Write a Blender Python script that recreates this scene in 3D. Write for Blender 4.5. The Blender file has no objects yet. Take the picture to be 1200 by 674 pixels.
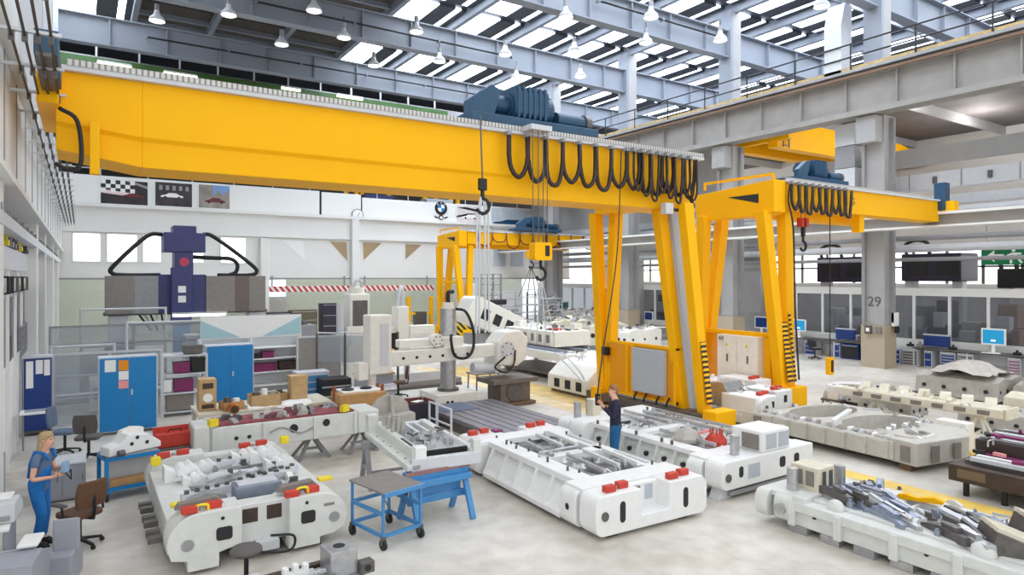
import bpy, math, random
from mathutils import Vector, Matrix
PI = math.pi
R = math.radians
scene = bpy.context.scene
COL = scene.collection
rnd = random.Random(7)

# ---------------------------------------------------------------- camera model (1200 x 674 photograph)
FPX, VPX, HZ, CAMH = 775.0, 95.0, 325.0, 4.0
YAW = math.atan2(600 - VPX, FPX)
SN, CS = math.sin(YAW), math.cos(YAW)

def PZ(px, py, Z=0.0):
    """point at height Z seen at a measured pixel"""
    d = FPX * (CAMH - Z) / (py - HZ)
    l = (px - 600) / FPX * d
    return (d * SN + l * CS, d * CS - l * SN)

def PY(px, py, Y):
    """(X, Z) on the plane Y = const"""
    r = (px - 600) / FPX
    X = Y * (SN + r * CS) / (CS - r * SN)
    d = SN * X + CS * Y
    return (X, CAMH - (py - HZ) * d / FPX)

def PX(px, py, X):
    """(Y, Z) on the plane X = const"""
    r = (px - 600) / FPX
    Y = X * (CS - r * SN) / (SN + r * CS)
    d = SN * X + CS * Y
    return (Y, CAMH - (py - HZ) * d / FPX)

# ---------------------------------------------------------------- materials
def lin(c):
    return tuple(((v / 255.0) / 12.92 if v / 255.0 <= 0.04045 else ((v / 255.0 + 0.055) / 1.055) ** 2.4) for v in c)

def mat(name, rgb, rough=0.5, metal=0.0, var=0.06, scale=6.0, bump=0.0, spec=0.5):
    m = bpy.data.materials.new(name)
    m.use_nodes = True
    nt = m.node_tree
    b = nt.nodes['Principled BSDF']
    b.inputs['Roughness'].default_value = rough
    b.inputs['Metallic'].default_value = metal
    b.inputs['Specular IOR Level'].default_value = spec
    c = lin(rgb)
    tc = nt.nodes.new('ShaderNodeTexCoord')
    nz = nt.nodes.new('ShaderNodeTexNoise')
    nz.inputs['Scale'].default_value = scale
    nz.inputs['Detail'].default_value = 5
    nt.links.new(tc.outputs['Object'], nz.inputs['Vector'])
    rp = nt.nodes.new('ShaderNodeValToRGB')
    rp.color_ramp.elements[0].position = 0.3
    rp.color_ramp.elements[1].position = 0.7
    rp.color_ramp.elements[0].color = tuple(v * (1 - var) for v in c) + (1,)
    rp.color_ramp.elements[1].color = tuple(min(1, v * (1 + var)) for v in c) + (1,)
    nt.links.new(nz.outputs['Fac'], rp.inputs['Fac'])
    nt.links.new(rp.outputs['Color'], b.inputs['Base Color'])
    if bump:
        bp = nt.nodes.new('ShaderNodeBump')
        bp.inputs['Strength'].default_value = bump
        bp.inputs['Distance'].default_value = 0.02
        nt.links.new(nz.outputs['Fac'], bp.inputs['Height'])
        nt.links.new(bp.outputs['Normal'], b.inputs['Normal'])
    return m

def stripes(name, rgb1, rgb2, freq, axis=(1, 0, 0), duty=0.5, rough=0.5):
    """hard two-colour stripes across an object-space direction"""
    m = bpy.data.materials.new(name)
    m.use_nodes = True
    nt = m.node_tree
    b = nt.nodes['Principled BSDF']
    b.inputs['Roughness'].default_value = rough
    tc = nt.nodes.new('ShaderNodeTexCoord')
    dp = nt.nodes.new('ShaderNodeVectorMath'); dp.operation = 'DOT_PRODUCT'
    dp.inputs[1].default_value = axis
    nt.links.new(tc.outputs['Object'], dp.inputs[0])
    ml = nt.nodes.new('ShaderNodeMath'); ml.operation = 'MULTIPLY'; ml.inputs[1].default_value = freq
    nt.links.new(dp.outputs['Value'], ml.inputs[0])
    fr = nt.nodes.new('ShaderNodeMath'); fr.operation = 'FRACT'
    nt.links.new(ml.outputs[0], fr.inputs[0])
    gt = nt.nodes.new('ShaderNodeMath'); gt.operation = 'GREATER_THAN'; gt.inputs[1].default_value = duty
    nt.links.new(fr.outputs[0], gt.inputs[0])
    mx = nt.nodes.new('ShaderNodeMix'); mx.data_type = 'RGBA'
    mx.inputs['A'].default_value = lin(rgb1) + (1,)
    mx.inputs['B'].default_value = lin(rgb2) + (1,)
    nt.links.new(gt.outputs[0], mx.inputs['Factor'])
    nt.links.new(mx.outputs['Result'], b.inputs['Base Color'])
    return m

def glow(name, rgb, strength):
    m = bpy.data.materials.new(name)
    m.use_nodes = True
    nt = m.node_tree
    b = nt.nodes['Principled BSDF']
    b.inputs['Base Color'].default_value = lin(rgb) + (1,)
    b.inputs['Emission Color'].default_value = lin(rgb) + (1,)
    b.inputs['Emission Strength'].default_value = strength
    b.inputs['Roughness'].default_value = 0.4
    return m

def glassy(name, rgb, alpha, rough=0.1):
    m = bpy.data.materials.new(name)
    m.use_nodes = True
    nt = m.node_tree
    b = nt.nodes['Principled BSDF']
    b.inputs['Base Color'].default_value = lin(rgb) + (1,)
    b.inputs['Roughness'].default_value = rough
    tr = nt.nodes.new('ShaderNodeBsdfTransparent')
    tr.inputs['Color'].default_value = tuple(0.5 + 0.5 * v for v in lin(rgb)) + (1,)
    mx = nt.nodes.new('ShaderNodeMixShader')
    mx.inputs['Fac'].default_value = alpha
    nt.links.new(tr.outputs[0], mx.inputs[1])
    nt.links.new(b.outputs[0], mx.inputs[2])
    nt.links.new(mx.outputs[0], nt.nodes['Material Output'].inputs['Surface'])
    return m

YEL = mat('crane_yellow', (255, 186, 4), 0.5, var=0.02, scale=1.5, spec=0.2)
YELP = glassy('yellow_panel', (252, 172, 10), 0.85, 0.25)
WHITE = mat('die_white', (234, 234, 233), 0.45, var=0.03)
DGREY = mat('die_light_grey', (214, 215, 211), 0.5, var=0.06)
CREAM = mat('machine_cream', (234, 231, 222), 0.5, var=0.05)
CAST = mat('cast_grey', (176, 172, 164), 0.6, var=0.12, bump=0.2)
BEIGE = mat('die_beige', (214, 206, 186), 0.55, var=0.08)
STEEL = mat('steel', (186, 186, 188), 0.32, 0.75, var=0.15, scale=9)
DSTEEL = mat('dark_steel', (104, 100, 98), 0.42, 0.5, var=0.2, scale=8)
BSTEEL = mat('blue_steel', (146, 154, 170), 0.35, 0.5, var=0.12)
BLACK = mat('black_rubber', (24, 23, 24), 0.5, var=0.15)
CABLE = mat('cable_black', (46, 32, 28), 0.5, var=0.15)
RINGG = mat('ring_grey', (192, 188, 180), 0.55, var=0.08)
BROWN = mat('brown_iron', (72, 58, 50), 0.5, 0.2, var=0.2)
HOLE = mat('dark_opening', (40, 40, 44), 0.7)
RED = mat('red_block', (196, 60, 44), 0.5, var=0.08)
YBLK = mat('yellow_block', (238, 212, 40), 0.45)
BLUE = mat('cabinet_blue', (10, 128, 196), 0.4, var=0.03)
TBLUE = mat('trestle_blue', (72, 140, 196), 0.45, var=0.08)
NAVY = mat('navy_metal', (22, 58, 130), 0.4)
PBLUE = mat('machine_violet_blue', (58, 62, 112), 0.45)
HOIST = mat('hoist_blue', (34, 74, 104), 0.42, var=0.12)
WALLW = mat('wall_white', (232, 231, 227), 0.7, var=0.015, scale=0.7)
PANELW = mat('panel_white', (240, 240, 238), 0.5, var=0.01)
WALLG = mat('wall_grey', (178, 178, 178), 0.7, var=0.05, scale=0.8)
PILG = mat('pillar_grey', (164, 163, 162), 0.65, var=0.05, scale=1.2)
PILB = mat('pillar_beige', (180, 166, 144), 0.6, var=0.04)
STRUC = mat('roof_steel_paint', (140, 146, 156), 0.5, var=0.04, scale=0.8)
RUNW = mat('runway_paint', (152, 148, 143), 0.6, var=0.08, scale=1.5)
ROOFD = mat('roof_dark_sheet', (66, 70, 78), 0.6, var=0.15, scale=2)
ROOFB = mat('roof_brown_sheet', (78, 72, 66), 0.7, var=0.2, scale=2)
GREYM = mat('grey_metal', (150, 150, 152), 0.5, 0.1, var=0.06)
LGREY = mat('light_grey_metal', (206, 208, 212), 0.5, var=0.04)
PANGREY = mat('panel_blue_grey', (182, 188, 196), 0.5, var=0.02)
WGREY = mat('warm_grey', (134, 126, 120), 0.55, 0.1, var=0.08)
GREEN = mat('crane_green', (62, 98, 44), 0.5, var=0.1)
WOOD = mat('wood', (196, 150, 96), 0.65, var=0.15, scale=5)
CARD = mat('cardboard', (196, 164, 118), 0.8, var=0.08)
MAROON = mat('purple_box', (128, 36, 92), 0.5, var=0.08)
PAPER = mat('paper', (244, 244, 242), 0.8, var=0.01)
PINK = mat('paper_pink', (240, 160, 160), 0.8, var=0.01)
ORANGE = mat('paper_orange', (240, 150, 20), 0.7, var=0.01)
TEAL = mat('pale_teal', (170, 206, 216), 0.5, var=0.02)
TEALW = mat('wall_teal', (206, 216, 211), 0.7, var=0.03)
VIOL = mat('dark_violet', (38, 30, 50), 0.45, var=0.1)
CHAIRB = mat('chair_brown', (96, 66, 44), 0.7, var=0.1, scale=30)
CHAIRG = mat('chair_grey', (92, 88, 86), 0.75, var=0.1, scale=30)
SEATBL = mat('chair_blue_grey', (96, 110, 134), 0.75, var=0.08, scale=30)
CONTRG = mat('console_grey', (152, 154, 164), 0.5, var=0.03)
SKIN = mat('skin', (226, 172, 146), 0.55, var=0.04, scale=20)
HAIR = mat('hair_blond', (178, 150, 112), 0.6, var=0.2, scale=40)
HAIRB = mat('hair_light_brown', (150, 106, 72), 0.6, var=0.2, scale=40)
OVERB = mat('overalls_blue', (26, 112, 186), 0.8, var=0.12, scale=14)
SHIRTB = mat('shirt_grey_blue', (92, 116, 146), 0.85, var=0.08, scale=20)
SHIRTN = mat('shirt_dark_navy', (38, 36, 62), 0.85, var=0.12, scale=16)
TROUB = mat('trousers_blue', (24, 92, 140), 0.85, var=0.12, scale=16)
SIGNG = mat('sign_green', (0, 120, 72), 0.4, var=0.02)
HAZ_YB = stripes('hazard_yellow_black', (250, 190, 20), (30, 28, 26), 9.0, (0, 0.7, 0.7))
HAZ_RW = stripes('hazard_red_white', (196, 52, 52), (240, 238, 234), 3.2, (0.8, 0, 0.6))
HAZ_YB2 = stripes('hazard_yellow_black_floor', (226, 190, 40), (30, 28, 26), 3.5, (0.7, 0, 0.7))
RAILP = stripes('rail_perforated', (206, 204, 200), (140, 136, 132), 11.0, (1, 0, 0), 0.62)
SCREEN = glow('screen_cyan', (20, 140, 190), 0.35)
SCREENW = glow('screen_white', (230, 240, 250), 0.9)
LAMPG = glow('lamp_light', (255, 250, 240), 6.0)
TUBEG = glow('tube_light', (252, 248, 225), 2.5)
SKYL = glow('skylight_sky', (232, 242, 255), 6.0)
WINL = glow('window_daylight', (250, 252, 255), 1.6)
GLASS = glassy('glass_grey', (150, 156, 166), 0.16, 0.08)
PLEX = glassy('plexiglass', (206, 212, 216), 0.3, 0.1)

# ---------------------------------------------------------------- mesh builder
class MB:
    def __init__(s):
        s.v = []; s.f = []; s.M = Matrix.Identity(4)
    def at(s, loc=(0, 0, 0), rz=0, rx=0, ry=0):
        s.M = Matrix.Translation(loc) @ Matrix.Rotation(rz, 4, 'Z') @ Matrix.Rotation(ry, 4, 'Y') @ Matrix.Rotation(rx, 4, 'X')
        return s
    def add(s, vs, fs):
        n = len(s.v)
        s.v += [tuple(s.M @ Vector(p)) for p in vs]
        s.f += [tuple(i + n for i in f) for f in fs]
        return s
    def box(s, x0, x1, y0, y1, z0, z1):
        return s.add([(x0, y0, z0), (x1, y0, z0), (x1, y1, z0), (x0, y1, z0), (x0, y0, z1), (x1, y0, z1), (x1, y1, z1), (x0, y1, z1)],
                     [(0, 3, 2, 1), (4, 5, 6, 7), (0, 1, 5, 4), (1, 2, 6, 5), (2, 3, 7, 6), (3, 0, 4, 7)])
    def prism(s, poly, ax, a, b):
        """polygon extruded along an axis: x -> (y,z), y -> (x,z), z -> (x,y)"""
        def p3(p, t):
            return (t, p[0], p[1]) if ax == 'x' else ((p[0], t, p[1]) if ax == 'y' else (p[0], p[1], t))
        n = len(poly)
        vs = [p3(p, a) for p in poly] + [p3(p, b) for p in poly]
        fs = [tuple(range(n))[::-1], tuple(range(n, 2 * n))]
        fs += [(i, (i + 1) % n, n + (i + 1) % n, n + i) for i in range(n)]
        return s.add(vs, fs)
    def loft(s, rings, closed=True, caps=True):
        n = len(rings[0]); vs = [p for r in rings for p in r]; fs = []
        for k in range(len(rings) - 1):
            for i in range(n if closed else n - 1):
                j = (i + 1) % n
                fs.append((k * n + i, k * n + j, (k + 1) * n + j, (k + 1) * n + i))
        if caps and closed:
            fs.append(tuple(range(n))[::-1]); fs.append(tuple(range((len(rings) - 1) * n, len(rings) * n)))
        return s.add(vs, fs)
    def cyl(s, p0, p1, r0, r1=None, n=14):
        r1 = r0 if r1 is None else r1
        p0 = Vector(p0); p1 = Vector(p1); d = (p1 - p0).normalized()
        u = d.orthogonal().normalized(); w = d.cross(u)
        return s.loft([[tuple(p + (u * math.cos(2 * PI * i / n) + w * math.sin(2 * PI * i / n)) * r) for i in range(n)] for p, r in ((p0, r0), (p1, r1))])
    def bar(s, p0, p1, w, h, w1=None, h1=None):
        """rectangular bar between two points"""
        p0 = Vector(p0); p1 = Vector(p1); d = (p1 - p0).normalized()
        up = Vector((0, 0, 1)) if abs(d.z) < 0.95 else Vector((0, 1, 0))
        u = d.cross(up).normalized(); v = u.cross(d)
        w1 = w if w1 is None else w1; h1 = h if h1 is None else h1
        return s.loft([[tuple(p + u * a * ww / 2 + v * b * hh / 2) for a, b in ((-1, -1), (1, -1), (1, 1), (-1, 1))] for p, ww, hh in ((p0, w, h), (p1, w1, h1))])
    def tube(s, pts, r, n=8):
        P = [Vector(p) for p in pts]; rings = []; u = None
        for i, p in enumerate(P):
            d = (P[min(i + 1, len(P) - 1)] - P[max(i - 1, 0)]).normalized()
            if u is None:
                u = d.orthogonal().normalized()
            else:
                u = (u - d * u.dot(d))
                u = u.normalized() if u.length > 1e-6 else d.orthogonal().normalized()
            w = d.cross(u)
            rings.append([tuple(p + (u * math.cos(2 * PI * k / n) + w * math.sin(2 * PI * k / n)) * r) for k in range(n)])
        return s.loft(rings)
    def stube(s, pts, r, n=8):
        """tube along a smooth curve through the points"""
        P = [Vector(p) for p in pts]; P = [2 * P[0] - P[1]] + P + [2 * P[-1] - P[-2]]; out = []
        for i in range(1, len(P) - 2):
            for k in range(5):
                t = k / 5
                out.append(0.5 * (2 * P[i] + (P[i + 1] - P[i - 1]) * t + (2 * P[i - 1] - 5 * P[i] + 4 * P[i + 1] - P[i + 2]) * t * t + (3 * P[i] - P[i - 1] - 3 * P[i + 1] + P[i + 2]) * t ** 3))
        return s.tube(out + [P[-2]], r, n)
    def lathe(s, prof, n=20, c=(0, 0, 0)):
        rings = [[(c[0] + r * math.cos(2 * PI * i / n), c[1] + r * math.sin(2 * PI * i / n), c[2] + z) for i in range(n)] for r, z in prof]
        return s.loft(rings)
    def ball(s, c, rx, ry=None, rz=None, n=14, m=9):
        ry = rx if ry is None else ry; rz = rx if rz is None else rz
        prof = [(max(1e-4, math.sin(PI * k / m)), -math.cos(PI * k / m)) for k in range(m + 1)]
        return s.loft([[(c[0] + rx * r * math.cos(2 * PI * i / n), c[1] + ry * r * math.sin(2 * PI * i / n), c[2] + rz * z) for i in range(n)] for r, z in prof])
    def build(s, name, m, parent=None, bevel=0.0, smooth=False, loc=None):
        me = bpy.data.meshes.new(name)
        me.from_pydata(s.v, [], s.f)
        me.update()
        me.materials.append(m)
        if smooth:
            me.polygons.foreach_set('use_smooth', [True] * len(me.polygons))
        o = bpy.data.objects.new(name, me)
        COL.objects.link(o)
        if parent:
            o.parent = parent
        if loc:
            o.location = loc
        if bevel:
            bv = o.modifiers.new('bevel', 'BEVEL'); bv.width = bevel; bv.segments = 2; bv.limit_method = 'ANGLE'
        return o

def rrect(x0, x1, z0, z1, r, n=5, corners=(1, 1, 1, 1)):
    """rounded rectangle outline, corners: bottom-left, bottom-right, top-right, top-left"""
    out = []
    for (cx, cz, a0, on, kx, kz) in ((x0 + r, z0 + r, PI, corners[0], x0, z0), (x1 - r, z0 + r, 1.5 * PI, corners[1], x1, z0),
                                     (x1 - r, z1 - r, 0, corners[2], x1, z1), (x0 + r, z1 - r, 0.5 * PI, corners[3], x0, z1)):
        if on:
            out += [(cx + r * math.cos(a0 + 0.5 * PI * k / n), cz + r * math.sin(a0 + 0.5 * PI * k / n)) for k in range(n + 1)]
        else:
            out.append((kx, kz))
    return out

def bx(name, m, parent, x0, x1, y0, y1, z0, z1, bevel=0.0):
    return MB().box(x0, x1, y0, y1, z0, z1).build(name, m, parent, bevel)

def tag(o, label=None, cat=None, group=None, kind=None):
    if label: o['label'] = label
    if cat: o['category'] = cat
    if group: o['group'] = group
    if kind: o['kind'] = kind
    return o

def thing(name, label, cat, loc=(0, 0, 0), rz=0, group=None):
    o = bpy.data.objects.new(name, None)
    o.empty_display_size = 0.2
    COL.objects.link(o)
    o.location = loc; o.rotation_euler = (0, 0, rz)
    return tag(o, label, cat, group)

def struct(o):
    o['kind'] = 'structure'
    return o

def kids(o):
    return [c for c in bpy.data.objects if c.parent == o]

def dup(o, loc, rz=None, label=None, group=None, scale=None):
    """copy of a thing with copies of its parts and sub-parts"""
    def rec(a, parent):
        c = a.copy(); COL.objects.link(c)
        if parent is not None: c.parent = parent
        for k in kids(a): rec(k, c)
        return c
    c = rec(o, None)
    c.location = loc
    if rz is not None: c.rotation_euler = (0, 0, rz)
    if label: c['label'] = label
    if group: c['group'] = group
    if scale: c.scale = scale
    return c

cam_d = bpy.data.cameras.new('camera')
cam = bpy.data.objects.new('camera', cam_d)
COL.objects.link(cam)
cam.location = (0, 0, CAMH)
cam.rotation_euler = (PI / 2, 0, -YAW)
cam_d.sensor_width = 36; cam_d.sensor_fit = 'HORIZONTAL'
cam_d.lens = 36 * FPX / 1200
cam_d.shift_y = -(337 - HZ) / 1200
cam_d.clip_end = 300
scene.camera = cam
# ================================================================ THE HALL
def floor_material():
    m = bpy.data.materials.new('floor_concrete'); m.use_nodes = True
    nt = m.node_tree; b = nt.nodes['Principled BSDF']; L = nt.links
    tc = nt.nodes.new('ShaderNodeTexCoord')
    n1 = nt.nodes.new('ShaderNodeTexNoise'); n1.inputs['Scale'].default_value = 0.35; n1.inputs['Detail'].default_value = 8; n1.inputs['Roughness'].default_value = 0.65
    n2 = nt.nodes.new('ShaderNodeTexNoise'); n2.inputs['Scale'].default_value = 3.0; n2.inputs['Detail'].default_value = 6
    L.new(tc.outputs['Object'], n1.inputs['Vector']); L.new(tc.outputs['Object'], n2.inputs['Vector'])
    ad = nt.nodes.new('ShaderNodeMath'); ad.operation = 'MULTIPLY_ADD'; ad.inputs[1].default_value = 0.35
    L.new(n2.outputs['Fac'], ad.inputs[0]); L.new(n1.outputs['Fac'], ad.inputs[2])
    rp = nt.nodes.new('ShaderNodeValToRGB')
    e = rp.color_ramp.elements
    e[0].position = 0.42; e[0].color = lin((170, 161, 148)) + (1,)
    e[1].position = 0.82; e[1].color = lin((224, 219, 210)) + (1,)
    L.new(ad.outputs[0], rp.inputs['Fac'])
    L.new(rp.outputs['Color'], b.inputs['Base Color'])
    b.inputs['Roughness'].default_value = 0.42
    return m

def paint_material(name, rgb):
    return mat(name, rgb, 0.5, var=0.18, scale=1.8)

fl = struct(bx('floor', floor_material(), None, -6, 50, -8, 56, -0.2, 0))
YPAINT = paint_material('floor_yellow_paint', (232, 196, 96))
BPAINT = paint_material('floor_beige_paint', (226, 204, 158))
struct(bx('trim_1', YPAINT, None, 12.85, 13.3, 2.0, 15.0, 0, 0.004))
struct(bx('trim_2', BPAINT, None, 12.2, 12.9, 15.0, 27.0, 0, 0.004))
struct(bx('trim_3', paint_material('floor_yellow_worn', (214, 182, 112)), None, 12.95, 14.3, 15.0, 26.0, 0, 0.004))
struct(bx('trim_4', YPAINT, None, 16.3, 17.4, 4.0, 8.3, 0, 0.004))
struct(bx('trim_5', YPAINT, None, 15.0, 15.6, 15.0, 19.5, 0, 0.004))

# ---- back wall: a white gallery front over an open ground floor
GY = 46.0
struct(bx('wall_back', WALLW, None, -2.2, 36, GY, GY + 0.4, 3.9, 6.75))
struct(bx('wall_back_upper', WALLW, None, -2.2, 36, GY - 0.05, GY + 0.4, 6.75, 8.15))
struct(bx('trim_6', WALLW, None, -2.2, 36, GY - 0.35, GY - 0.05, 8.15, 8.35))
struct(bx('trim_7', WALLW, None, -2.2, 36, GY - 0.2, GY - 0.04, 6.68, 6.86))
struct(bx('trim_8', GREYM, None, -2.2, 36, GY - 0.06, GY, 3.86, 3.96))
struct(bx('gallery_floor_slab', WALLG, None, -2.2, 36, GY + 0.4, 54, 7.9, 8.1))
struct(bx('wall_rear', TEALW, None, -2.2, 36, 53.5, 53.8, 0, 7.9))
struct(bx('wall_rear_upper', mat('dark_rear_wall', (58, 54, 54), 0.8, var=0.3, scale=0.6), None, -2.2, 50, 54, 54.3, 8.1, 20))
struct(bx('wall_far_side', WALLG, None, 46, 46.3, -2, 54, 0, 16))
# the wide white parapet panels of the gallery (each panel is one board)
for i, (x0, x1, z1) in enumerate(((-2.2, 13.9, 10.0), (14.05, 16.9, 9.95), (17.0, 33.5, 9.75))):
    struct(bx('parapet_panel_wall', PANELW, None, x0, x1, GY - 0.14, GY - 0.03, 8.35, z1, 0.02))
for i, px in enumerate((310, 416, 640)):
    x, _ = PY(px, 330, GY - 0.3)
    struct(bx('pillar_back', WALLW, None, x - 0.25, x + 0.25, GY - 0.5, GY - 0.06, 0, 8.1 if i == 1 else 6.6, 0.03))
# windows of the gallery front, daylight behind them
wn = 1
for (pa, pb) in ((86, 117), (126, 160), (168, 188), (207, 238), (259, 287)):
    xa, zt = PY(pa, 272, GY); xb, zb = PY(pb, 302, GY)
    w = struct(bx('window_%d' % wn, WINL, None, xa, xb, GY - 0.03, GY + 0.02, 4.95, 6.55)); wn += 1
    f = MB()
    for a, b_, c, d in ((xa - .06, xb + .06, 4.87, 4.95), (xa - .06, xb + .06, 6.55, 6.63), (xa - .06, xa, 4.95, 6.55), (xb, xb + .06, 4.95, 6.55)):
        f.box(a, b_, GY - 0.06, GY, c, d)
    f.build('window_frame', WALLW, w)
TRI = mat('triangle_window_tan', (168, 146, 112), 0.5)
for pts, m in ((((330, 281), (355, 282), (358, 306)), PANELW), (((386, 283), (406, 284), (407, 306)), TRI), (((425, 284), (447, 285), (426, 305)), TRI), (((475, 286), (494, 287), (475, 304)), TRI)):
    poly = [PY(p[0], p[1], GY) for p in pts]
    w = struct(MB().prism(poly, 'y', GY - 0.03, GY + 0.02).build('window_%d' % wn, m)); wn += 1
    cx = sum(p[0] for p in poly) / 3; cz = sum(p[1] for p in poly) / 3
    big = [(cx + (p[0] - cx) * 1.18, cz + (p[1] - cz) * 1.18) for p in poly]
    MB().prism(big, 'y', GY - 0.02, GY - 0.005).build('window_frame', WALLW, w)
for (pa, pb) in ((578, 592), (598, 613), (620, 634)):
    xa, _ = PY(pa, 300, GY); xb, _ = PY(pb, 300, GY)
    struct(bx('window_%d' % wn, PANGREY, None, xa, xb, GY - 0.03, GY + 0.02, 4.9, 6.4)); wn += 1
# hazard fascia over the ground-floor opening
for (pa, pb, ya, yb) in ((310, 412, 342, 347), (420, 508, 340, 346)):
    xa, za = PY(pa, 337, GY - 0.2); xb, _ = PY(pb, 337, GY - 0.2)
    o = thing('warning_board', 'x', 'warning board', (xa, GY - 0.2, 3.0))
    MB().box(0, xb - xa, -0.06, 0.06, 0, 0.4).build('striped_board', HAZ_RW, o)
    for q in (0.5, xb - xa - 0.5):
        MB().box(q - 0.05, q + 0.05, 0.06, 0.12, 0.1, 1.1).build('hanger', GREYM, o)
    tag(o, 'red and white striped height warning board %s' % ('between the two white pillars of the back wall' if pa == 310 else 'beside the small distant gantry crane'), 'warning board', 'striped height warning boards')
# gallery railing with dark plant behind it
def railing(name, label, pts, h, m, step=1.6, cat='railing', rails=(1.0, 0.5), r=0.035):
    t = thing(name, label, cat, pts[0])
    o = Vector(pts[0])
    for k, f in enumerate(rails):
        MB().tube([tuple(Vector(p) - o + Vector((0, 0, h * f))) for p in pts], r, 6).build('handrail' if k == 0 else 'midrail', m, t)
    d = Vector(pts[-1]) - o; n = max(1, int(d.length / step))
    for i in range(n + 1):
        p = d * (i / n)
        MB().cyl(p, p + Vector((0, 0, h)), r, n=6).build('post', m, t)
    return t
railing('gallery_railing', 'pale metal railing on top of the white gallery parapet', [(-1.5, GY + 0.1, 9.9), (33, GY + 0.1, 9.7)], 1.1, LGREY, 2.4)
for i, (px, m) in enumerate(((405, YEL), (417, YEL), (424, YEL), (455, YEL), (497, YEL), (510, YEL), (528, YEL), (536, YEL))):
    x, _ = PY(px, 225, 51)
    tag(bx('shelf_upright', m, None, x - 0.14, x + 0.14, 50.8, 51.1, 8.1, 11.2), 'thin yellow upright of the racking on the gallery behind the parapet', 'upright', 'yellow rack uprights on the gallery')
for px, m, lab in ((442, PBLUE, 'violet blue storage box on the gallery behind the parapet'), (512, LGREY, 'pale grey storage box on the gallery behind the parapet')):
    x, _ = PY(px, 225, 50)
    t = thing('storage_box', lab, 'box', (x, 50, 8.1))
    bx('body', m, t, -1.2, 1.2, -0.5, 0.5, 0, 2.3); bx('lid', m, t, -1.25, 1.25, -0.55, 0.55, 2.3, 2.4)

# ---- roof: plate girders across the hall, purlins along it, skylights between
def girder(y, x0, x1, zb=15.95, zt=17.3, step=2.6):
    g = struct(MB().box(x0, x1, y - 0.03, y + 0.03, zb, zt).build('ceiling_girder', STRUC))
    bx('flange', STRUC, g, x0, x1, y - 0.28, y + 0.28, zb - 0.06, zb)
    bx('flange', STRUC, g, x0, x1, y - 0.28, y + 0.28, zt, zt + 0.06)
    n = int((x1 - x0) / step)
    for i in range(1, n):
        x = x0 + (x1 - x0) * i / n
        bx('stiffener', STRUC, g, x - 0.025, x + 0.025, y - 0.24, y - 0.03, zb, zt)
    return g
for y in (15.8, 23.8, 31.9, 40.0):
    girder(y, -1.4, 46)
struct(bx('ceiling_girder', GREYM, None, -1.4, 46, 48, 48.3, 15.9, 17.6))
ZR = 18.9
SP = 3.9
for k in range(13):
    x = -1.4 + SP * k
    struct(bx('ceiling_purlin', STRUC, None, x - 0.14, x + 0.14, 8, 48, ZR - 0.55, ZR))
ys = (8, 15.8, 23.8, 31.9, 40.0, 48)
for j in range(5):
    y0, y1 = ys[j] + 0.3, ys[j + 1] - 0.3
    for i in range(12):
        x0 = -1.4 + SP * i + 0.14; x1 = x0 + SP - 0.28
        if x0 > 14 or i == 0:
            struct(bx('skylight_window', SKYL, None, x0 + 0.05, x0 + 1.95, y0, y1, ZR - 0.1, ZR - 0.04))
            struct(bx('ceiling_panel', ROOFD, None, x0 + 1.95, x0 + 2.95, y0, y1, ZR - 0.14, ZR))
            struct(bx('skylight_window', SKYL, None, x0 + 2.95, x0 + 3.3, y0, y1, ZR - 0.1, ZR - 0.04))
            struct(bx('ceiling_panel', ROOFD, None, x0 + 3.3, x1, y0, y1, ZR - 0.14, ZR))
            yy = (y0 + y1) / 2
            struct(bx('ceiling_strut', STRUC, None, x0, x1, yy - 0.05, yy + 0.05, ZR - 0.45, ZR - 0.3))
        else:
            struct(bx('ceiling_panel', ROOFB, None, x0, x1, y0, y1, ZR - 0.1, ZR))
            for q in range(1, 5):
                yy = y0 + (y1 - y0) * q / 5
                struct(bx('ceiling_strut', STRUC, None, x0, x1, yy - 0.08, yy + 0.08, ZR - 0.36, ZR - 0.1))
struct(bx('ceiling', ROOFD, None, -6, 50, 8, 56, ZR + 0.02, ZR + 0.2))

# ---- pillars on the far side of the main bay
def pillar(y, upper=True):
    p = struct(MB().box(29.35, 30.3, y - 0.5, y + 0.5, 1.9, 11.1).build('pillar_side', PILG, bevel=0.02))
    bx('pillar_foot_panel', PILB, p, 29.33, 30.32, y - 0.52, y + 0.52, 0, 1.9)
    if upper:
        bx('pillar_upper', PILG, p, 29.5, 30.2, y - 0.35, y + 0.35, 13.1, 18.4)
        bx('pillar_web', STRUC, p, 29.3, 29.5, y - 0.4, y + 0.4, 13.1, 18.4)
        bx('corbel', PILG, p, 28.75, 29.4, y - 0.42, y + 0.42, 9.9, 11.05)
    bx('pillar_conduit', GREYM, p, 29.2, 29.35, y + 0.28, y + 0.42, 2, 11)
    bx('pillar_conduit', GREYM, p, 29.8, 29.95, y - 0.68, y - 0.5, 2, 11)
    return p
for y in (7.8, 15.8, 23.8, 31.9, 40.0):
    pillar(y)
# tapered duct hood at the visible pillar
t = thing('air_duct', 'pale sheet metal air duct with sloped hood against the tall pillar', 'duct', (28.9, 17.1, 13.12))
MB().box(-0.5, 0.35, -0.4, 0.4, 0, 2.2).build('duct_body', LGREY, t)
MB().loft([[(-0.5, -0.4, 2.2), (0.35, -0.4, 2.2), (0.35, 0.4, 2.2), (-0.5, 0.4, 2.2)], [(-0.2, -0.4, 3.2), (0.35, -0.4, 3.2), (0.35, 0.4, 3.2), (-0.2, 0.4, 3.2)]]).build('hood', LGREY, t)
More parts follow.
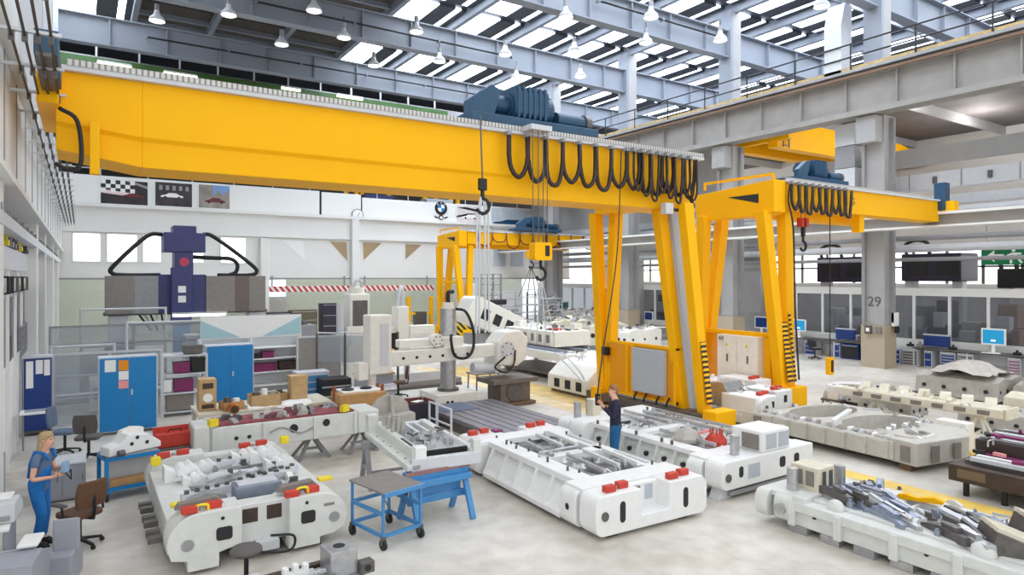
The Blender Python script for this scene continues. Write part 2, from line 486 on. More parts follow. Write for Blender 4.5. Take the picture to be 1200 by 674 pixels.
# high crane runway on the pillars
rb = struct(MB().box(28.75, 29.1, -2, 48, 11.35, 12.75).build('runway_beam', RUNW))
bx('flange', RUNW, rb, 28.5, 29.35, -2, 48, 12.75, 12.95)
bx('flange', RUNW, rb, 28.5, 29.35, -2, 48, 11.1, 11.35)
for i in range(22):
    y = -1 + 2.2 * i
    bx('stiffener', RUNW, rb, 28.55, 28.75, y - 0.03, y + 0.03, 11.35, 12.75)
struct(bx('walkway_slab', GREYM, None, 28.3, 30.9, -2, 48, 12.98, 13.1))
t = thing('crane_rail', 'rusty tan crane rail running along the top of the high runway beam', 'crane rail', (28.5, 0, 13.1))
bx('rail', mat('rail_tan', (186, 160, 112), 0.6, 0.2, var=0.2), t, -0.1, 0.05, -2, 48, 0, 0.16); bx('cable_tray', mat('tray_brown', (120, 92, 70), 0.6), t, -0.2, -0.1, -2, 48, -0.35, -0.25)
railing('walkway_railing', 'dark handrail along the walkway on the high crane runway', [(28.35, 0, 13.1), (28.35, 46, 13.1)], 1.15, BLACK, 2.6)
# lower runway for the small gantry cranes
lr = struct(MB().box(28.7, 28.95, 2, 46, 6.08, 6.5).build('runway_beam', RUNW))
bx('flange', WALLW, lr, 28.45, 29.2, 2, 46, 6.5, 6.6)
bx('flange', WALLW, lr, 28.45, 29.2, 2, 46, 6.0, 6.08)
# side aisle: duct band, ceiling, grey walls
db = struct(MB().box(31.3, 31.9, -2, 17, 7.9, 8.6).build('wall_duct_band', LGREY))
for i in range(8):
    y = 0.5 + 2.1 * i
    bx('seam', GREYM, db, 31.27, 31.3, y - 0.02, y + 0.02, 7.9, 8.6)
    bx('bracket', DSTEEL, db, 31.2, 31.3, y + 0.95, y + 1.1, 8.1, 8.4)
struct(bx('wall_side_band', WALLG, None, 32.0, 32.3, -2, 20, 9.1, 9.9))
struct(bx('trim_9', LGREY, None, 31.6, 32.1, -2, 46, 7.2, 7.6))
struct(bx('wall_upper_side', WALLG, None, 31.9, 32.3, 26, 46, 6.6, 12.9))
struct(bx('ceiling_side', mat('side_ceiling', (92, 88, 88), 0.8, var=0.15, scale=1), None, 31, 46.3, -2, 48, 12.95, 13.1))
for i in range(9):
    y = 2 + 5 * i
    struct(bx('ceiling_side_beam', GREYM, None, 30.9, 46, y - 0.12, y + 0.12, 12.5, 12.95))
struct(bx('window_20', WINL, None, 45.9, 46.0, 4, 52, 3.6, 5.7))
for i in range(24):
    y = 4 + 2 * i
    struct(bx('window_mullion', DSTEEL, None, 45.8, 45.9, y - 0.08, y + 0.08, 3.6, 5.7))
struct(bx('window_rail', DSTEEL, None, 45.8, 45.9, 4, 52, 4.6, 4.72))
# pipes under the lower runway
for i, (x, z, r, m) in enumerate(((31.2, 6.9, 0.16, LGREY), (31.4, 5.75, 0.12, GREYM), (31.6, 5.3, 0.18, LGREY), (31.5, 4.8, 0.09, GREYM))):
    tag(MB().cyl((x, 3, z), (x, 45, z), r, n=10).build('service_pipe', m), ['thick pale pipe just above the low white runway', 'grey pipe just under the low white runway', 'thickest pale pipe over the glass partition', 'thin grey pipe over the glass partition'][i], 'pipe')
# glass partition: low panels, white posts, panes
PXX = 32.3
struct(bx('partition_base', WALLW, None, PXX, PXX + 0.15, 5, 45.5, 0, 1.15))
struct(bx('partition_head', WALLW, None, PXX - 0.05, PXX + 0.2, 5, 45.5, 3.15, 3.5))
for i in range(28):
    y = 5 + 1.5 * i
    struct(bx('partition_post', PANELW, None, PXX, PXX + 0.12, y - 0.06, y + 0.06, 1.15, 3.15))
    if i < 27:
        struct(bx('partition_pane', GLASS, None, PXX + 0.04, PXX + 0.07, y + 0.06, y + 1.44, 1.15, 3.15))
struct(bx('partition_column', PILG, None, 31.82, 32.3, 23.4, 27.6, 0, 7))
struct(bx('partition_column', PILG, None, 31.8, 32.3, 33.0, 36.0, 0, 7))
# ---- the wall beside the camera
struct(bx('wall_left', WALLW, None, -2.6, -2.2, 8, 54, 0, 18.5))
lb = struct(MB().box(-1.7, -0.95, 9, 46, 5.55, 7.35).build('runway_wall_left', PANELW))
bx('flange', WALLW, lb, -1.7, -0.8, 9, 46, 7.35, 7.5)
bx('flange', WALLW, lb, -1.7, -0.85, 9, 46, 5.45, 5.55)
for i in range(16):
    y = 10 + 2.2 * i
    bx('seam', GREYM, lb, -0.95, -0.935, y - 0.025, y + 0.025, 5.55, 7.35)
for y in (12.5, 22.4, 27.5, 35, 42.5):
    struct(bx('pillar_left', WALLW, None, -1.75, -1.0, y - 0.35, y + 0.35, 0, 5.5, 0.02))
for y in (23.8, 31.9, 40):
    struct(bx('pillar_left_upper', LGREY, None, -1.5, -0.95, y - 0.3, y + 0.3, 7.5, 18.4))
gl = struct(bx('walkway_left_slab', LGREY, None, -2.2, -0.98, 12, 46, 4.8, 5.0))
for i in range(20):
    y = 12.4 + 1.5 * i
    bx('grating_bar', GREYM, gl, -2.2, -0.98, y - 0.05, y + 0.05, 5.0, 5.12)
struct(bx('wall_front_left', PANELW, None, -1.45, -1.3, 13, 30, 0, 4.2))
for i in range(9):
    y = 13.2 + 1.9 * i
    struct(bx('wall_front_left_post', WALLW, None, -1.3, -1.24, y - 0.1, y + 0.1, 0, 4.6))
    struct(bx('wall_front_left_glazing', GLASS, None, -1.3, -1.27, y + 0.2, y + 1.6, 2.2, 3.8))
struct(bx('wall_front_left_rail', LGREY, None, -1.3, -1.22, 13, 30, 4.15, 4.6))
# ================================================================ OVERHEAD: cranes, hoists, lamps, cables
def ustrip(pts, r=0.035):
    return MB().tube(pts, r, 6)

def festoon(parent, x0, x1, y, z, n, drop, m=CABLE, r=0.05, name='festoon_cable'):
    """hanging cable loops, one child mesh for each loop, plus its runner"""
    for i in range(n):
        a = x0 + (x1 - x0) * i / n; b = x0 + (x1 - x0) * (i + 1) / n
        w = (b - a); pts = []
        for k in range(13):
            u = k / 12.0
            pts.append((a + w * (0.5 - 0.5 * math.cos(PI * u)) * 1.0, y + 0.02 * math.sin(i * 2.1 + k), z - drop[i] * math.sin(PI * u) ** 0.55))
        MB().tube(pts, r, 6).build(name, m, parent, smooth=True)
        bx('cable_runner', GREYM, parent, a - 0.05, a + 0.05, y - 0.05, y + 0.12, z - 0.02, z + 0.08)

def hoist_trolley(name, label, loc, s=1.0, rz=0):
    """blue hoist: frame, drum, gearbox, two motors, wheels"""
    t = thing(name, label, 'hoist', loc, rz)
    MB().box(-1.9 * s, 1.9 * s, -0.75 * s, 0.6 * s, 0.0, 0.22 * s).build('trolley_frame', HOIST, t, 0.02)
    for x in (-1.5, 1.5):
        for y in (-0.6, 0.45):
            MB().cyl((x * s, (y - .05) * s, 0.02), (x * s, (y + .05) * s, 0.02), 0.16 * s, n=12).build('wheel', DSTEEL, t)
    MB().cyl((-0.6 * s, -0.1 * s, 0.62 * s), (0.7 * s, -0.1 * s, 0.62 * s), 0.34 * s, n=20).build('rope_drum', HOIST, t)
    m = MB().prism(rrect(-0.55 * s, 0.5 * s, 0.3 * s, 1.05 * s, 0.15 * s), 'x', -0.55 * s, 0.45 * s).build('motor', HOIST, t, 0.02)
    f = MB()
    for k in range(6):
        f.box((-0.5 + 0.16 * k) * s, (-0.44 + 0.16 * k) * s, -0.57 * s, 0.52 * s, 0.29 * s, 1.065 * s)
    f.build('cooling_fin', HOIST, m)
    MB().cyl((-1.25 * s, -0.1 * s, 0.62 * s), (-0.6 * s, -0.1 * s, 0.62 * s), 0.24 * s, n=16).build('gearbox', HOIST, t)
    MB().prism([(-1.9 * s, 0.2 * s), (-1.2 * s, 0.2 * s), (-1.0 * s, 0.85 * s), (-1.25 * s, 0.95 * s), (-1.9 * s, 0.5 * s)], 'y', -0.6 * s, -0.35 * s).build('end_bracket', HOIST, t, 0.02)
    MB().cyl((0.8 * s, -0.3 * s, 0.42 * s), (1.7 * s, -0.3 * s, 0.42 * s), 0.2 * s, n=16).build('travel_motor', HOIST, t)
    MB().cyl((1.7 * s, -0.3 * s, 0.42 * s), (1.88 * s, -0.3 * s, 0.42 * s), 0.24 * s, n=16).build('fan_cover', DSTEEL, t)
    MB().box(0.9 * s, 1.5 * s, 0.05 * s, 0.5 * s, 0.22 * s, 0.62 * s).build('junction_box', HOIST, t, 0.02)
    return t

def hook(parent, x, y, z, s=1.0, m=BLACK):
    pts = [(x, y, z), (x, y, z - 0.18 * s)]
    for k in range(9):
        a = PI * 0.5 - k * PI * 1.35 / 8
        pts.append((x + 0.13 * s * math.cos(a) - 0.0, y, z - 0.31 * s + 0.13 * s * math.sin(a)))
    return MB().tube(pts, 0.035 * s, 8).build('hook', m, parent, smooth=True)

def leg(parent, top, bot, w0=0.36, w1=0.28, m=YEL):
    return MB().bar(top, bot, w0, w0 * 0.8, w1, w1).build('leg', m, parent, 0.015)

# ---------------------------------------------------------------- the big gantry crane
t = thing('gantry_crane', 'biggest yellow gantry crane, its long girder crossing the hall under the roof', 'crane', (14.0, 14.0, 0))
o = Vector((14.0, 14.0, 0))
def W(x, y, z): return (x - o.x, y - o.y, z - o.z)
g = MB(); g.at(-o)
prof = [(13.25, 7.42), (13.25, 6.45), (13.32, 6.38), (13.32, 5.93), (14.5, 5.93), (14.5, 7.42)]
g.prism(prof, 'x', 0.9, 15.1)
g.loft([[(0.9, p[0], p[1]) for p in prof], [(-0.35, p[0], (p[1] + (0.2 if p[1] < 6.2 else 0.14) if p[1] < 7.0 else p[1])) for p in prof]])
gd = g.build('main_girder', YEL, t, 0.012)
MB().at(-o).box(-0.35, 15.25, 13.12, 14.6, 7.42, 7.5).build('top_flange', LGREY, gd)
MB().at(-o).box(-0.2, 15.2, 13.1, 13.3, 7.5, 7.6).build('cable_rail', RAILP, gd)
MB().at(-o).box(-0.2, 15.2, 14.3, 14.4, 7.5, 7.58).build('crane_rail', DSTEEL, gd)
# end carriage at the wall
MB().at(-o).box(-0.6, -0.3, 12.9, 15.6, 6.8, 7.3).build('end_carriage', YEL, t, 0.02)
MB().at(-o).box(0.12, 0.26, 13.0, 13.2, 5.72, 6.6).build('guard_post', YEL, t, 0.01)
for y in (12.6, 13.4):
    MB().at(-o).box(-0.6, -0.3, y + .6, y + 1.1, 7.3, 7.7).build('drive_motor', HOIST, t, 0.03)
# portal beam on the legs
MB().at(-o).box(13.7, 14.4, 13.3, 16.2, 6.0, 6.4).build('portal_beam', YEL, t, 0.015)
def pxx(px, py, X): 
    y, z = PX(px, py, X); return (X, y, z)
# near legs (parallel) and far legs (meeting at the foot)
for (pt, pb, X0, X1) in (((772, 246), (801, 484), 13.9, 14.2), ((803, 243), (826, 488), 14.15, 14.1), ((698, 244), (708, 462), 13.85, 14.1), ((722, 244), (714, 462), 14.25, 14.1)):
    a = pxx(pt[0], pt[1], X0); b = pxx(pb[0], pb[1], X1)
    leg(t, W(a[0], a[1], 6.05), W(b[0], b[1], 0.28))
a = pxx(826, 488, 14.1); 
hz = MB().at(-o); a1 = pxx(818, 395, 14.13)
st = MB().bar(W(a1[0] - 0.02, a1[1] - 0.19, 2.25), W(a[0] - 0.02, a[1] - 0.19, 0.6), 0.2, 0.03).build('hazard_stripe', HAZ_YB, t)
MB().at(-o).box(13.75, 14.45, 11.7, 16.7, 0.08, 0.34).build('travel_carriage', DSTEEL, t, 0.02)
for y in (11.75, 16.3):
    MB().at(-o).box(13.7, 14.5, y - 0.35, y + 0.1, 0.03, 0.5).build('foot_guard', YEL, t, 0.02)
for y in (12.6, 15.9):
    MB().at(-o).cyl((13.9, y, 0.17), (14.3, y, 0.17), 0.165, n=16).build('wheel', DSTEEL, t)
# ladder / cable duct between the near legs
a = pxx(789, 250, 14.3); b = pxx(815, 480, 14.2)
MB().bar(W(*a), W(b[0], b[1], 0.4), 0.3, 0.14).build('cable_duct', PANGREY, t)
# enclosure between the legs
MB().at(-o).box(13.98, 14.06, 13.1, 15.9, 0.5, 1.98).build('guard_panel', YELP, t)
for zz in (0.45, 1.98):
    MB().at(-o).box(13.95, 14.1, 13.0, 16.0, zz - 0.04, zz + 0.04).build('guard_frame', YEL, t)
for y in (13.05, 14.75, 15.0, 15.95):
    MB().at(-o).box(13.94, 14.1, y - 0.05, y + 0.05, 0.4, 2.0).build('guard_frame', YEL, t)
MB().at(-o).box(13.82, 13.95, 13.35, 14.65, 0.62, 1.9).build('cabinet_door', PANGREY, t, 0.01)
for y in (13.2, 13.6, 14.1, 14.5):
    MB().at(-o).tube([(13.9, y, 0.6), (13.85, y + 0.05, 0.45), (13.9, y + 0.12, 0.36)], 0.03, 6).build('cable', BLACK, t)
MB().at(-o).box(13.8, 13.95, 15.75, 16.0, 1.55, 1.8).build('control_box', BLACK, t, 0.01)
# lettering plate area is bare paint; festoon loops on the near face
FL = [0.0] * 14
xs0, _ = PY(597, 190, 13.0); xs1, _ = PY(735, 190, 13.0); xs2, _ = PY(814, 200, 13.0)
festoon(t.copy() if False else t, xs0 - o.x, xs1 - o.x, 13.02 - o.y, 7.35, 7, [0.98 + 0.06 * (i % 3) for i in range(7)], r=0.06)
festoon(t, xs1 - o.x, xs2 - o.x, 13.0 - o.y, 7.35, 6, [1.0 + 0.05 * (i % 3) for i in range(6)], r=0.058)
festoon(t, xs1 - o.x + 0.15, xs2 - o.x, 12.9 - o.y, 7.35, 8, [1.05 + 0.12 * ((i * 7) % 3) for i in range(8)], r=0.035)
MB().stube([W(14.4, 13.0, 6.35), W(14.6, 12.95, 6.0), W(14.0, 12.95, 5.88), W(13.6, 13.1, 5.92)], 0.05, 6).build('supply_cable', CABLE, t, smooth=True)
MB().at(-o).box(13.45, 13.75, 12.9, 13.1, 5.75, 6.05).build('limit_switch', LGREY, t, 0.01)
# pendant control cable
# hanging slack hose at the wall end
MB().stube([W(-0.3, 13.0, 6.75), W(-0.05, 12.95, 6.55), W(0.0, 12.95, 5.9), W(-0.15, 13.0, 5.75), W(-0.35, 13.05, 5.85)], 0.035, 8).build('slack_hose', BLACK, t, smooth=True)

hoist_trolley('hoist_trolley', 'blue electric hoist riding on top of the biggest yellow crane girder', (9.4, 13.95, 7.62), 1.0)
# ropes, block and hook under that hoist
t = thing('hook_block', 'orange hook block on steel ropes with slings, in front of the biggest crane girder', 'hook block', (9.12, 12.75, 4.4))
MB().prism(rrect(-0.25, 0.25, 0, 0.42, 0.06), 'y', -0.12, 0.12).build('block', YEL, t)
MB().box(0.05, 0.16, -0.14, -0.12, 0.1, 0.35).build('side_plate', BLACK, t)
hook(t, 0, 0, 0.02, 1.1)
for x in (-0.22, -0.06, 0.08, 0.2):
    MB().cyl((x, 0, 0.42), (x, 0.02, 3.1), 0.012, n=6).build('rope', DSTEEL, t)
for x in (-0.35, -0.12, 0.16, 0.4):
    MB().tube([(0, 0, -0.4), (x * 0.4, 0, -0.9), (x, 0.1 * x, -1.75)], 0.012, 5).build('sling', LGREY, t)
bx('hoist_bracket', LGREY, t, -0.3, 0.3, -0.05, 0.4, 3.08, 3.2)
t = thing('chain_sling', 'black shackle with four long silver chains hanging below the biggest crane girder', 'sling', (7.55, 12.8, 5.9))
hook(t, 0, 0, 0.1, 1.3)
MB().box(-0.1, 0.1, -0.05, 0.05, 0.05, 0.32).build('shackle', BLACK, t, 0.02)
MB().cyl((0, 0, 0.3), (0, 0.1, 1.75), 0.02, n=6).build('rope', DSTEEL, t)
for x in (-0.14, -0.07, 0.06, 0.15):
    MB().tube([(x * 0.3, 0, -0.1), (x, 0, -0.5), (x * 1.2, 0, -3.15)], 0.022, 6).build('chain', LGREY, t)

# ---------------------------------------------------------------- the smaller gantry crane of the next bay
def small_gantry(name, label, loc, length, lift=0.0):
    t = thing(name, label, 'crane', loc)
    MB().box(0.3, length, -0.35, 0.35, 6.2, 7.0).build('main_girder', YEL, t, 0.012)
    MB().box(0.3, length * 0.62, 0.5, 1.1, 5.95, 6.6).build('lower_girder', YEL, t, 0.012)
    MB().box(0.2, length, -0.45, 0.45, 7.0, 7.07).build('top_flange', LGREY, t)
    MB().box(0.3, length * 0.9, -0.44, -0.3, 7.07, 7.14).build('cable_rail', RAILP, t)
    MB().prism([(-0.35, 6.05), (0.0, 5.95), (2.35, 5.95), (2.75, 6.1), (2.75, 6.85), (-0.35, 7.05)], 'x', -0.35, 0.25).build('cross_beam', YEL, t, 0.015)
    MB().prism([(0.2, 6.35), (1.4, 6.65), (0.2, 6.65)], 'x', -0.36, -0.34).build('triangular_opening', HOLE, t)
    for y in (0.0, 2.7):
        MB().tube([(-0.3, y - 0.3 if y else -0.3, 7.0), (-0.3, y + (-0.3 if y else -0.3), 7.22)], 0.05, 6).build('rail_post', YEL, t)
    MB().bar((-0.3, -0.3, 7.22), (-0.3, 2.4, 7.22), 0.08, 0.08).build('top_rail', YEL, t)
    # legs: two meet at each foot
    for (tp, bt) in (((-0.4, 0.0, 6.1), (-0.02, -0.42, 0.3)), ((0.7, 0.0, 6.3), (0.25, -0.42, 0.3)), ((-0.4, 2.35, 6.1), (-0.05, 2.85, 0.3)), ((0.55, 2.35, 6.1), (0.2, 2.85, 0.3))):
        leg(t, tp, bt, 0.4, 0.32)
    MB().box(-0.3, 0.5, -0.75, 3.15, 0.06, 0.34).build('travel_carriage', DSTEEL, t, 0.02)
    for y in (-0.65, 2.85):
        MB().box(-0.35, 0.55, y - 0.25, y + 0.3, 0.03, 0.62).build('foot_guard', YEL, t, 0.02)
    return t
t = small_gantry('gantry_crane', 'yellow gantry crane with white electrical cabinets between its striped legs', (18.35, 13.1, 0), 10.2)
st = MB().bar((0.1, -0.4, 2.6), (0.05, -0.67, 0.75), 0.26, 0.03).build('hazard_stripe', HAZ_YB, t)
MB().bar((0.3, -0.44, 2.9), (0.3, -0.66, 0.75), 0.1, 0.03).build('hazard_stripe', HAZ_YB, t)
# enclosure and twin cabinets
MB().box(0.0, 0.08, 2.0, 2.75, 0.45, 2.1).build('guard_panel', YELP, t)
MB().box(-0.05, 0.12, 0.0, 2.8, 2.08, 2.22).build('guard_frame', YEL, t)
MB().box(-0.05, 0.12, 0.0, 2.8, 0.36, 0.46).build('guard_frame', YEL, t)
MB().box(-0.05, 0.12, 0.0, 0.22, 0.4, 2.1).build('guard_frame', YEL, t)
MB().box(-0.05, 0.12, 1.9, 2.02, 0.4, 2.1).build('guard_frame', YEL, t)
text_jobs = [(t, '44', 0.22, (-0.325, 1.7, 1.95), -PI / 2), (t, 'G', 0.34, (4.05, -0.36, 6.62), 0)]
for y0 in (0.28, 1.08):
    d = MB().box(-0.3, 0.05, y0, y0 + 0.79, 0.42, 2.08).build('cabinet', CREAM, t, 0.01)
    MB().box(-0.32, -0.3, y0 + 0.35, y0 + 0.4, 1.2, 1.45).build('cabinet_handle', DSTEEL, d)
    MB().prism([(y0 + 0.35, 1.72), (y0 + 0.47, 1.72), (y0 + 0.41, 1.83)], 'x', -0.31, -0.3).build('warning_triangle', YBLK, d)
for k in range(6):
    MB().stube([(-0.2, 0.35 + 0.25 * k, 0.45), (-0.25, 0.38 + 0.25 * k, 0.38), (-0.2, 0.42 + 0.25 * k, 0.34)], 0.03, 6).build('cable', BLACK, t)
festoon(t, 0.35, 3.7, -0.5, 6.95, 9, [0.82 + 0.05 * (i % 3) for i in range(9)], r=0.05)
MB().stube([(0.35, -0.45, 7.0), (0.25, -0.45, 6.4), (0.5, -0.45, 5.5), (0.45, -0.55, 3.0), (0.42, -0.7, 0.8)], 0.03, 6).build('supply_cable', CABLE, t)
MB().box(10.2, 10.6, -0.9, 2.0, 6.6, 7.0).build('end_carriage', YEL, t, 0.02)
MB().box(10.1, 10.55, -0.6, -0.2, 6.65, 7.75).build('drive_motor', HOIST, t, 0.03)
MB().box(4.75, 5.05, -0.2, 0.1, 5.6, 6.2).build('bumper_post', YEL, t, 0.01)
t2 = hoist_trolley('hoist_trolley', 'blue hoist on the yellow gantry crane that has white cabinets', (20.9, 13.35, 7.16), 0.72)
t2 = thing('hook_block', 'small black hook block under the gantry crane that has white cabinets', 'hook block', (19.9, 13.0, 5.35))
for x in (-0.14, 0.12):
    MB().box(x - 0.06, x + 0.06, -0.1, 0.1, 0.3, 0.6).build('sheave_guard', RED, t2, 0.01)
MB().box(-0.05, 0.05, -0.05, 0.05, 0.0, 0.45).build('shank', BLACK, t2)
hook(t2, 0.0, 0, 0.05, 1.2); 
for x in (-0.12, 0.1):
    MB().cyl((x, 0, 0.6), (x, 0, 1.0), 0.012, n=6).build('rope', DSTEEL, t2)
t2 = thing('pendant_control', 'yellow and black pendant control hanging on a cable beside the white cabinets', 'pendant', (21.6, 13.1, 0.95))
MB().prism(rrect(-0.13, 0.13, -0.3, 0.3, 0.04), 'y', -0.08, 0.08).build('housing', YEL, t2)
MB().box(-0.06, 0.06, -0.1, -0.08, -0.2, 0.2).build('button_strip', BLACK, t2)
MB().cyl((0, 0, 0.3), (0, 0, 5.3), 0.018, n=6).build('cable', BLACK, t2)

# ---------------------------------------------------------------- distant gantry
t = small_gantry('gantry_crane', 'smallest looking, most distant yellow gantry crane in front of the white gallery', (20.9, 38.2, 0), 14.5)
t.location.z = 0.0
festoon(t, 1.0, 11.0, -0.5, 6.95, 9, [0.9, 0.6, 1.0, 0.7, 0.9, 0.8, 1.0, 0.7, 0.9], m=mat('festoon_red_brown', (120, 40, 30), 0.6), r=0.04)
MB().box(0.3, 1.3, 0.2, 0.9, 0.4, 3.6).build('control_cabinet', CREAM, t, 0.02)
MB().box(-0.1, 0.05, -0.2, 2.6, 3.6, 3.75).build('guard_frame', YEL, t)
hoist_trolley('hoist_trolley', 'blue hoist on the most distant yellow gantry crane', (26.5, 37.8, 7.16), 0.95)
t2 = thing('hook_block', 'tiny yellow hook block with slings under the most distant gantry crane', 'hook block', (25.8, 37.2, 5.3))
MB().prism(rrect(-0.35, 0.35, 0, 0.5, 0.1), 'y', -0.15, 0.15).build('block', YEL, t2)
hook(t2, 0, 0, 0.02, 1.6)
MB().cyl((0, 0, 0.5), (0, 0, 0.95), 0.03, n=6).build('rope', DSTEEL, t2)
for x in (-1.0, -0.3, 0.4, 1.0):
    MB().tube([(0, 0, -0.5), (x, 0, -2.6)], 0.03, 5).build('sling', DSTEEL, t2)

# ---------------------------------------------------------------- travelling crane high in the side aisle
t = thing('bridge_crane', 'yellow bridge crane high in the side aisle behind the grey pillars', 'crane', (38, 22.2, 0))
MB().prism([(-7.2, 10.9), (5.5, 10.9), (7.3, 11.5), (7.3, 12.1), (5.5, 12.4), (-7.2, 12.4)], 'y', -0.6, 0.0).build('main_girder', YEL, t, 0.02)
MB().prism([(-7.2, 10.9), (5.5, 10.9), (7.3, 11.5), (7.3, 12.1), (5.5, 12.4), (-7.2, 12.4)], 'y', 1.4, 2.0).build('main_girder', YEL, t, 0.02)
MB().box(-7.4, -7.0, -1.4, 2.8, 11.2, 11.9).build('end_carriage', YEL, t, 0.02)
MB().box(7.0, 7.5, -1.4, 2.8, 11.2, 11.9).build('end_carriage', YEL, t, 0.02)
for i in range(2):
    MB().cyl((-6.9 + 0.5 * i, -0.75, 10.9), (-6.9 + 0.5 * i, -0.75, 13.2), 0.04, n=6).build('ladder_rail', DSTEEL, t)
for i in range(7):
    MB().cyl((-6.9, -0.75, 11 + 0.33 * i), (-6.4, -0.75, 11 + 0.33 * i), 0.03, n=6).build('ladder_rung', DSTEEL, t)

# ---------------------------------------------------------------- green crane girder behind the roof girders
xa, za = PY(75, 66, 46.5); xb, zb = PY(520, 133, 46.5)
t = thing('bridge_crane', 'dark green crane girder in the shade behind the roof girders', 'crane', (10, 46.5, 0))
MB().box(-12, 14, -0.5, 0.5, za - 0.75, za + 0.1).build('main_girder', GREEN, t, 0.02)
MB().box(-12, 14, -0.7, 0.7, za - 0.95, za - 0.75).build('lower_flange', GREEN, t)
for k in range(12):
    MB().box(-11.5 + 2.2 * k, -11.4 + 2.2 * k, -0.75, -0.65, za + 0.1, za + 1.2).build('rail_post', LGREY, t)
MB().box(-12, 14, -0.75, -0.68, za + 1.15, za + 1.22).build('handrail', LGREY, t)
for i, (pa, pb, py) in enumerate(((114, 154, 73), (192, 231, 85), (330, 352, 103), (395, 425, 112))):
    x0, z0 = PY(pa, py, 45.6); x1, z1 = PY(pb, py, 45.6)
    q = thing('tube_lamp_or_fill', ['fluorescent tube lamp nearest the white wall columns under the green girder', 'second fluorescent tube lamp under the green girder, over the first car poster', 'third fluorescent tube lamp under the green girder', 'fluorescent tube lamp under the green girder closest to the blue hoist'][i], 'lamp', ((x0 + x1) / 2, 45.6, z0))
    MB().box(-(x1 - x0) / 2, (x1 - x0) / 2, -0.08, 0.08, 0.06, 0.16).build('housing', LGREY, q)
    MB().cyl((-(x1 - x0) / 2, 0, 0), ((x1 - x0) / 2, 0, 0), 0.09, n=8).build('tube', TUBEG, q)

# ---------------------------------------------------------------- bell lamps under the roof
lamps = [((184, 22), 'over the wall end of the yellow girder'), ((268, 15), 'second from the wall among the lamps under the brown roof'), ((368, 10), 'large looking, above the middle of the long yellow girder'),
         ((330, 50), 'low one below the brown roof panels'), ((403, 42), 'between the first two roof girders, left of the skylights'), ((438, 75), 'in front of the first small skylight'),
         ((488, 35), 'hanging against the web of the roof girder, before the skylights'), ((592, 62), 'straight above the blue hoist of the biggest crane'), ((663, 18), 'in front of the widest skylight strip'),
         ((763, 18), 'beside the roof girder that meets the second pillar'), ((757, 48), 'before the second wide skylight strip'), ((673, 58), 'just below the girder over the hoist'), ((844, 45), 'next to the top of the second pillar'),
         ((680, 88), 'above the far end of the blue hoist'), ((605, 90), 'small one above the blue hoist motor'), ((515, 70), 'small one by the white bracket of the far girder'), ((963, 5), 'at the upper picture edge beside the tall pillar')]
lp = None
for i, ((px, py), lab) in enumerate(lamps):
    x, y = PZ(px, py, 15.4)
    if lp is None:
        lp = thing('bell_lamp', 'x', 'lamp', (x, y, 15.4), group='bell lamps under the roof')
        MB().lathe([(0.01, 0.36), (0.1, 0.36), (0.13, 0.2), (0.3, 0.02), (0.34, -0.12), (0.32, -0.12), (0.28, 0.0), (0.1, 0.17), (0.01, 0.18)], 18).build('reflector', LGREY, lp, smooth=True)
        MB().lathe([(0.01, -0.14), (0.2, -0.13), (0.29, -0.09), (0.29, -0.07), (0.01, -0.06)], 18).build('diffuser', LAMPG, lp, smooth=True)
        MB().cyl((0, 0, 0.36), (0, 0, 0.62), 0.1, n=10).build('ballast', GREYM, lp)
        MB().cyl((0, 0, 0.62), (0, 0, 0.9), 0.02, n=6).build('cord', BLACK, lp)
        c = lp
    else:
        c = dup(lp, (x, y, 15.4))
    c['label'] = 'white bell lamp, ' + lab
for (px, py), lab in (((1100, 100), 'round ceiling lamp in the side aisle closer to the tall pillar'), ((1175, 97), 'round ceiling lamp in the side aisle farther from the tall pillar')):
    x, y = PZ(px, py, 12.2)
    dup(lp, (x, y, 12.2), label=lab, group='lamps of the side aisle')

# ---------------------------------------------------------------- conductor lines beside the camera
t = thing('conductor_line', 'bundle of four black conductor rails running along the white runway wall', 'conductor', (-0.5, 8, 6.9))
for k in range(4):
    x = -0.2 + 0.13 * k
    MB().tube([(x, -6, 0.02 * k), (x, 5.2, 0.02 * k), (x, 5.6, 0.02 * k), (x, 37, 0.02 * k)], 0.018, 6).build('conductor', BLACK, t)
for i in range(22):
    y = 0.3 + 1.6 * i
    MB().box(-0.5, 0.3, y - 0.03, y + 0.03, 0.06, 0.1).build('hanger', LGREY, t)
    for k in range(4):
        x = -0.2 + 0.13 * k
        MB().box(x - 0.03, x + 0.03, y - 0.04, y + 0.04, -0.05, 0.06).build('insulator', DSTEEL, t)
t = thing('current_collector', 'blue current collector box on the conductor rails near the crane end', 'collector', (-0.42, 11.0, 6.98))
for k in range(2):
    MB().box(-0.12, 0.16, 1.2 * k, 1.2 * k + 0.75, 0.05, 0.4).build('collector_box', HOIST, t, 0.02)
MB().box(-0.1, 0.1, -0.1, 2.2, 0.0, 0.05).build('mount', DSTEEL, t)

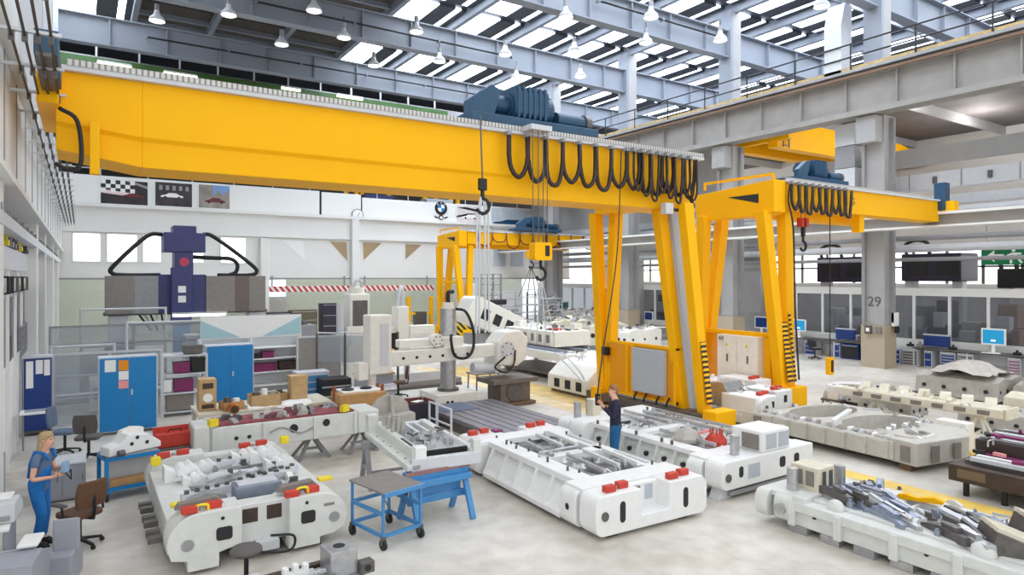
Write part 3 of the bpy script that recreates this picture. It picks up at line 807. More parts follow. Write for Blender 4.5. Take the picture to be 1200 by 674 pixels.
# ---------------------------------------------------------------- posters, emblem and clock on the gallery
def pic(name, label, cat, pa, pb, ya, yb, m, y=GY - 0.2, fr=PANELW):
    x0, z1 = PY(pa, ya, y); x1, z0 = PY(pb, yb, y)
    t = thing(name, label, cat, ((x0 + x1) / 2, y, (z0 + z1) / 2))
    w, h = (x1 - x0) / 2, (z1 - z0) / 2
    MB().box(-w - 0.08, w + 0.08, 0.0, 0.05, -h - 0.08, h + 0.08).build('frame', fr, t)
    MB().box(-w, w, -0.02, 0.0, -h, h).build('print', m, t)
    return t, w, h
PD = mat('poster_dark', (44, 34, 38), 0.5, var=0.5, scale=1.2)
PD2 = mat('poster_dark_grey', (56, 50, 54), 0.5, var=0.5, scale=1.8)
PT = mat('poster_street', (150, 142, 132), 0.5, var=0.35, scale=1.5)
def car(parent, w, h, m, cx=0.0, cz=0.0, s=1.0):
    pr = [(-1, 0), (-0.95, 0.22), (-0.6, 0.32), (-0.25, 0.6), (0.35, 0.6), (0.65, 0.34), (0.95, 0.24), (1, 0)]
    MB().prism([(cx + p[0] * w * s, cz + p[1] * h * s) for p in pr], 'y', -0.035, -0.02).build('car_print', m, parent)
    for q in (-0.6, 0.6):
        MB().cyl((cx + q * w * s, -0.045, cz), (cx + q * w * s, -0.035, cz), 0.16 * h * s, n=12).build('wheel_print', BLACK, parent)
t, w, h = pic('poster', 'dark poster of a red car in streaks of light with a chequered corner', 'poster', 118, 173, 210, 241, PD)
MB().prism([(-w, h * 0.2), (w * 0.4, -h * 0.05), (-w * 0.1, -h * 0.25), (-w, -h * 0.1)], 'y', -0.03, -0.02).build('light_streak', mat('streak', (240, 214, 216), 0.6), t)
MB().prism([(0, h), (w, h * 0.4), (w, h * 0.62), (w * 0.3, h)], 'y', -0.03, -0.02).build('light_streak', GREYM, t)
car(t, w, h, mat('car_red', (112, 26, 36), 0.4), 0.35 * w, -0.35 * h, 0.5)
f = MB()
for i in range(7):
    for j in range(3):
        if (i + j) % 2 == 0:
            f.box(-w + 0.25 * i, -w + 0.25 * i + 0.25, -0.031, -0.02, h - 0.24 * j - 0.24, h - 0.24 * j)
f.build('chequer_pattern', PAPER, t)
t, w, h = pic('poster', 'dark poster of a pale car standing in a showroom', 'poster', 182, 225, 213, 243, PD2)
car(t, w, h, PAPER, -0.1 * w, -0.25 * h, 0.62)
for i in range(5):
    MB().box(-w * 0.8 + i * 0.36 * w, -w * 0.8 + i * 0.36 * w + 0.18, -0.03, -0.02, 0.35 * h, 0.75 * h).build('light_streak', GREYM, t)
t, w, h = pic('poster', 'poster of a dark red saloon car on a street, beside the showroom poster', 'poster', 233, 269, 216, 245, PT)
MB().box(-w * 0.1, w, -0.03, -0.02, 0.1 * h, h).build('sky_print', mat('poster_sky', (120, 160, 214), 0.5), t)
MB().prism([(0.0, -0.1 * h), (0.2 * w, 0.7 * h), (0.5 * w, 0.2 * h), (0.9 * w, 0.6 * h), (w, -0.1 * h)], 'y', -0.036, -0.03).build('house_print', PT, t)
car(t, w, h, mat('car_dark_red', (110, 40, 44), 0.4), 0.05 * w, -0.5 * h, 0.68)
t, w, h = pic('poster', 'pale poster of a white car with black bands, right of the round emblem', 'poster', 535, 561, 240, 262, mat('poster_pale', (226, 218, 216), 0.5, var=0.1, scale=2))
car(t, w, h, PAPER, 0.2 * w, -0.45 * h, 0.7)
MB().prism([(-w, h * 0.7), (w, h * 0.3), (w, h * 0.55), (-w * 0.2, h * 0.8)], 'y', -0.03, -0.02).build('dark_band', BLACK, t)
MB().prism([(-w, -h * 0.25), (0, 0.1 * h), (w * 0.9, h * 0.12), (-w, -h * 0.45)], 'y', -0.03, -0.02).build('dark_band', BLACK, t)
t, w, h = pic('poster', 'blue poster of a dark blue car behind the most distant hoist', 'poster', 576, 628, 243, 268, mat('poster_sea', (196, 208, 216), 0.5, var=0.1, scale=2))
car(t, w, h, mat('car_blue', (24, 74, 112), 0.4), -0.1 * w, -0.7 * h, 0.85)
# round emblem
x, z = PY(517, 244, GY - 0.2)
t = thing('emblem', 'round black ringed emblem with blue and white quarters on the white parapet', 'emblem', (x, GY - 0.2, z))
MB().cyl((0, 0, 0), (0, 0.05, 0), 0.52, n=32).build('ring', BLACK, t)
for q in range(4):
    a0 = q * PI / 2
    MB().prism([(0, 0)] + [(0.3 * math.cos(a0 + PI / 2 * k / 8), 0.3 * math.sin(a0 + PI / 2 * k / 8)) for k in range(9)], 'y', -0.02, 0.0).build('quarter', PAPER if q % 2 == 0 else mat('emblem_blue', (40, 130, 200), 0.4), t)
def text(parent, body, size, m, loc, rot=(PI / 2, 0, 0), name='lettering'):
    c = bpy.data.curves.new(name, 'FONT'); c.body = body; c.size = size; c.align_x = 'CENTER'; c.align_y = 'CENTER'; c.extrude = 0.004
    c.materials.append(m)
    o = bpy.data.objects.new(name, c); COL.objects.link(o); o.location = loc; o.rotation_euler = rot
    bpy.context.view_layer.update()
    me = bpy.data.meshes.new_from_object(o.evaluated_get(bpy.context.evaluated_depsgraph_get()))
    bpy.data.objects.remove(o)
    q = bpy.data.objects.new(name, me); COL.objects.link(q); q.location = loc; q.rotation_euler = rot
    if parent: q.parent = parent
    return q
for ch, a in (('B', 135), ('M', 90), ('W', 45)):
    text(t, ch, 0.2, PAPER, (0.41 * math.cos(R(a)), -0.006, 0.41 * math.sin(R(a))), (PI / 2, R(90 - a), 0))
for (pp, body, sz, lc, rr) in text_jobs:
    text(pp, body, sz, DSTEEL, lc, (PI / 2, 0, rr))
x, z = PY(517, 255, GY - 0.2)
t = thing('emblem', 'small black winged emblem below the round blue and white emblem', 'emblem', (x, GY - 0.2, z))
MB().cyl((0, 0, 0), (0, 0.05, 0), 0.2, n=24).build('disc', BLACK, t)
for s in (-1, 1):
    MB().prism([(s * 0.24, 0.02), (s * 0.62, 0.12), (s * 0.5, -0.02), (s * 0.26, -0.08)], 'y', 0, 0.03).build('wing', BLACK, t)
MB().cyl((0, -0.01, 0), (0, 0, 0), 0.12, n=20).build('centre', PAPER, t)
x, z = PY(419, 252, GY - 0.25)
t = thing('wall_clock', 'round white wall clock on the gallery front by the white pillar', 'clock', (x, GY - 0.3, z))
MB().cyl((0, 0, 0), (0, 0.08, 0), 0.44, n=28).build('case', GREYM, t)
MB().cyl((0, -0.01, 0), (0, 0.0, 0), 0.38, n=28).build('dial', PAPER, t)
MB().bar((0, -0.02, 0), (0.14, -0.02, 0.16), 0.04, 0.02).build('hand', BLACK, t)
MB().bar((0, -0.02, 0), (-0.02, -0.02, -0.27), 0.03, 0.02).build('hand', BLACK, t)
# exit sign in the side aisle
y, z = PX(1178, 300, 33.0)
t = thing('exit_sign', 'green emergency exit sign with running figure and arrow over the glass partition', 'sign', (33.0, y, z))
MB().box(0, 0.06, -0.9, 0.9, -0.38, 0.38).build('panel', SIGNG, t)
MB().prism([(0.7, 0), (0.4, 0.25), (0.4, 0.08), (0.05, 0.08), (0.05, -0.08), (0.4, -0.08), (0.4, -0.25)], 'x', -0.015, 0.0).build('arrow', PAPER, t)
fg = MB().cyl((-0.02, -0.3, 0.24), (0, -0.3, 0.24), 0.07, n=10)
fg.build('figure_head', PAPER, t)
MB().prism([(-0.22, 0.14), (-0.4, 0.14), (-0.48, -0.08), (-0.34, -0.1)], 'x', -0.015, 0).build('figure_body', PAPER, t)
for a, b in (((-0.42, -0.06), (-0.2, -0.16)), ((-0.2, -0.16), (-0.22, -0.32)), ((-0.42, -0.06), (-0.6, -0.3)), ((-0.28, 0.1), (-0.08, 0.02)), ((-0.36, 0.1), (-0.58, 0.08))):
    MB().bar((-0.01, a[0], a[1]), (-0.01, b[0], b[1]), 0.02, 0.08).build('figure_limb', PAPER, t)
MB().cyl((0.03, -0.7, 0.38), (0.03, -0.7, 1.6), 0.02, n=6).build('hanger', GREYM, t)
MB().cyl((0.03, 0.7, 0.38), (0.03, 0.7, 1.6), 0.02, n=6).build('hanger', GREYM, t)
# ================================================================ WHITE PRESS DIES IN THE MIDDLE OF THE FLOOR
def pbox(name, m, t, x0, x1, y0, y1, z0, z1, b=0.015):
    return MB().box(x0, x1, y0, y1, z0, z1).build(name, m, t, b)

def side_pockets(t, L0, L1, xs, sgn, H, n, m, holes=False):
    """flank of a die: sloping web between ribs, flange below and above; sgn -1 = flank faces -x"""
    q = -sgn
    X = lambda d: xs + q * d
    MB().prism([(X(0), 0.07), (X(0), 0.15), (X(0.16), 0.18), (X(0.5), 0.18), (X(0.5), 0.07)], 'y', L0, L1).build('side_flange', m, t, 0.01)
    MB().prism([(X(0.12), 0.14), (X(0.5), 0.14), (X(0.5), H - 0.04), (X(0.36), H - 0.04)], 'y', L0, L1).build('side_web', m, t)
    for i in range(n + 1):
        y = L0 + (L1 - L0) * i / n
        MB().prism([(X(0.0), 0.1), (X(0.2), 0.1), (X(0.42), H - 0.04), (X(0.24), H - 0.02)], 'y', y - 0.03, y + 0.03).build('rib', m, t, 0.008)
        if holes and i < n:
            ym = y + (L1 - L0) / n * 0.6
            MB().cyl((X(0.19), ym, 0.38), (X(0.4), ym, 0.38), 0.05, n=12).build('hole', HOLE, t)
            MB().cyl((X(0.12), ym - 0.25, 0.24), (X(0.4), ym - 0.25, 0.24), 0.035, n=10).build('hole', HOLE, t)

def red_pair(t, x, y, z, rz=0):
    for k in (-1, 1):
        MB().at((x + 0.15 * k, y + (0.03 if k > 0 else -0.03), z), rz).box(-0.095, 0.095, -0.06, 0.06, 0, 0.09).build('red_stop_block', RED, t, 0.008)
    MB().cyl((x, y, z), (x, y, z + 0.05), 0.03, n=8).build('bolt', STEEL, t)

def insert_parts(t, x0, x1, y0, y1, z, seed, n=7, m=STEEL, hmax=0.16, long_axis='y'):
    """tool steels lying in the opening: long rods and shaped segments, each its own part"""
    r = random.Random(seed)
    for i in range(n):
        fx = (i + 0.5) / n
        x = x0 + (x1 - x0) * fx
        a = y0 + (y1 - y0) * r.uniform(0.02, 0.25); b = y0 + (y1 - y0) * r.uniform(0.7, 0.98)
        w = (x1 - x0) / n * 0.62; h = r.uniform(0.3, 1) * hmax
        sk = r.uniform(-0.6, 0.6) * w
        if long_axis == 'y':
            rings = [[(x + sk * u - w / 2, yy, z), (x + sk * u + w / 2, yy, z), (x + sk * u + w / 2 * 0.7, yy, z + h * (0.7 + 0.3 * math.sin(3 * u + i))), (x + sk * u - w / 2 * 0.7, yy, z + h * (0.7 + 0.3 * math.cos(4 * u + i)))] for u, yy in ((q / 6, a + (b - a) * q / 6) for q in range(7))]
        MB().loft(rings).build('tool_insert', m, t, 0.008)

def bolts(t, pts, z, r=0.03, h=0.05):
    for (x, y) in pts:
        MB().cyl((x, y, z), (x, y, z + h), r, n=8).build('bolt', DSTEEL, t)

# ---- die A: nearest white die --------------------------------------------
t = thing('press_die', 'long white press die in the foreground with red blocks on both ends, before the man', 'press die', (6.47, 7.62, 0.0), R(-2.2))
t.scale = (1, 1, 1.1)
W_, L_, H_ = 2.35, 4.72, 0.62
fr = MB()
# near end beam: outline with a pocket in its middle
poly = rrect(0, 0.86, 0.06, H_, 0.14, corners=(1, 0, 0, 1)) 
end = rrect(0, W_, 0.06, H_, 0.15)
left = [(0.15 - 0.15 * math.sin(PI / 2 * k / 6), 0.21 - 0.15 * math.cos(PI / 2 * k / 6)) for k in range(7)]
outl = [(0.15 + 0.0, 0.06)] + left[1:] + [(0.15 - 0.15 * math.cos(PI / 2 * k / 6), H_ - 0.15 + 0.15 * math.sin(PI / 2 * k / 6)) for k in range(7)]
outl += [(0.9, H_), (0.9, 0.24), (1.5, 0.24), (1.5, H_), (W_ - 0.1, H_), (W_, H_ - 0.1), (W_, 0.14), (W_ - 0.08, 0.06)]
def end_beam(t, y0, y1, flip=False):
    e = MB().prism(outl, 'y', y0, y1).build('end_beam', WHITE, t, 0.012)
    yb = y0 if not flip else y1
    pbox('end_beam_back', WHITE, t, 0.88, 1.52, (y1 - 0.12) if not flip else y0, y1 if not flip else y0 + 0.12, 0.1, H_ - 0.02)
    for x in (0.52, 1.86):
        MB().prism(rrect(x - 0.055, x + 0.055, 0.2, 0.5, 0.054), 'y', yb - 0.004, yb + 0.03).build('slot', HOLE, t)
    MB().cyl((0.17, yb - 0.02, 0.34), (0.17, yb + 0.02, 0.34), 0.065, n=16).build('pivot_bolt', DSTEEL, t)
    MB().cyl((W_, (y0 + y1) / 2, 0.36), (W_ + 0.14, (y0 + y1) / 2, 0.36), 0.06, n=12).build('pivot_pin', STEEL, t)
    return e
end_beam(t, 0, 0.42)
end_beam(t, L_ - 0.42, L_, True)
for yb in (0.305,):
    for x, m in ((1.05, WGREY), (1.32, PANGREY)):
        MB().box(x - 0.085, x + 0.085, yb - 0.012, yb, 0.34, 0.56).build('window', m, t)
for y0 in (0.5, L_ - 0.92):
    e = MB().prism(rrect(-0.03, 0.5, 0.06, 0.6, 0.14, corners=(1, 0, 0, 1)), 'y', y0, y0 + 0.42).build('corner_block', WHITE, t, 0.02)
    MB().prism(rrect(W_ - 0.5, W_ + 0.03, 0.06, 0.6, 0.14, corners=(0, 1, 1, 0)), 'y', y0, y0 + 0.42).build('corner_block', WHITE, t, 0.02)
    MB().cyl((-0.035, y0 + 0.2, 0.33), (-0.02, y0 + 0.2, 0.33), 0.05, n=12).build('hole', HOLE, t)
side_pockets(t, 0.98, 3.62, 0.02, -1, 0.58, 5, WHITE)
side_pockets(t, 0.98, 3.62, W_ - 0.02, 1, 0.58, 5, WHITE)
# top deck around two openings
for (a, b, c, d) in ((0.26, 0.62, 0.9, L_ - 0.9), (W_ - 0.56, W_ - 0.26, 0.9, L_ - 0.9), (0.07, W_ - 0.07, 0.43, 0.91), (0.07, W_ - 0.07, L_ - 0.91, L_ - 0.43), (0.62, W_ - 0.42, 2.2, 2.45)):
    pbox('top_deck', WHITE, t, a, b, c, d, 0.52, 0.63, 0.015)
pbox('inner_floor', DGREY, t, 0.3, W_ - 0.3, 0.42, L_ - 0.42, 0.2, 0.42)
insert_parts(t, 0.72, 1.8, 0.85, 2.15, 0.42, 3, 6, STEEL, 0.26)
insert_parts(t, 0.72, 1.8, 2.5, 3.75, 0.42, 5, 6, STEEL, 0.26)
for (x, ya, yb, zz, m) in ((0.72, 2.2, 3.2, 0.66, STEEL), (0.9, 0.9, 2.1, 0.66, STEEL), (1.55, 2.6, 3.7, 0.68, WHITE), (1.65, 0.9, 2.0, 0.68, WHITE), (1.2, 2.55, 3.6, 0.68, LGREY), (1.28, 1.0, 2.1, 0.68, LGREY)):
    MB().bar((x, ya, zz), (x + 0.08, yb, zz), 0.07, 0.06).build('bar', m, t, 0.008)
MB().tube([(0.5, 2.32, 0.63), (0.5, 2.32, 0.7), (1.4, 2.36, 0.7), (1.5, 2.36, 0.63)], 0.025, 8).build('handle_rod', STEEL, t, smooth=True)
r = random.Random(4)
for k in range(16):
    x = r.choice((0.45, 0.55, 1.95, 2.05, r.uniform(0.7, 1.8))); y = r.uniform(0.6, 4.0)
    MB().cyl((x, y, 0.63), (x, y, 0.63 + r.uniform(0.03, 0.09)), 0.022, n=8).build('bolt', DSTEEL, t)
for y in (1.5, 3.0):
    MB().box(1.9, 1.98, y - 0.5, y + 0.4, 0.63, 0.66).build('wear_strip', LGREY, t)
red_pair(t, 0.52, 0.18, 0.62); red_pair(t, 1.84, 0.18, 0.62)
red_pair(t, 0.4, L_ - 0.2, 0.62); red_pair(t, 1.84, L_ - 0.2, 0.62)
MB().box(0.75, 0.95, L_ - 0.3, L_ - 0.12, 0.62, 0.66).build('purple_pad', MAROON, t)
for x in (0.4, 1.9):
    for y in (0.2, 1.5, 3.0, 4.35):
        pbox('support_block', BROWN, t, x - 0.1, x + 0.1, y - 0.1, y + 0.1, 0.0, 0.08, 0)

# ---- die B: white die behind the man ---------------------------------------
t = thing('press_die', 'white press die behind the man, with steel posts and a red lump on top', 'press die', (9.48, 7.75, 0.0), R(0.5))
W_, L_, H_ = 2.75, 4.75, 0.72
nb = rrect(0, W_, 0.2, 0.7, 0.14, corners=(1, 0, 0, 1))
for (y0, y1) in ((0, 0.4), (L_ - 0.4, L_)):
    MB().prism(nb, 'y', y0, y1).build('end_beam', WHITE, t, 0.015)
MB().cyl((0.16, -0.02, 0.42), (0.16, 0.02, 0.42), 0.075, n=16).build('pivot_bolt', DSTEEL, t)
for x, w, m in ((0.52, 0.06, HOLE), (1.75, 0.09, HOLE), (2.2, 0.08, HOLE)):
    MB().prism(rrect(x - w, x + w, 0.38, 0.58, 0.055), 'y', -0.005, 0.03).build('slot', m, t)
MB().box(0.72, 1.06, -0.008, 0.01, 0.32, 0.58).build('cover_plate', PANGREY, t, 0.004)
for y0 in (0.45,):
    MB().prism(rrect(-0.05, 0.55, 0.12, 0.66, 0.16, corners=(1, 0, 0, 1)), 'y', y0, y0 + 0.35).build('corner_block', WHITE, t, 0.02)
MB().prism(rrect(-0.02, 0.9, 0.12, 0.74, 0.2, corners=(0, 0, 0, 1)), 'y', L_ - 0.95, L_ - 0.45).build('corner_block', WHITE, t, 0.02)
side_pockets(t, 0.85, 3.8, 0.05, -1, 0.66, 6, DGREY, True)
side_pockets(t, 0.85, 3.8, W_ - 0.05, 1, 0.66, 6, DGREY)
for (a, b, c, d) in ((0.28, 0.6, 0.82, L_ - 0.9), (W_ - 0.6, W_ - 0.28, 0.82, L_ - 0.9), (0.07, W_ - 0.07, 0.41, 0.83), (0.07, W_ - 0.07, L_ - 0.91, L_ - 0.41), (0.55, W_ - 0.5, 2.5, 2.75)):
    pbox('top_deck', WHITE, t, a, b, c, d, 0.6, 0.7)
pbox('inner_floor', DGREY, t, 0.3, W_ - 0.3, 0.4, L_ - 0.4, 0.3, 0.48)
insert_parts(t, 0.7, 2.2, 0.75, 2.45, 0.48, 8, 7, WHITE, 0.24)
insert_parts(t, 0.7, 2.2, 2.8, 3.9, 0.48, 9, 7, WHITE, 0.24)
for (x, ya, yb) in ((0.8, 0.8, 2.3), (1.9, 1.0, 3.9), (1.2, 2.8, 3.9), (1.55, 2.7, 4.2), (2.3, 0.9, 4.0)):
    MB().bar((x, ya, 0.76), (x + 0.05, yb, 0.76), 0.06, 0.07).build('bar', STEEL, t, 0.008)
# white box with two pale plates, posts
b = pbox('pillar_block', WHITE, t, 1.2, 2.05, 0.05, 0.75, 0.7, 1.1, 0.03)
for x in (1.32, 1.7):
    MB().box(x, x + 0.3, 0.035, 0.05, 0.76, 1.04).build('cover_plate', PANGREY, b)
MB().box(1.185, 1.2, 0.12, 0.5, 0.74, 1.03).build('window', WGREY, b)
for (x, y, z) in ((0.72, 0.3, 0.7), (2.2, 0.35, 0.7), (0.35, 4.45, 0.7), (0.8, 4.55, 0.72)):
    MB().cyl((x, y, z), (x, y, z + 0.36), 0.085, n=18).build('guide_post', STEEL, t, smooth=False)
pbox('square_post', BEIGE, t, 0.62, 0.86, 4.2, 4.44, 0.7, 1.12)
MB().lathe([(0.01, 0), (0.2, 0), (0.22, 0.1), (0.15, 0.2), (0.01, 0.22)], 9, (1.12, 1.05, 0.66)).build('red_lump', RED, t)
for k in range(5):
    a = k * 1.3
    MB().cyl((1.12 + 0.1 * math.cos(a), 1.05 + 0.1 * math.sin(a), 0.8), (1.12 + 0.12 * math.cos(a), 1.05 + 0.12 * math.sin(a), 0.98), 0.02, n=6).build('bolt', RED, t)
MB().lathe([(0.01, 0), (0.28, 0), (0.3, 0.08), (0.2, 0.2), (0.05, 0.28), (0.01, 0.28)], 7, (0.85, 1.55, 0.68)).build('plaster_lump', CAST, t)
MB().bar((0.8, 1.75, 0.72), (1.1, 1.2, 0.92), 0.08, 0.05).build('bar', PINK, t)
r = random.Random(6)
for k in range(14):
    x = r.choice((0.3, 0.42, 2.35, 2.5)); y = r.uniform(0.8, 4.2)
    MB().cyl((x, y, 0.7), (x, y, 0.78), 0.03, n=8).build('bolt', DSTEEL, t)
for x in (0.25, 1.3, 2.4):
    for y in (0.25, L_ - 0.3):
        MB().prism([(x - 0.16, 0), (x + 0.16, 0), (x + 0.08, 0.2), (x - 0.08, 0.2)], 'y', y - 0.12, y + 0.12).build('support_foot', LGREY, t, 0.005)
MB().bar((0.3, 0.1, 0.1), (2.4, 0.1, 0.1), 0.08, 0.08).build('support_bar', GREYM, t)

# ---- die C: bottom corner die stacked with tool steels ----------------------
t = thing('press_die', 'pale die in the near corner, heaped with tool steels around its grated opening', 'press die', (9.3, 2.6, 0.0))
t.scale = (0.74, 1, 0.94)
W_, L_ = 2.5, 4.3
pbox('base_frame', DGREY, t, 0.3, W_, 0.1, L_ - 0.25, 0.12, 0.38, 0.02)
pbox('side_beam', DGREY, t, 0.06, 0.4, 0.0, L_ - 0.55, 0.36, 0.52, 0.02)
pbox('side_web', DGREY, t, 0.14, 0.3, 0.0, L_ - 0.6, 0.12, 0.4, 0.01)
for y in (0.55, 1.35, 2.15, 2.95, 3.7):
    pbox('rib', DGREY, t, 0.02, 0.2, y - 0.06, y + 0.06, 0.12, 0.5, 0.015)
for y in (1.75, 3.35):
    MB().cyl((0.14, y, 0.34), (0.12, y, 0.34), 0.03, n=10).build('hole', HOLE, t)
MB().prism(rrect(0, 0.7, 0.14, 0.6, 0.16, corners=(1, 0, 0, 1)), 'y', L_ - 0.6, L_ - 0.3).build('corner_block', DGREY, t, 0.02)
MB().prism(rrect(-0.1, 1.2, 0.14, 0.6, 0.18, corners=(1, 0, 0, 1)), 'y', L_ - 0.22, L_).build('end_beam', DGREY, t, 0.02)
pbox('end_deck', DGREY, t, 0.1, 2.2, L_ - 0.8, L_ - 0.02, 0.5, 0.606, 0.02)
MB().cyl((-0.1, L_ - 0.45, 0.36), (0.0, L_ - 0.45, 0.36), 0.09, n=14).build('pivot_pin', STEEL, t)
b = pbox('pillar_block', BEIGE, t, 0.72, 1.3, L_ - 0.75, L_ - 0.25, 0.6, 1.0, 0.015)
for (x, y) in ((0.715, L_ - 0.62), (0.715, L_ - 0.42)):
    MB().box(x - 0.012, x, y - 0.05, y + 0.09, 0.68, 0.93).build('window', WGREY, b)
for x in (0.85, 1.1):
    MB().box(x, x + 0.12, L_ - 0.762, L_ - 0.75, 0.68, 0.94).build('window', DSTEEL, b)
for (x, y) in ((0.45, L_ - 0.42), (1.5, L_ - 0.75), (1.15, 0.35), (0.45, 0.4)):
    MB().cyl((x, y, 0.55), (x, y, 0.98), 0.095, n=18).build('guide_post', STEEL, t)
pbox('top_deck', DGREY, t, 0.4, 1.1, 0.6, L_ - 0.8, 0.46, 0.56, 0.015)
pbox('top_deck', DGREY, t, 2.15, W_, 0.2, L_ - 0.8, 0.46, 0.56, 0.015)
pbox('inner_plate', GREYM, t, 1.0, 2.6, 1.0, 3.2, 0.38, 0.46, 0.005)
for i in range(5):
    pbox('grate_bar', LGREY, t, 1.0 + 0.37 * i, 1.05 + 0.37 * i, 1.0, 3.2, 0.46, 0.54, 0.004)
for y in (1.5, 2.0, 2.5):
    pbox('grate_bar', LGREY, t, 1.0, 2.6, y, y + 0.05, 0.46, 0.53, 0.004)
MB().ball((0.35, 3.1, 0.55), 0.13).build('knob', DGREY, t, smooth=True)
MB().ball((0.35, 1.15, 0.55), 0.15).build('knob', DGREY, t, smooth=True)
def steels(t, x, y, z, rz, n, seed, m=(BSTEEL, STEEL, DSTEEL), ln=0.8, tilt=0.16, w=0.15):
    rr = random.Random(seed)
    for i in range(n):
        l = ln * rr.uniform(0.6, 1.1); ww = w * rr.uniform(0.6, 1.2); hh = rr.uniform(0.08, 0.18)
        q = MB().at((x + rr.uniform(-0.25, 0.25), y + rr.uniform(-0.2, 0.2), z + 0.035 * (i // 3)), rz + rr.uniform(-0.25, 0.25), rr.uniform(-0.1, 0.1), rr.uniform(-tilt, 0.05))
        q.prism([(-l / 2, 0), (l / 2, 0), (l / 2, hh * 0.6), (l * 0.1, hh), (-l / 2, hh * 0.8)], 'y', -ww / 2, ww / 2)
        q.prism([(-l * 0.3, hh * 0.8), (l * 0.05, hh), (l * 0.05, hh + 0.05), (-l * 0.3, hh + 0.04)], 'y', -ww * 0.3, ww * 0.3)
        q.build('tool_steel', m[i % len(m)], t, 0.006)
steels(t, 0.85, 3.1, 0.54, R(60), 7, 21, (DSTEEL, BSTEEL, BSTEEL), 0.9)
steels(t, 1.35, 3.0, 0.52, R(70), 8, 22, (BSTEEL, STEEL, DSTEEL), 1.0)
steels(t, 0.85, 2.5, 0.52, R(65), 6, 23, (BSTEEL, STEEL), 0.9)
steels(t, 1.2, 2.7, 0.52, R(60), 6, 27, (BSTEEL, LGREY), 0.9)
steels(t, 1.8, 3.25, 0.56, R(20), 6, 24, (DSTEEL, BLACK, BSTEEL), 0.7)
steels(t, 0.75, 1.5, 0.54, R(55), 7, 25, (DSTEEL, BSTEEL, STEEL), 1.0)
steels(t, 1.15, 1.6, 0.52, R(50), 7, 26, (BSTEEL, BSTEEL, LGREY), 1.1)
steels(t, 1.7, 1.5, 0.54, R(45), 6, 28, (BSTEEL, DSTEEL), 0.9)
for (x, y, n) in ((0.72, 1.05, 4), (1.75, 0.95, 4)):
    bk = MB().at((x, y, 0.5), R(35), R(18)).box(-0.3, 0.3, -0.25, 0.25, 0, 0.3).build('clamp_block', DSTEEL, t, 0.01)
    for k in range(n):
        MB().at((x, y, 0.5), R(35), R(18)).box(-0.28 + 0.15 * k, -0.17 + 0.15 * k, -0.27, 0.27, 0.3, 0.36).build('clamp_bar', BEIGE, bk, 0.006)
ypc = MB().at((2.1, 2.5, 0.58), R(100), 0, R(6))
ypc.prism([(-0.3, 0), (0.3, 0), (0.33, 0.07), (0.2, 0.1), (0.05, 0.06), (-0.2, 0.1), (-0.33, 0.04)], 'y', -0.07, 0.07).build('yellow_tool', YEL, t, 0.01)
for i in range(7):
    y = 0.35 + 0.52 * i
    pbox('support_block', STEEL if i % 2 else GREYM, t, 0.1, 0.45, y, y + 0.3, 0.0, 0.12, 0.008)
for i in range(5):
    pbox('support_block', GREYM, t, W_ - 0.5, W_ - 0.1, 0.3 + 0.75 * i, 0.6 + 0.75 * i, 0.0, 0.12, 0.008)
t2 = thing('press_die', 'white block with a grey plate at the picture edge, past the heaped die', 'press die', (11.55, 2.1, 0.0))
pbox('base_frame', DGREY, t2, 0.0, 1.1, -0.2, 0.45, 0.1, 0.5)
pbox('pillar_block', DGREY, t2, 0.15, 1.0, -0.1, 0.4, 0.5, 1.1)
MB().box(0.135, 0.15, 0.0, 0.3, 0.6, 1.0).build('window', WGREY, t2)
for y in (-0.1, 0.35):
    pbox('support_foot', GREYM, t2, 0.1, 1.0, y - 0.08, y + 0.08, 0, 0.1)
# ================================================================ LEFT HALF OF THE FLOOR
# ---- die D: grey-white die near the lower edge
t = thing('press_die', 'grey white die with round lugs, yellow blocks and pairs of red blocks, near the stool', 'press die', (0.94, 9.75, 0.0))
t.scale = (1.04, 1, 1)
def lug_plate(t, y0, y1, W, H, m):
    arc = lambda cx, r, h, flip: [(cx - flip * r * math.cos(a), 0.42 + h * math.sin(a)) for a in [PI / 2 * k / 7 for k in range(8)]]
    lf = arc(0.38, 0.38, 0.4, 1) + [(0.9, 0.82), (0.9, 0.3), (0.62, 0.24), (0.62, 0.05), (0.24, 0.05), (0.24, 0.2), (0.05, 0.24)]
    rt = arc(W - 0.38, 0.38, 0.38, -1) + [(1.52, 0.8), (1.52, 0.06), (1.95, 0.06), (1.95, 0.16), (W - 0.2, 0.18), (W - 0.05, 0.26)]
    MB().prism(lf, 'y', y0, y1).build('lug_block', m, t, 0.015)
    MB().prism(rt, 'y', y0, y1).build('lug_block', m, t, 0.015)
    ym = (y0 + 0.2, y1) if y0 < 1 else (y0, y1 - 0.15)
    return MB().box(0.88, 1.54, ym[0], ym[1], 0.2, 0.76).build('middle_plate', m, t, 0.012)
W_ = 2.35
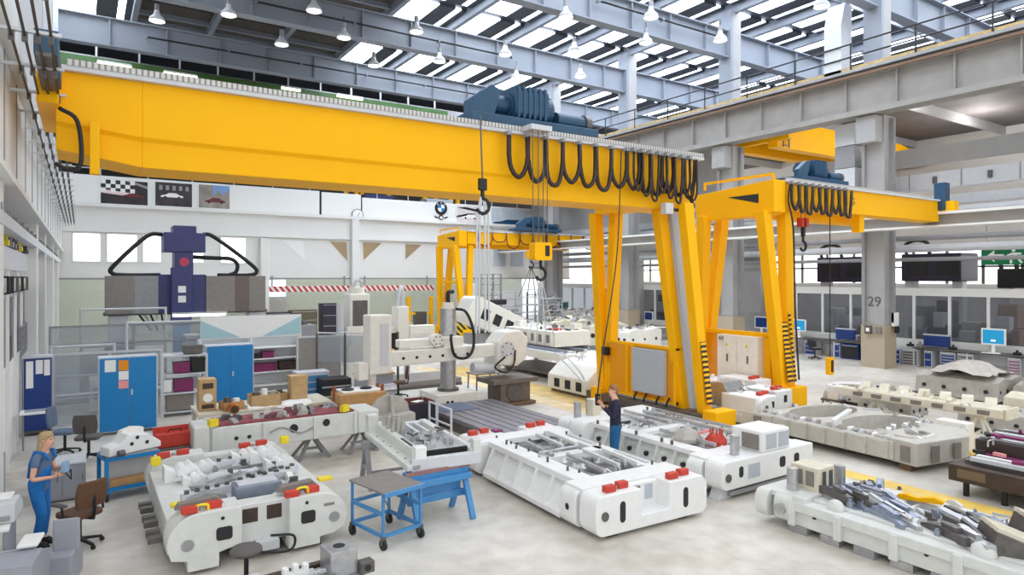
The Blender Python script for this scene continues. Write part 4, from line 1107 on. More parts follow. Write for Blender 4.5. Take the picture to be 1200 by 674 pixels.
for (y0, y1, front) in ((0, 0.5, True), (3.3, 3.75, False)):
    lug_plate(t, y0, y1, W_, 0.82, DGREY)
    if front:
        for x in (0.24, W_ - 0.2):
            MB().cyl((x, y0 - 0.015, 0.42), (x, y0 + 0.01, 0.42), 0.075, n=18).build('lug_pin', GREYM, t)
        for x in (0.68, 1.78):
            MB().prism(rrect(x - 0.1, x + 0.1, 0.4, 0.58, 0.04), 'y', y0 - 0.006, y0 + 0.01).build('opening', HOLE, t)
            MB().cyl((x - 0.02, y0 - 0.006, 0.7), (x - 0.02, y0 + 0.01, 0.7), 0.025, n=10).build('hole', HOLE, t)
        for x in (1.04, 1.36):
            MB().box(x - 0.1, x + 0.1, y0 + 0.192, y0 + 0.21, 0.5, 0.7).build('window', BROWN, t)
        MB().box(1.0, 1.4, y0 + 0.05, y0 + 0.2, 0.1, 0.24).build('step_block', LGREY, t, 0.01)
        MB().box(W_ - 0.35, W_ - 0.2, y0 - 0.008, y0 + 0.01, 0.6, 0.64).build('name_plate', WGREY, t)
    for x in (0.42, 1.72):
        red_pair(t, x, y0 + 0.12, 0.82 if x < 1 else 0.8)
        if front:
            MB().stube([(x - 0.08, y0 + 0.1, 0.82), (x - 0.06, y0 + 0.08, 0.9), (x + 0.06, y0 + 0.08, 0.9), (x + 0.08, y0 + 0.1, 0.82)], 0.02, 6).build('hose', YBLK, t)
            MB().prism([(x - 0.3, 0.82), (x + 0.3, 0.82), (x + 0.2, 0.93), (x - 0.25, 0.9)], 'y', y0 + 0.28, y0 + 0.42).build('dark_wedge', WGREY, t, 0.01)
for x, y in ((0.05, 3.0), (W_ - 0.15, 3.35)):
    MB().prism(rrect(x - 0.0, x + 0.15, 0.78, 0.92, 0.04), 'y', y, y + 0.14).build('yellow_block', YBLK, t, 0.01)
for x, y in ((0.1, 0.48), (W_ - 0.25, 0.55)):
    MB().box(x, x + 0.2, y, y + 0.16, 0.8, 0.84).build('yellow_block', YBLK, t)
pbox('side_rail', DGREY, t, 0.05, 0.5, 0.5, 3.3, 0.15, 0.62)
pbox('side_rail', DGREY, t, W_ - 0.5, W_ - 0.05, 0.5, 3.3, 0.15, 0.62)
pbox('inner_floor', LGREY, t, 0.5, W_ - 0.5, 0.4, 3.4, 0.2, 0.5)
for k in range(6):
    MB().at((-0.08, 0.7 + 0.35 * k, 0.3 - 0.03 * (k % 2)), 0).box(-0.08, 0.1, -0.06, 0.06, 0, 0.09).build('side_clamp', DSTEEL, t, 0.008)
def hinge_lump(x, y, z, s, m=WHITE):
    q = MB().at((x, y, z))
    q.prism([(-0.2 * s, 0), (0.2 * s, 0), (0.2 * s, 0.1 * s), (0.08 * s, 0.22 * s), (-0.06 * s, 0.12 * s), (-0.2 * s, 0.2 * s)], 'y', -0.12 * s, 0.12 * s)
    q.cyl((0.0, -0.16 * s, 0.12 * s), (0.0, 0.16 * s, 0.12 * s), 0.07 * s, n=10)
    return q.build('bracket', m, t, 0.008)
for (x, y, z, s) in ((0.45, 2.55, 0.62, 1.3), (0.8, 2.75, 0.6, 1.1), (1.5, 3.0, 0.62, 1.2), (1.8, 2.95, 0.62, 1.3), (1.9, 2.3, 0.6, 1.1), (0.6, 2.2, 0.6, 0.9)):
    hinge_lump(x, y, z, s)
MB().loft([[(0.7 + 1.0 * u, 1.65 + 0.75 * u + s * 0.16, 0.62 + 0.05 * math.sin(5 * u) + zz) for s, zz in ((-1, 0), (1, 0), (1, 0.06), (-1, 0.06))] for u in [k / 8 for k in range(9)]]).build('curved_blade', STEEL, t, 0.006)
MB().loft([[(0.75 + 0.85 * u, 1.95 + 0.5 * u + s * 0.1, 0.66 + 0.06 * math.sin(4 * u + 1) + zz) for s, zz in ((-1, 0), (1, 0), (1, 0.05), (-1, 0.05))] for u in [k / 8 for k in range(9)]]).build('curved_blade', LGREY, t, 0.006)
for (x0, y0, x1, y1) in ((0.75, 2.75, 1.75, 3.05), (0.3, 1.2, 1.0, 1.35), (1.05, 1.45, 2.0, 1.7), (1.2, 1.6, 2.1, 1.85)):
    MB().bar((x0, y0, 0.7), (x1, y1, 0.72), 0.12, 0.1).build('clamp_rail', LGREY, t, 0.006)
    for k in range(5):
        f = (k + 0.5) / 5
        MB().box(x0 + (x1 - x0) * f - 0.03, x0 + (x1 - x0) * f + 0.03, y0 + (y1 - y0) * f - 0.04, y0 + (y1 - y0) * f + 0.04, 0.75, 0.8).build('clamp', DSTEEL, t)
MB().box(0.95, 1.6, 0.75, 1.1, 0.5, 0.86).build('centre_box', BSTEEL, t, 0.015)
MB().box(1.0, 1.55, 0.8, 1.05, 0.86, 0.88).build('centre_lid', LGREY, t)
MB().prism([(0.35, 0.6), (0.9, 0.6), (0.85, 0.74), (0.6, 0.8), (0.35, 0.7)], 'y', 0.95, 1.15).build('dark_wedge', GREYM, t, 0.01)
MB().stube([(1.05, 0.0, 0.3), (1.1, -0.06, 0.16), (1.5, -0.1, 0.1), (1.55, -0.1, 0.3), (1.25, -0.08, 0.36)], 0.018, 6).build('hose', BLACK, t, smooth=True)
for x, y in ((0.3, 0.25), (W_ - 0.7, 0.25), (0.3, 3.5), (W_ - 0.7, 3.5)):
    MB().box(x, x + 0.35, y - 0.12, y + 0.12, 0.0, 0.06).build('support_block', BROWN, t)

# ---- stool between D and E
sx, sy = PZ(291, 648, 0.62)
t = thing('stool', 'round brown work stool in front of the grey white die with lugs', 'stool', (sx, sy + 0.12, 0))
MB().lathe([(0.01, 0.57), (0.17, 0.57), (0.19, 0.6), (0.19, 0.62), (0.17, 0.65), (0.01, 0.655)], 24).build('seat', CHAIRG, t, smooth=True)
MB().cyl((0, 0, 0.1), (0, 0, 0.57), 0.03, n=10).build('column', BLACK, t)
for k in range(5):
    a = k * 2 * PI / 5
    MB().bar((0, 0, 0.1), (0.24 * math.cos(a), 0.24 * math.sin(a), 0.05), 0.04, 0.03).build('leg', BLACK, t)
    MB().ball((0.24 * math.cos(a), 0.24 * math.sin(a), 0.027), 0.027).build('glide', BLACK, t)

# ---- die E: machined blocks at the very bottom
t = thing('machined_fixture', 'machined steel fixture with holed cube blocks at the bottom edge below the stool', 'fixture', (1.55, 7.35, 0.0), R(4))
pbox('base_plate', STEEL, t, -0.1, 1.45, 0.0, 1.0, 0.12, 0.3)
for k in range(2):
    pbox('support_block', BROWN, t, 0.0 + 1.1 * k, 0.25 + 1.1 * k, 0.1, 0.9, 0.0, 0.12)
for (x0, x1, y0, y1, z1) in ((-0.05, 0.3, 0.55, 0.95, 0.46), (1.05, 1.4, 0.55, 0.92, 0.62), (0.4, 0.95, 0.2, 0.9, 0.36)):
    b = pbox('machined_block', STEEL if z1 > 0.5 else LGREY, t, x0, x1, y0, y1, 0.3, z1, 0.008)
    MB().cyl(((x0 + x1) / 2, (y0 + y1) / 2, z1), ((x0 + x1) / 2, (y0 + y1) / 2, z1 + 0.004), 0.075, n=18).build('bore', HOLE, b)
MB().prism([(0.5, 0.36), (0.8, 0.36), (0.8, 0.54), (0.74, 0.54), (0.74, 0.47), (0.68, 0.47), (0.68, 0.56), (0.62, 0.56), (0.62, 0.47), (0.56, 0.47), (0.56, 0.54), (0.5, 0.54)], 'y', 0.62, 0.72).build('notched_plate', WHITE, t, 0.005)
for k in range(4):
    pbox('slot_rail', GREYM, t, 0.98 + 0.1 * (k % 2), 1.03 + 0.1 * (k % 2), 0.05 + 0.25 * (k // 2), 0.25 + 0.25 * (k // 2), 0.3, 0.36, 0.004)
MB().box(1.4, 1.58, 0.45, 0.6, 0.3, 0.44).build('end_stop', DSTEEL, t, 0.006)
MB().cyl((1.49, 0.44, 0.37), (1.49, 0.45, 0.37), 0.04, n=12).build('bore', HOLE, t)
for (x, y) in ((0.55, 0.35), (0.82, 0.45), (0.62, 0.82)):
    MB().cyl((x, y, 0.36), (x, y, 0.365), 0.06, n=16).build('bore', HOLE, t)
pbox('rear_bar', BROWN, t, -0.3, 1.35, 1.05, 1.15, 0.24, 0.32, 0.005)
for x in (-0.2, 1.2):
    pbox('rear_bar_foot', BROWN, t, x, x + 0.08, 1.05, 1.15, 0.0, 0.24, 0)

# ---- frame with clamped plate on trestles
t = thing('fixture_frame', 'long light grey fixture frame with a clamped steel plate, resting on trestles', 'fixture', (4.4, 9.85, 0.0), R(-6))
t.scale = (0.56, 0.72, 1)
pbox('side_beam', DGREY, t, 0.0, 0.42, 0.0, 3.7, 0.86, 0.96)
pbox('side_beam', DGREY, t, 0.36, 0.62, 0.15, 3.8, 0.9, 1.12)
pbox('side_beam', DGREY, t, 2.05, 2.3, 0.15, 3.8, 0.86, 1.08)
pbox('cross_beam', LGREY, t, 0.15, 2.35, 0.0, 0.16, 0.84, 1.04)
pbox('cross_beam', LGREY, t, 0.4, 2.3, 3.6, 3.8, 0.88, 1.06)
pbox('corner_post', WHITE, t, 0.28, 0.62, 0.05, 0.32, 0.86, 1.22)
pbox('corner_post', DGREY, t, 0.05, 0.4, 3.45, 3.75, 0.9, 1.3)
pbox('corner_post', DGREY, t, 2.1, 2.35, 0.02, 0.22, 0.9, 1.25)
pbox('black_band', BLACK, t, 0.62, 2.05, 0.3, 0.34, 1.0, 1.1, 0)
pbox('clamp_plate', STEEL, t, 0.62, 2.05, 0.34, 2.1, 1.0, 1.12)
pbox('dark_channel', BLACK, t, 0.45, 0.53, 0.4, 1.6, 1.12, 1.13, 0)
r = random.Random(11)
for k in range(26):
    x = r.uniform(0.72, 1.95); y = r.uniform(0.45, 2.05); q = MB().at((x, y, 1.12), r.uniform(0, 3))
    kind = k % 4
    if kind == 0:
        q.bar((-0.12, 0, 0.03), (0.12, 0, 0.05), 0.045, 0.035)
    elif kind == 1:
        q.cyl((0, 0, 0), (0, 0, 0.1), 0.035, n=10)
    elif kind == 2:
        q.tube([(-0.07, 0, 0.0), (-0.06, 0, 0.09), (0.06, 0, 0.09), (0.07, 0, 0)], 0.015, 6)
    else:
        q.prism([(-0.09, 0), (0.09, 0), (0.05, 0.07), (-0.09, 0.04)], 'y', -0.03, 0.03)
    q.build('clamp', (DSTEEL, STEEL, LGREY, GREYM)[kind], t)
for k in range(9):
    x = 0.5 + 0.16 * (k % 3); y = 2.4 + 0.4 * (k // 3)
    MB().cyl((x, y, 1.08), (x + 0.05, y, 1.3 + 0.05 * (k % 2)), 0.07, n=12).build('cylinder_pin', CAST, t)
for k in range(5):
    MB().cyl((0.2, 0.6 + 0.6 * k, 0.96), (0.2, 0.6 + 0.6 * k, 0.965), 0.03, n=10).build('hole', HOLE, t)
for x in (1.0, 1.4, 1.75):
    pbox('rest_bar', LGREY, t, x, x + 0.12, 2.2, 3.6, 0.94, 1.05)
def trestle(name, label, loc, rz, L, H, m, spread=0.34, splay=0.2, rail=0.14):
    t = thing(name, label, 'trestle', loc, rz)
    MB().box(0, L, -0.09, 0.09, H - rail, H).build('top_beam', m, t, 0.01)
    for x in (0.08, L - 0.08):
        for s in (-1, 1):
            MB().bar((x, s * 0.05, H - rail + 0.02), (x, s * spread, 0.0), 0.09, 0.06).build('leg', m, t)
        MB().box(x - 0.03, x + 0.03, -spread * 0.6, spread * 0.6, H * 0.4, H * 0.4 + 0.06).build('cross_brace', m, t)
    return t
g = trestle('a_frame_trestle', 'grey A frame trestle under the distant end of the long fixture frame', (4.5, 12.15, 0), R(-6), 1.1, 0.86, GREYM)
MB().box(0.08, 1.0, -0.02, 0.02, 0.22, 0.27).build('long_brace', GREYM, g)
tr = trestle('a_frame_trestle', 'blue steel A frame trestle with lower shelf beam under the fixture frame', (4.36, 9.85, 0), R(2), 1.15, 0.84, TBLUE, 0.36)
MB().box(0.0, 1.15, -0.2, -0.1, 0.62, 0.72).build('shelf_beam', TBLUE, tr, 0.008)
MB().box(0.05, 1.1, -0.02, 0.02, 0.3, 0.42).build('long_brace', TBLUE, tr, 0.006)
MB().box(-0.02, 1.17, -0.1, -0.06, 0.8, 0.86).build('red_strip', mat('strip_dull_red', (150, 110, 108), 0.6), tr)
MB().box(0.1, 1.05, 0.02, 0.04, 0.42, 0.6).build('mid_sheet', TBLUE, tr)
# ---- blue wheeled stand with tilted board
t = thing('wheeled_stand', 'blue wheeled stand with a brown board top beside the blue trestle', 'stand', (3.95, 9.62, 0), R(12))
cs = [(-0.34, -0.42), (0.34, -0.42), (0.34, 0.42), (-0.34, 0.42)]
MB().at((0, 0, 0.82)).prism(rrect(-0.36, 0.36, -0.5, 0.5, 0.02), 'z', 0, 0.025).build('top_board', WGREY, t)
MB().box(-0.37, 0.37, -0.52, -0.48, 0.79, 0.85).build('board_edge', TBLUE, t)
for (x, y) in cs:
    MB().bar((x, y, 0.2), (x, y, 0.82), 0.035, 0.035).build('post', TBLUE, t)
    w = MB().cyl((x - 0.02, y, 0.08), (x + 0.02, y, 0.08), 0.08, n=18).build('caster', BLACK, t)
    MB().bar((x, y, 0.08), (x, y, 0.2), 0.07, 0.05).build('caster_fork', DSTEEL, t)
for z in (0.2, 0.52):
    for i in range(4):
        a, b = cs[i], cs[(i + 1) % 4]
        if z > 0.4 and i in (0,): continue
        MB().bar((a[0], a[1], z), (b[0], b[1], z), 0.04, 0.05).build('rail', TBLUE, t)
MB().bar((-0.34, -0.42, 0.78), (0.34, 0.42, 0.25), 0.02, 0.02).build('diagonal_brace', GREYM, t)

# ---- blue cart with casting
t = thing('workshop_cart', 'blue framed workshop cart with grey panel and timber inside, near the cabinets', 'cart', (0.38, 13.8, 0), R(10))
for (x, y) in ((0, 0), (0.85, 0), (0, 0.6), (0.85, 0.6)):
    MB().bar((x, y, 0.16), (x, y, 0.74), 0.06, 0.06).build('post', BLUE, t)
    MB().cyl((x - 0.025, y, 0.08), (x + 0.025, y, 0.08), 0.08, n=16).build('caster', BLACK, t)
    MB().box(x - 0.04, x + 0.04, y - 0.04, y + 0.04, 0.1, 0.18).build('caster_fork', BLUE, t)
for z in (0.2, 0.74):
    for (a, b) in (((0, 0), (0.85, 0)), ((0, 0.6), (0.85, 0.6)), ((0, 0), (0, 0.6)), ((0.85, 0), (0.85, 0.6))):
        MB().bar((a[0], a[1], z), (b[0], b[1], z), 0.06, 0.06).build('rail', BLUE, t)
MB().box(0.03, 0.82, 0.3, 0.33, 0.23, 0.7).build('grey_panel', LGREY, t)
MB().box(0.0, 0.85, 0.0, 0.6, 0.76, 0.79).build('top_plate', GREYM, t)
MB().box(0.05, 0.8, 0.05, 0.25, 0.22, 0.34).build('timber', WOOD, t, 0.01)
MB().box(0.0, 0.85, 0.0, 0.6, 0.17, 0.2).build('bottom_plate', GREYM, t)
t = thing('machine_casting', 'white machine part with dark holes lying on the blue framed cart', 'casting', (0.8, 14.1, 0.795), R(25))
MB().prism([(-0.5, 0), (0.45, 0), (0.45, 0.1), (0.2, 0.3), (-0.15, 0.34), (-0.3, 0.2), (-0.5, 0.16)], 'y', -0.16, 0.16).build('body', WHITE, t, 0.02)
MB().prism([(-0.2, 0.2), (0.3, 0.2), (0.3, 0.36), (0.1, 0.4), (-0.1, 0.36)], 'y', 0.16, 0.3).build('flange', CREAM, t, 0.015)
for (x, z) in ((-0.1, 0.16), (0.18, 0.14), (0.0, 0.26)):
    MB().cyl((x, -0.165, z), (x, -0.15, z), 0.035, n=12).build('hole', HOLE, t)
MB().cyl((-0.4, -0.28, 0.06), (-0.3, -0.28, 0.06), 0.06, n=14).build('roller', DSTEEL, t)
t = thing('tool_box', 'red open tool box with black handle beside the white machine part', 'tool box', (1.55, 14.9, 0.62), R(4))
MB().prism([(-0.3, 0), (0.3, 0), (0.34, 0.26), (-0.34, 0.26)], 'y', -0.16, 0.16).build('body', RED, t, 0.01)
MB().box(-0.34, 0.34, 0.12, 0.16, 0.26, 0.36).build('lid', RED, t)
MB().tube([(-0.12, -0.17, 0.3), (-0.1, -0.2, 0.36), (0.1, -0.2, 0.36), (0.12, -0.17, 0.3)], 0.014, 6).build('handle', BLACK, t)
t = thing('side_table', 'small dark steel table carrying the red tool box', 'table', (1.55, 14.9, 0))
pbox('table_top', DSTEEL, t, -0.42, 0.42, -0.25, 0.3, 0.57, 0.62)
for x in (-0.38, 0.38):
    for y in (-0.2, 0.25):
        MB().bar((x, y, 0), (x, y, 0.57), 0.04, 0.04).build('leg', GREYM, t)

# ---- swivel chairs
def swivel_chair(name, label, loc, rz, m, arms=False, back_h=0.5):
    t = thing(name, label, 'chair', loc, rz)
    MB().prism(rrect(-0.24, 0.24, -0.24, 0.24, 0.1, 6), 'z', 0.46, 0.54).build('seat', m, t, 0.025)
    rings = []
    for k in range(7):
        u = k / 6; z = 0.62 + back_h * u; w = 0.21 * (0.85 + 0.3 * math.sin(PI * (0.15 + 0.7 * u)))
        c = 0.26 + 0.05 * u
        rings.append([(-w, c - 0.05, z), (0, c, z), (w, c - 0.05, z), (w, c + 0.0, z), (0, c + 0.05, z), (-w, c + 0.0, z)])
    MB().loft(rings).build('backrest', m, t, 0.02)
    MB().tube([(0, 0.1, 0.44), (0, 0.3, 0.46), (0, 0.33, 0.62), (0, 0.31, 0.8)], 0.025, 8).build('back_bracket', BLACK, t)
    MB().cyl((0, 0, 0.1), (0, 0, 0.46), 0.03, n=12).build('gas_lift', BLACK, t)
    for k in range(5):
        a = k * 2 * PI / 5 + 0.3
        l = MB().bar((0, 0, 0.12), (0.3 * math.cos(a), 0.3 * math.sin(a), 0.07), 0.05, 0.04, 0.035, 0.03).build('leg', BLACK, t)
        MB().cyl((0.3 * math.cos(a) - 0.02, 0.3 * math.sin(a), 0.03), (0.3 * math.cos(a) + 0.02, 0.3 * math.sin(a), 0.03), 0.03, n=12).build('caster', BLACK, l)
    if arms:
        for s in (-1, 1):
            MB().tube([(s * 0.22, 0.1, 0.47), (s * 0.3, 0.1, 0.5), (s * 0.3, 0.05, 0.68)], 0.018, 6).build('arm_bracket', BLACK, t)
            MB().prism(rrect(s * 0.3 - 0.04, s * 0.3 + 0.04, -0.15, 0.15, 0.035), 'z', 0.68, 0.71).build('armrest', CHAIRG, t, 0.008)
    return t
def chair_at(px, py, z=0.5):
    x, y = PZ(px, py, z); return (x, y, 0)
swivel_chair('swivel_chair', 'brown swivel chair with armrests right beside the woman in blue overalls', (-0.02, 11.75, 0), R(215), CHAIRB, True, 0.4)
swivel_chair('swivel_chair', 'blue grey swivel chair before the navy notice cabinet', chair_at(76, 506), R(70), SEATBL, False, 0.45)
swivel_chair('swivel_chair', 'grey brown swivel chair with its back turned, left of the bright blue cabinet', chair_at(104, 512), R(165), CHAIRG, False, 0.42)
# ---- desk, control console, grey low cabinet by the woman
t = thing('control_console', 'light grey control console with sloping keypad at the lower corner below the woman', 'console', (-0.8, 9.35, 0), R(-8))
t.scale = (0.9, 0.9, 0.9)
MB().prism([(0, 0), (1.1, 0), (1.1, 0.55), (0.55, 0.82), (0, 0.82)], 'x', -0.45, 0.38).build('body', CONTRG, t, 0.02)
MB().prism([(0.62, 0.8), (1.08, 0.575), (1.08, 0.595), (0.62, 0.82)], 'x', -0.35, 0.28).build('keypad', LGREY, t)
MB().box(0.1, 0.34, 0.5, 0.95, 0.85, 0.9).build('hand_rail', WHITE, t, 0.02)
t = thing('office_machine', 'pale grey boxy machine with sloping screen back, left of the brown chair', 'machine', (-0.22, 10.55, 0), R(-12))
t.scale = (0.85, 0.85, 0.85)
MB().prism([(-0.35, 0.0), (0.35, 0.0), (0.35, 0.42), (0.1, 0.5), (-0.35, 0.5)], 'x', -0.55, 0.22).build('base', CONTRG, t, 0.03)
MB().prism([(-0.1, 0.46), (0.02, 0.46), (0.0, 0.95), (-0.06, 0.98)], 'x', -0.1, 0.26).build('screen_back', CONTRG, t, 0.03)
MB().stube([(-0.3, -0.3, 0.5), (-0.42, -0.25, 0.62), (-0.5, 0.0, 0.5), (-0.4, 0.2, 0.3)], 0.015, 6).build('cable', BLACK, t)
t = thing('work_desk', 'white topped desk with grey papers in front of the woman', 'desk', (-1.12, 11.3, 0), R(0))
pbox('desk_top', PANELW, t, -0.5, 0.35, -0.7, 0.7, 0.74, 0.79)
pbox('side_panel', CONTRG, t, 0.28, 0.33, -0.68, 0.68, 0.05, 0.74)
for y in (-0.64, 0.64):
    MB().bar((-0.4, y, 0), (-0.4, y, 0.74), 0.05, 0.05).build('leg', GREYM, t)
    MB().bar((0.3, y, 0), (0.3, y, 0.08), 0.05, 0.05).build('foot', GREYM, t)
t = thing('printer', 'white boxy desktop printer on the desk before the woman', 'printer', (-0.95, 11.1, 0.795), R(-5))
MB().prism([(-0.3, 0), (0.3, 0), (0.3, 0.14), (0.1, 0.26), (-0.3, 0.26)], 'x', -0.3, 0.25).build('body', LGREY, t, 0.02)
MB().box(-0.25, 0.2, -0.32, -0.3, 0.04, 0.1).build('paper_tray', GREYM, t)
MB().box(-0.22, 0.18, -0.1, 0.18, 0.26, 0.29).build('lid', PANELW, t, 0.01)
t = thing('low_cabinet', 'grey low cabinet standing between the woman and the swivel chairs', 'cabinet', (-0.2, 14.6, 0), 0)
t.scale = (0.6, 0.8, 0.9)
MB().box(-0.75, 0.45, -0.45, 0.45, 0.03, 0.72).build('body', CONTRG, t, 0.01)
MB().box(-0.77, 0.47, -0.47, 0.47, 0.72, 0.75).build('top', LGREY, t)
for k in range(2):
    d = MB().box(-0.7 + 0.58 * k, -0.16 + 0.58 * k, -0.47, -0.45, 0.08, 0.68).build('door', CONTRG, t)
    MB().box(-0.2 + 0.62 * k - 0.06, -0.18 + 0.62 * k - 0.06, -0.49, -0.47, 0.4, 0.5).build('handle', DSTEEL, d)
# ---- notice cabinet and booth panels at the picture edge
x, z = PY(40, 490, 21.5)
t = thing('notice_cabinet', 'navy cabinet with three white sheets pinned on, before the white wall', 'cabinet', (-0.9, 20.6, 0))
t.scale = (0.62, 1, 1)
MB().box(-0.5, 0.42, 0, 0.5, 0.05, 1.95).build('body', NAVY, t, 0.01)
MB().box(-0.55, 0.46, -0.03, 0.53, 1.95, 2.0).build('top', LGREY, t)
for (a, b, c, d) in ((-0.42, -0.18, 1.2, 1.88), (-0.1, 0.14, 1.55, 1.9), (0.18, 0.38, 1.5, 1.9)):
    MB().box(a, b, -0.012, 0, c, d).build('paper_sheet', PAPER, t)
MB().box(-0.52, 0.44, -0.02, 0.0, 0.05, 0.12).build('plinth', DSTEEL, t)
t = thing('laptop_table', 'small white tablet table standing before the navy notice cabinet', 'table', (-0.85, 18.9, 0))
t.scale = (0.6, 1, 1)
MB().box(-0.55, 0.5, -0.25, 0.25, 0.85, 0.9).build('table_top', PANELW, t, 0.01)
MB().box(-0.4, 0.35, -0.15, 0.15, 0.9, 0.915).build('inlay', CONTRG, t)
for x in (-0.45, 0.4):
    MB().bar((x, 0, 0), (x, 0, 0.85), 0.06, 0.06).build('leg', GREYM, t)
# ================================================================ PEOPLE
def body_mesh(name, m, parent, joints, edges, sub=2, flat=None):
    """one continuous skin grown along a skeleton; joints: name -> (xyz, rx, ry)"""
    keys = list(joints)
    me = bpy.data.meshes.new(name)
    me.from_pydata([joints[k][0] for k in keys], [(keys.index(a), keys.index(b)) for a, b in edges], [])
    me.update()
    o = bpy.data.objects.new(name, me); COL.objects.link(o)
    o.parent = parent
    sk = o.modifiers.new('skin', 'SKIN'); sk.use_smooth_shade = True; sk.branch_smoothing = 0.3
    lay = me.skin_vertices[0]
    for i, k in enumerate(keys):
        j = joints[k]
        lay.data[i].radius = (j[1], j[2] if len(j) > 2 else j[1])
        lay.data[i].use_root = (i == 0)
    ss = o.modifiers.new('sub', 'SUBSURF'); ss.levels = sub; ss.render_levels = sub
    bpy.context.view_layer.update()
    me2 = bpy.data.meshes.new_from_object(o.evaluated_get(bpy.context.evaluated_depsgraph_get()))
    me2.materials.clear(); me2.materials.append(m)
    me2.polygons.foreach_set('use_smooth', [True] * len(me2.polygons))
    bpy.data.objects.remove(o)
    q = bpy.data.objects.new(name, me2); COL.objects.link(q); q.parent = parent
    return q

def lerp(a, b, u): return tuple(a[i] + (b[i] - a[i]) * u for i in range(3))
def hand_joints(J, E, side, elbow, wrist, aim):
    """palm, five unequal bent fingers and a side thumb"""
    w = Vector(wrist); f = (Vector(aim) - w).normalized()
    up = Vector((0, 0, 1)); sd = f.cross(up).normalized(); nrm = sd.cross(f)
    palm = w + f * 0.05
    J[side + 'palm'] = (tuple(palm), 0.03, 0.02); E.append((side + 'wrist', side + 'palm'))
    for k, (off, ln) in enumerate(((-0.03, 0.065), (-0.01, 0.08), (0.01, 0.075), (0.03, 0.058))):
        a = palm + f * 0.035 + nrm * off
        b = a + f * ln * 0.5 - sd * 0.012; c = b + f * ln * 0.3 - sd * 0.03
        for q, p, r in (('a', a, 0.0105), ('b', b, 0.0095), ('c', c, 0.008)):
            J['%sf%d%s' % (side, k, q)] = (tuple(p), r)
        E += [(side + 'palm', '%sf%da' % (side, k)), ('%sf%da' % (side, k), '%sf%db' % (side, k)), ('%sf%db' % (side, k), '%sf%dc' % (side, k))]
    a = palm - f * 0.015 + nrm * 0.035 - sd * 0.015; b = a + f * 0.035 + nrm * 0.012 - sd * 0.015
    J[side + 'ta'] = (tuple(a), 0.012); J[side + 'tb'] = (tuple(b), 0.0095)
    E += [(side + 'palm', side + 'ta'), (side + 'ta', side + 'tb')]

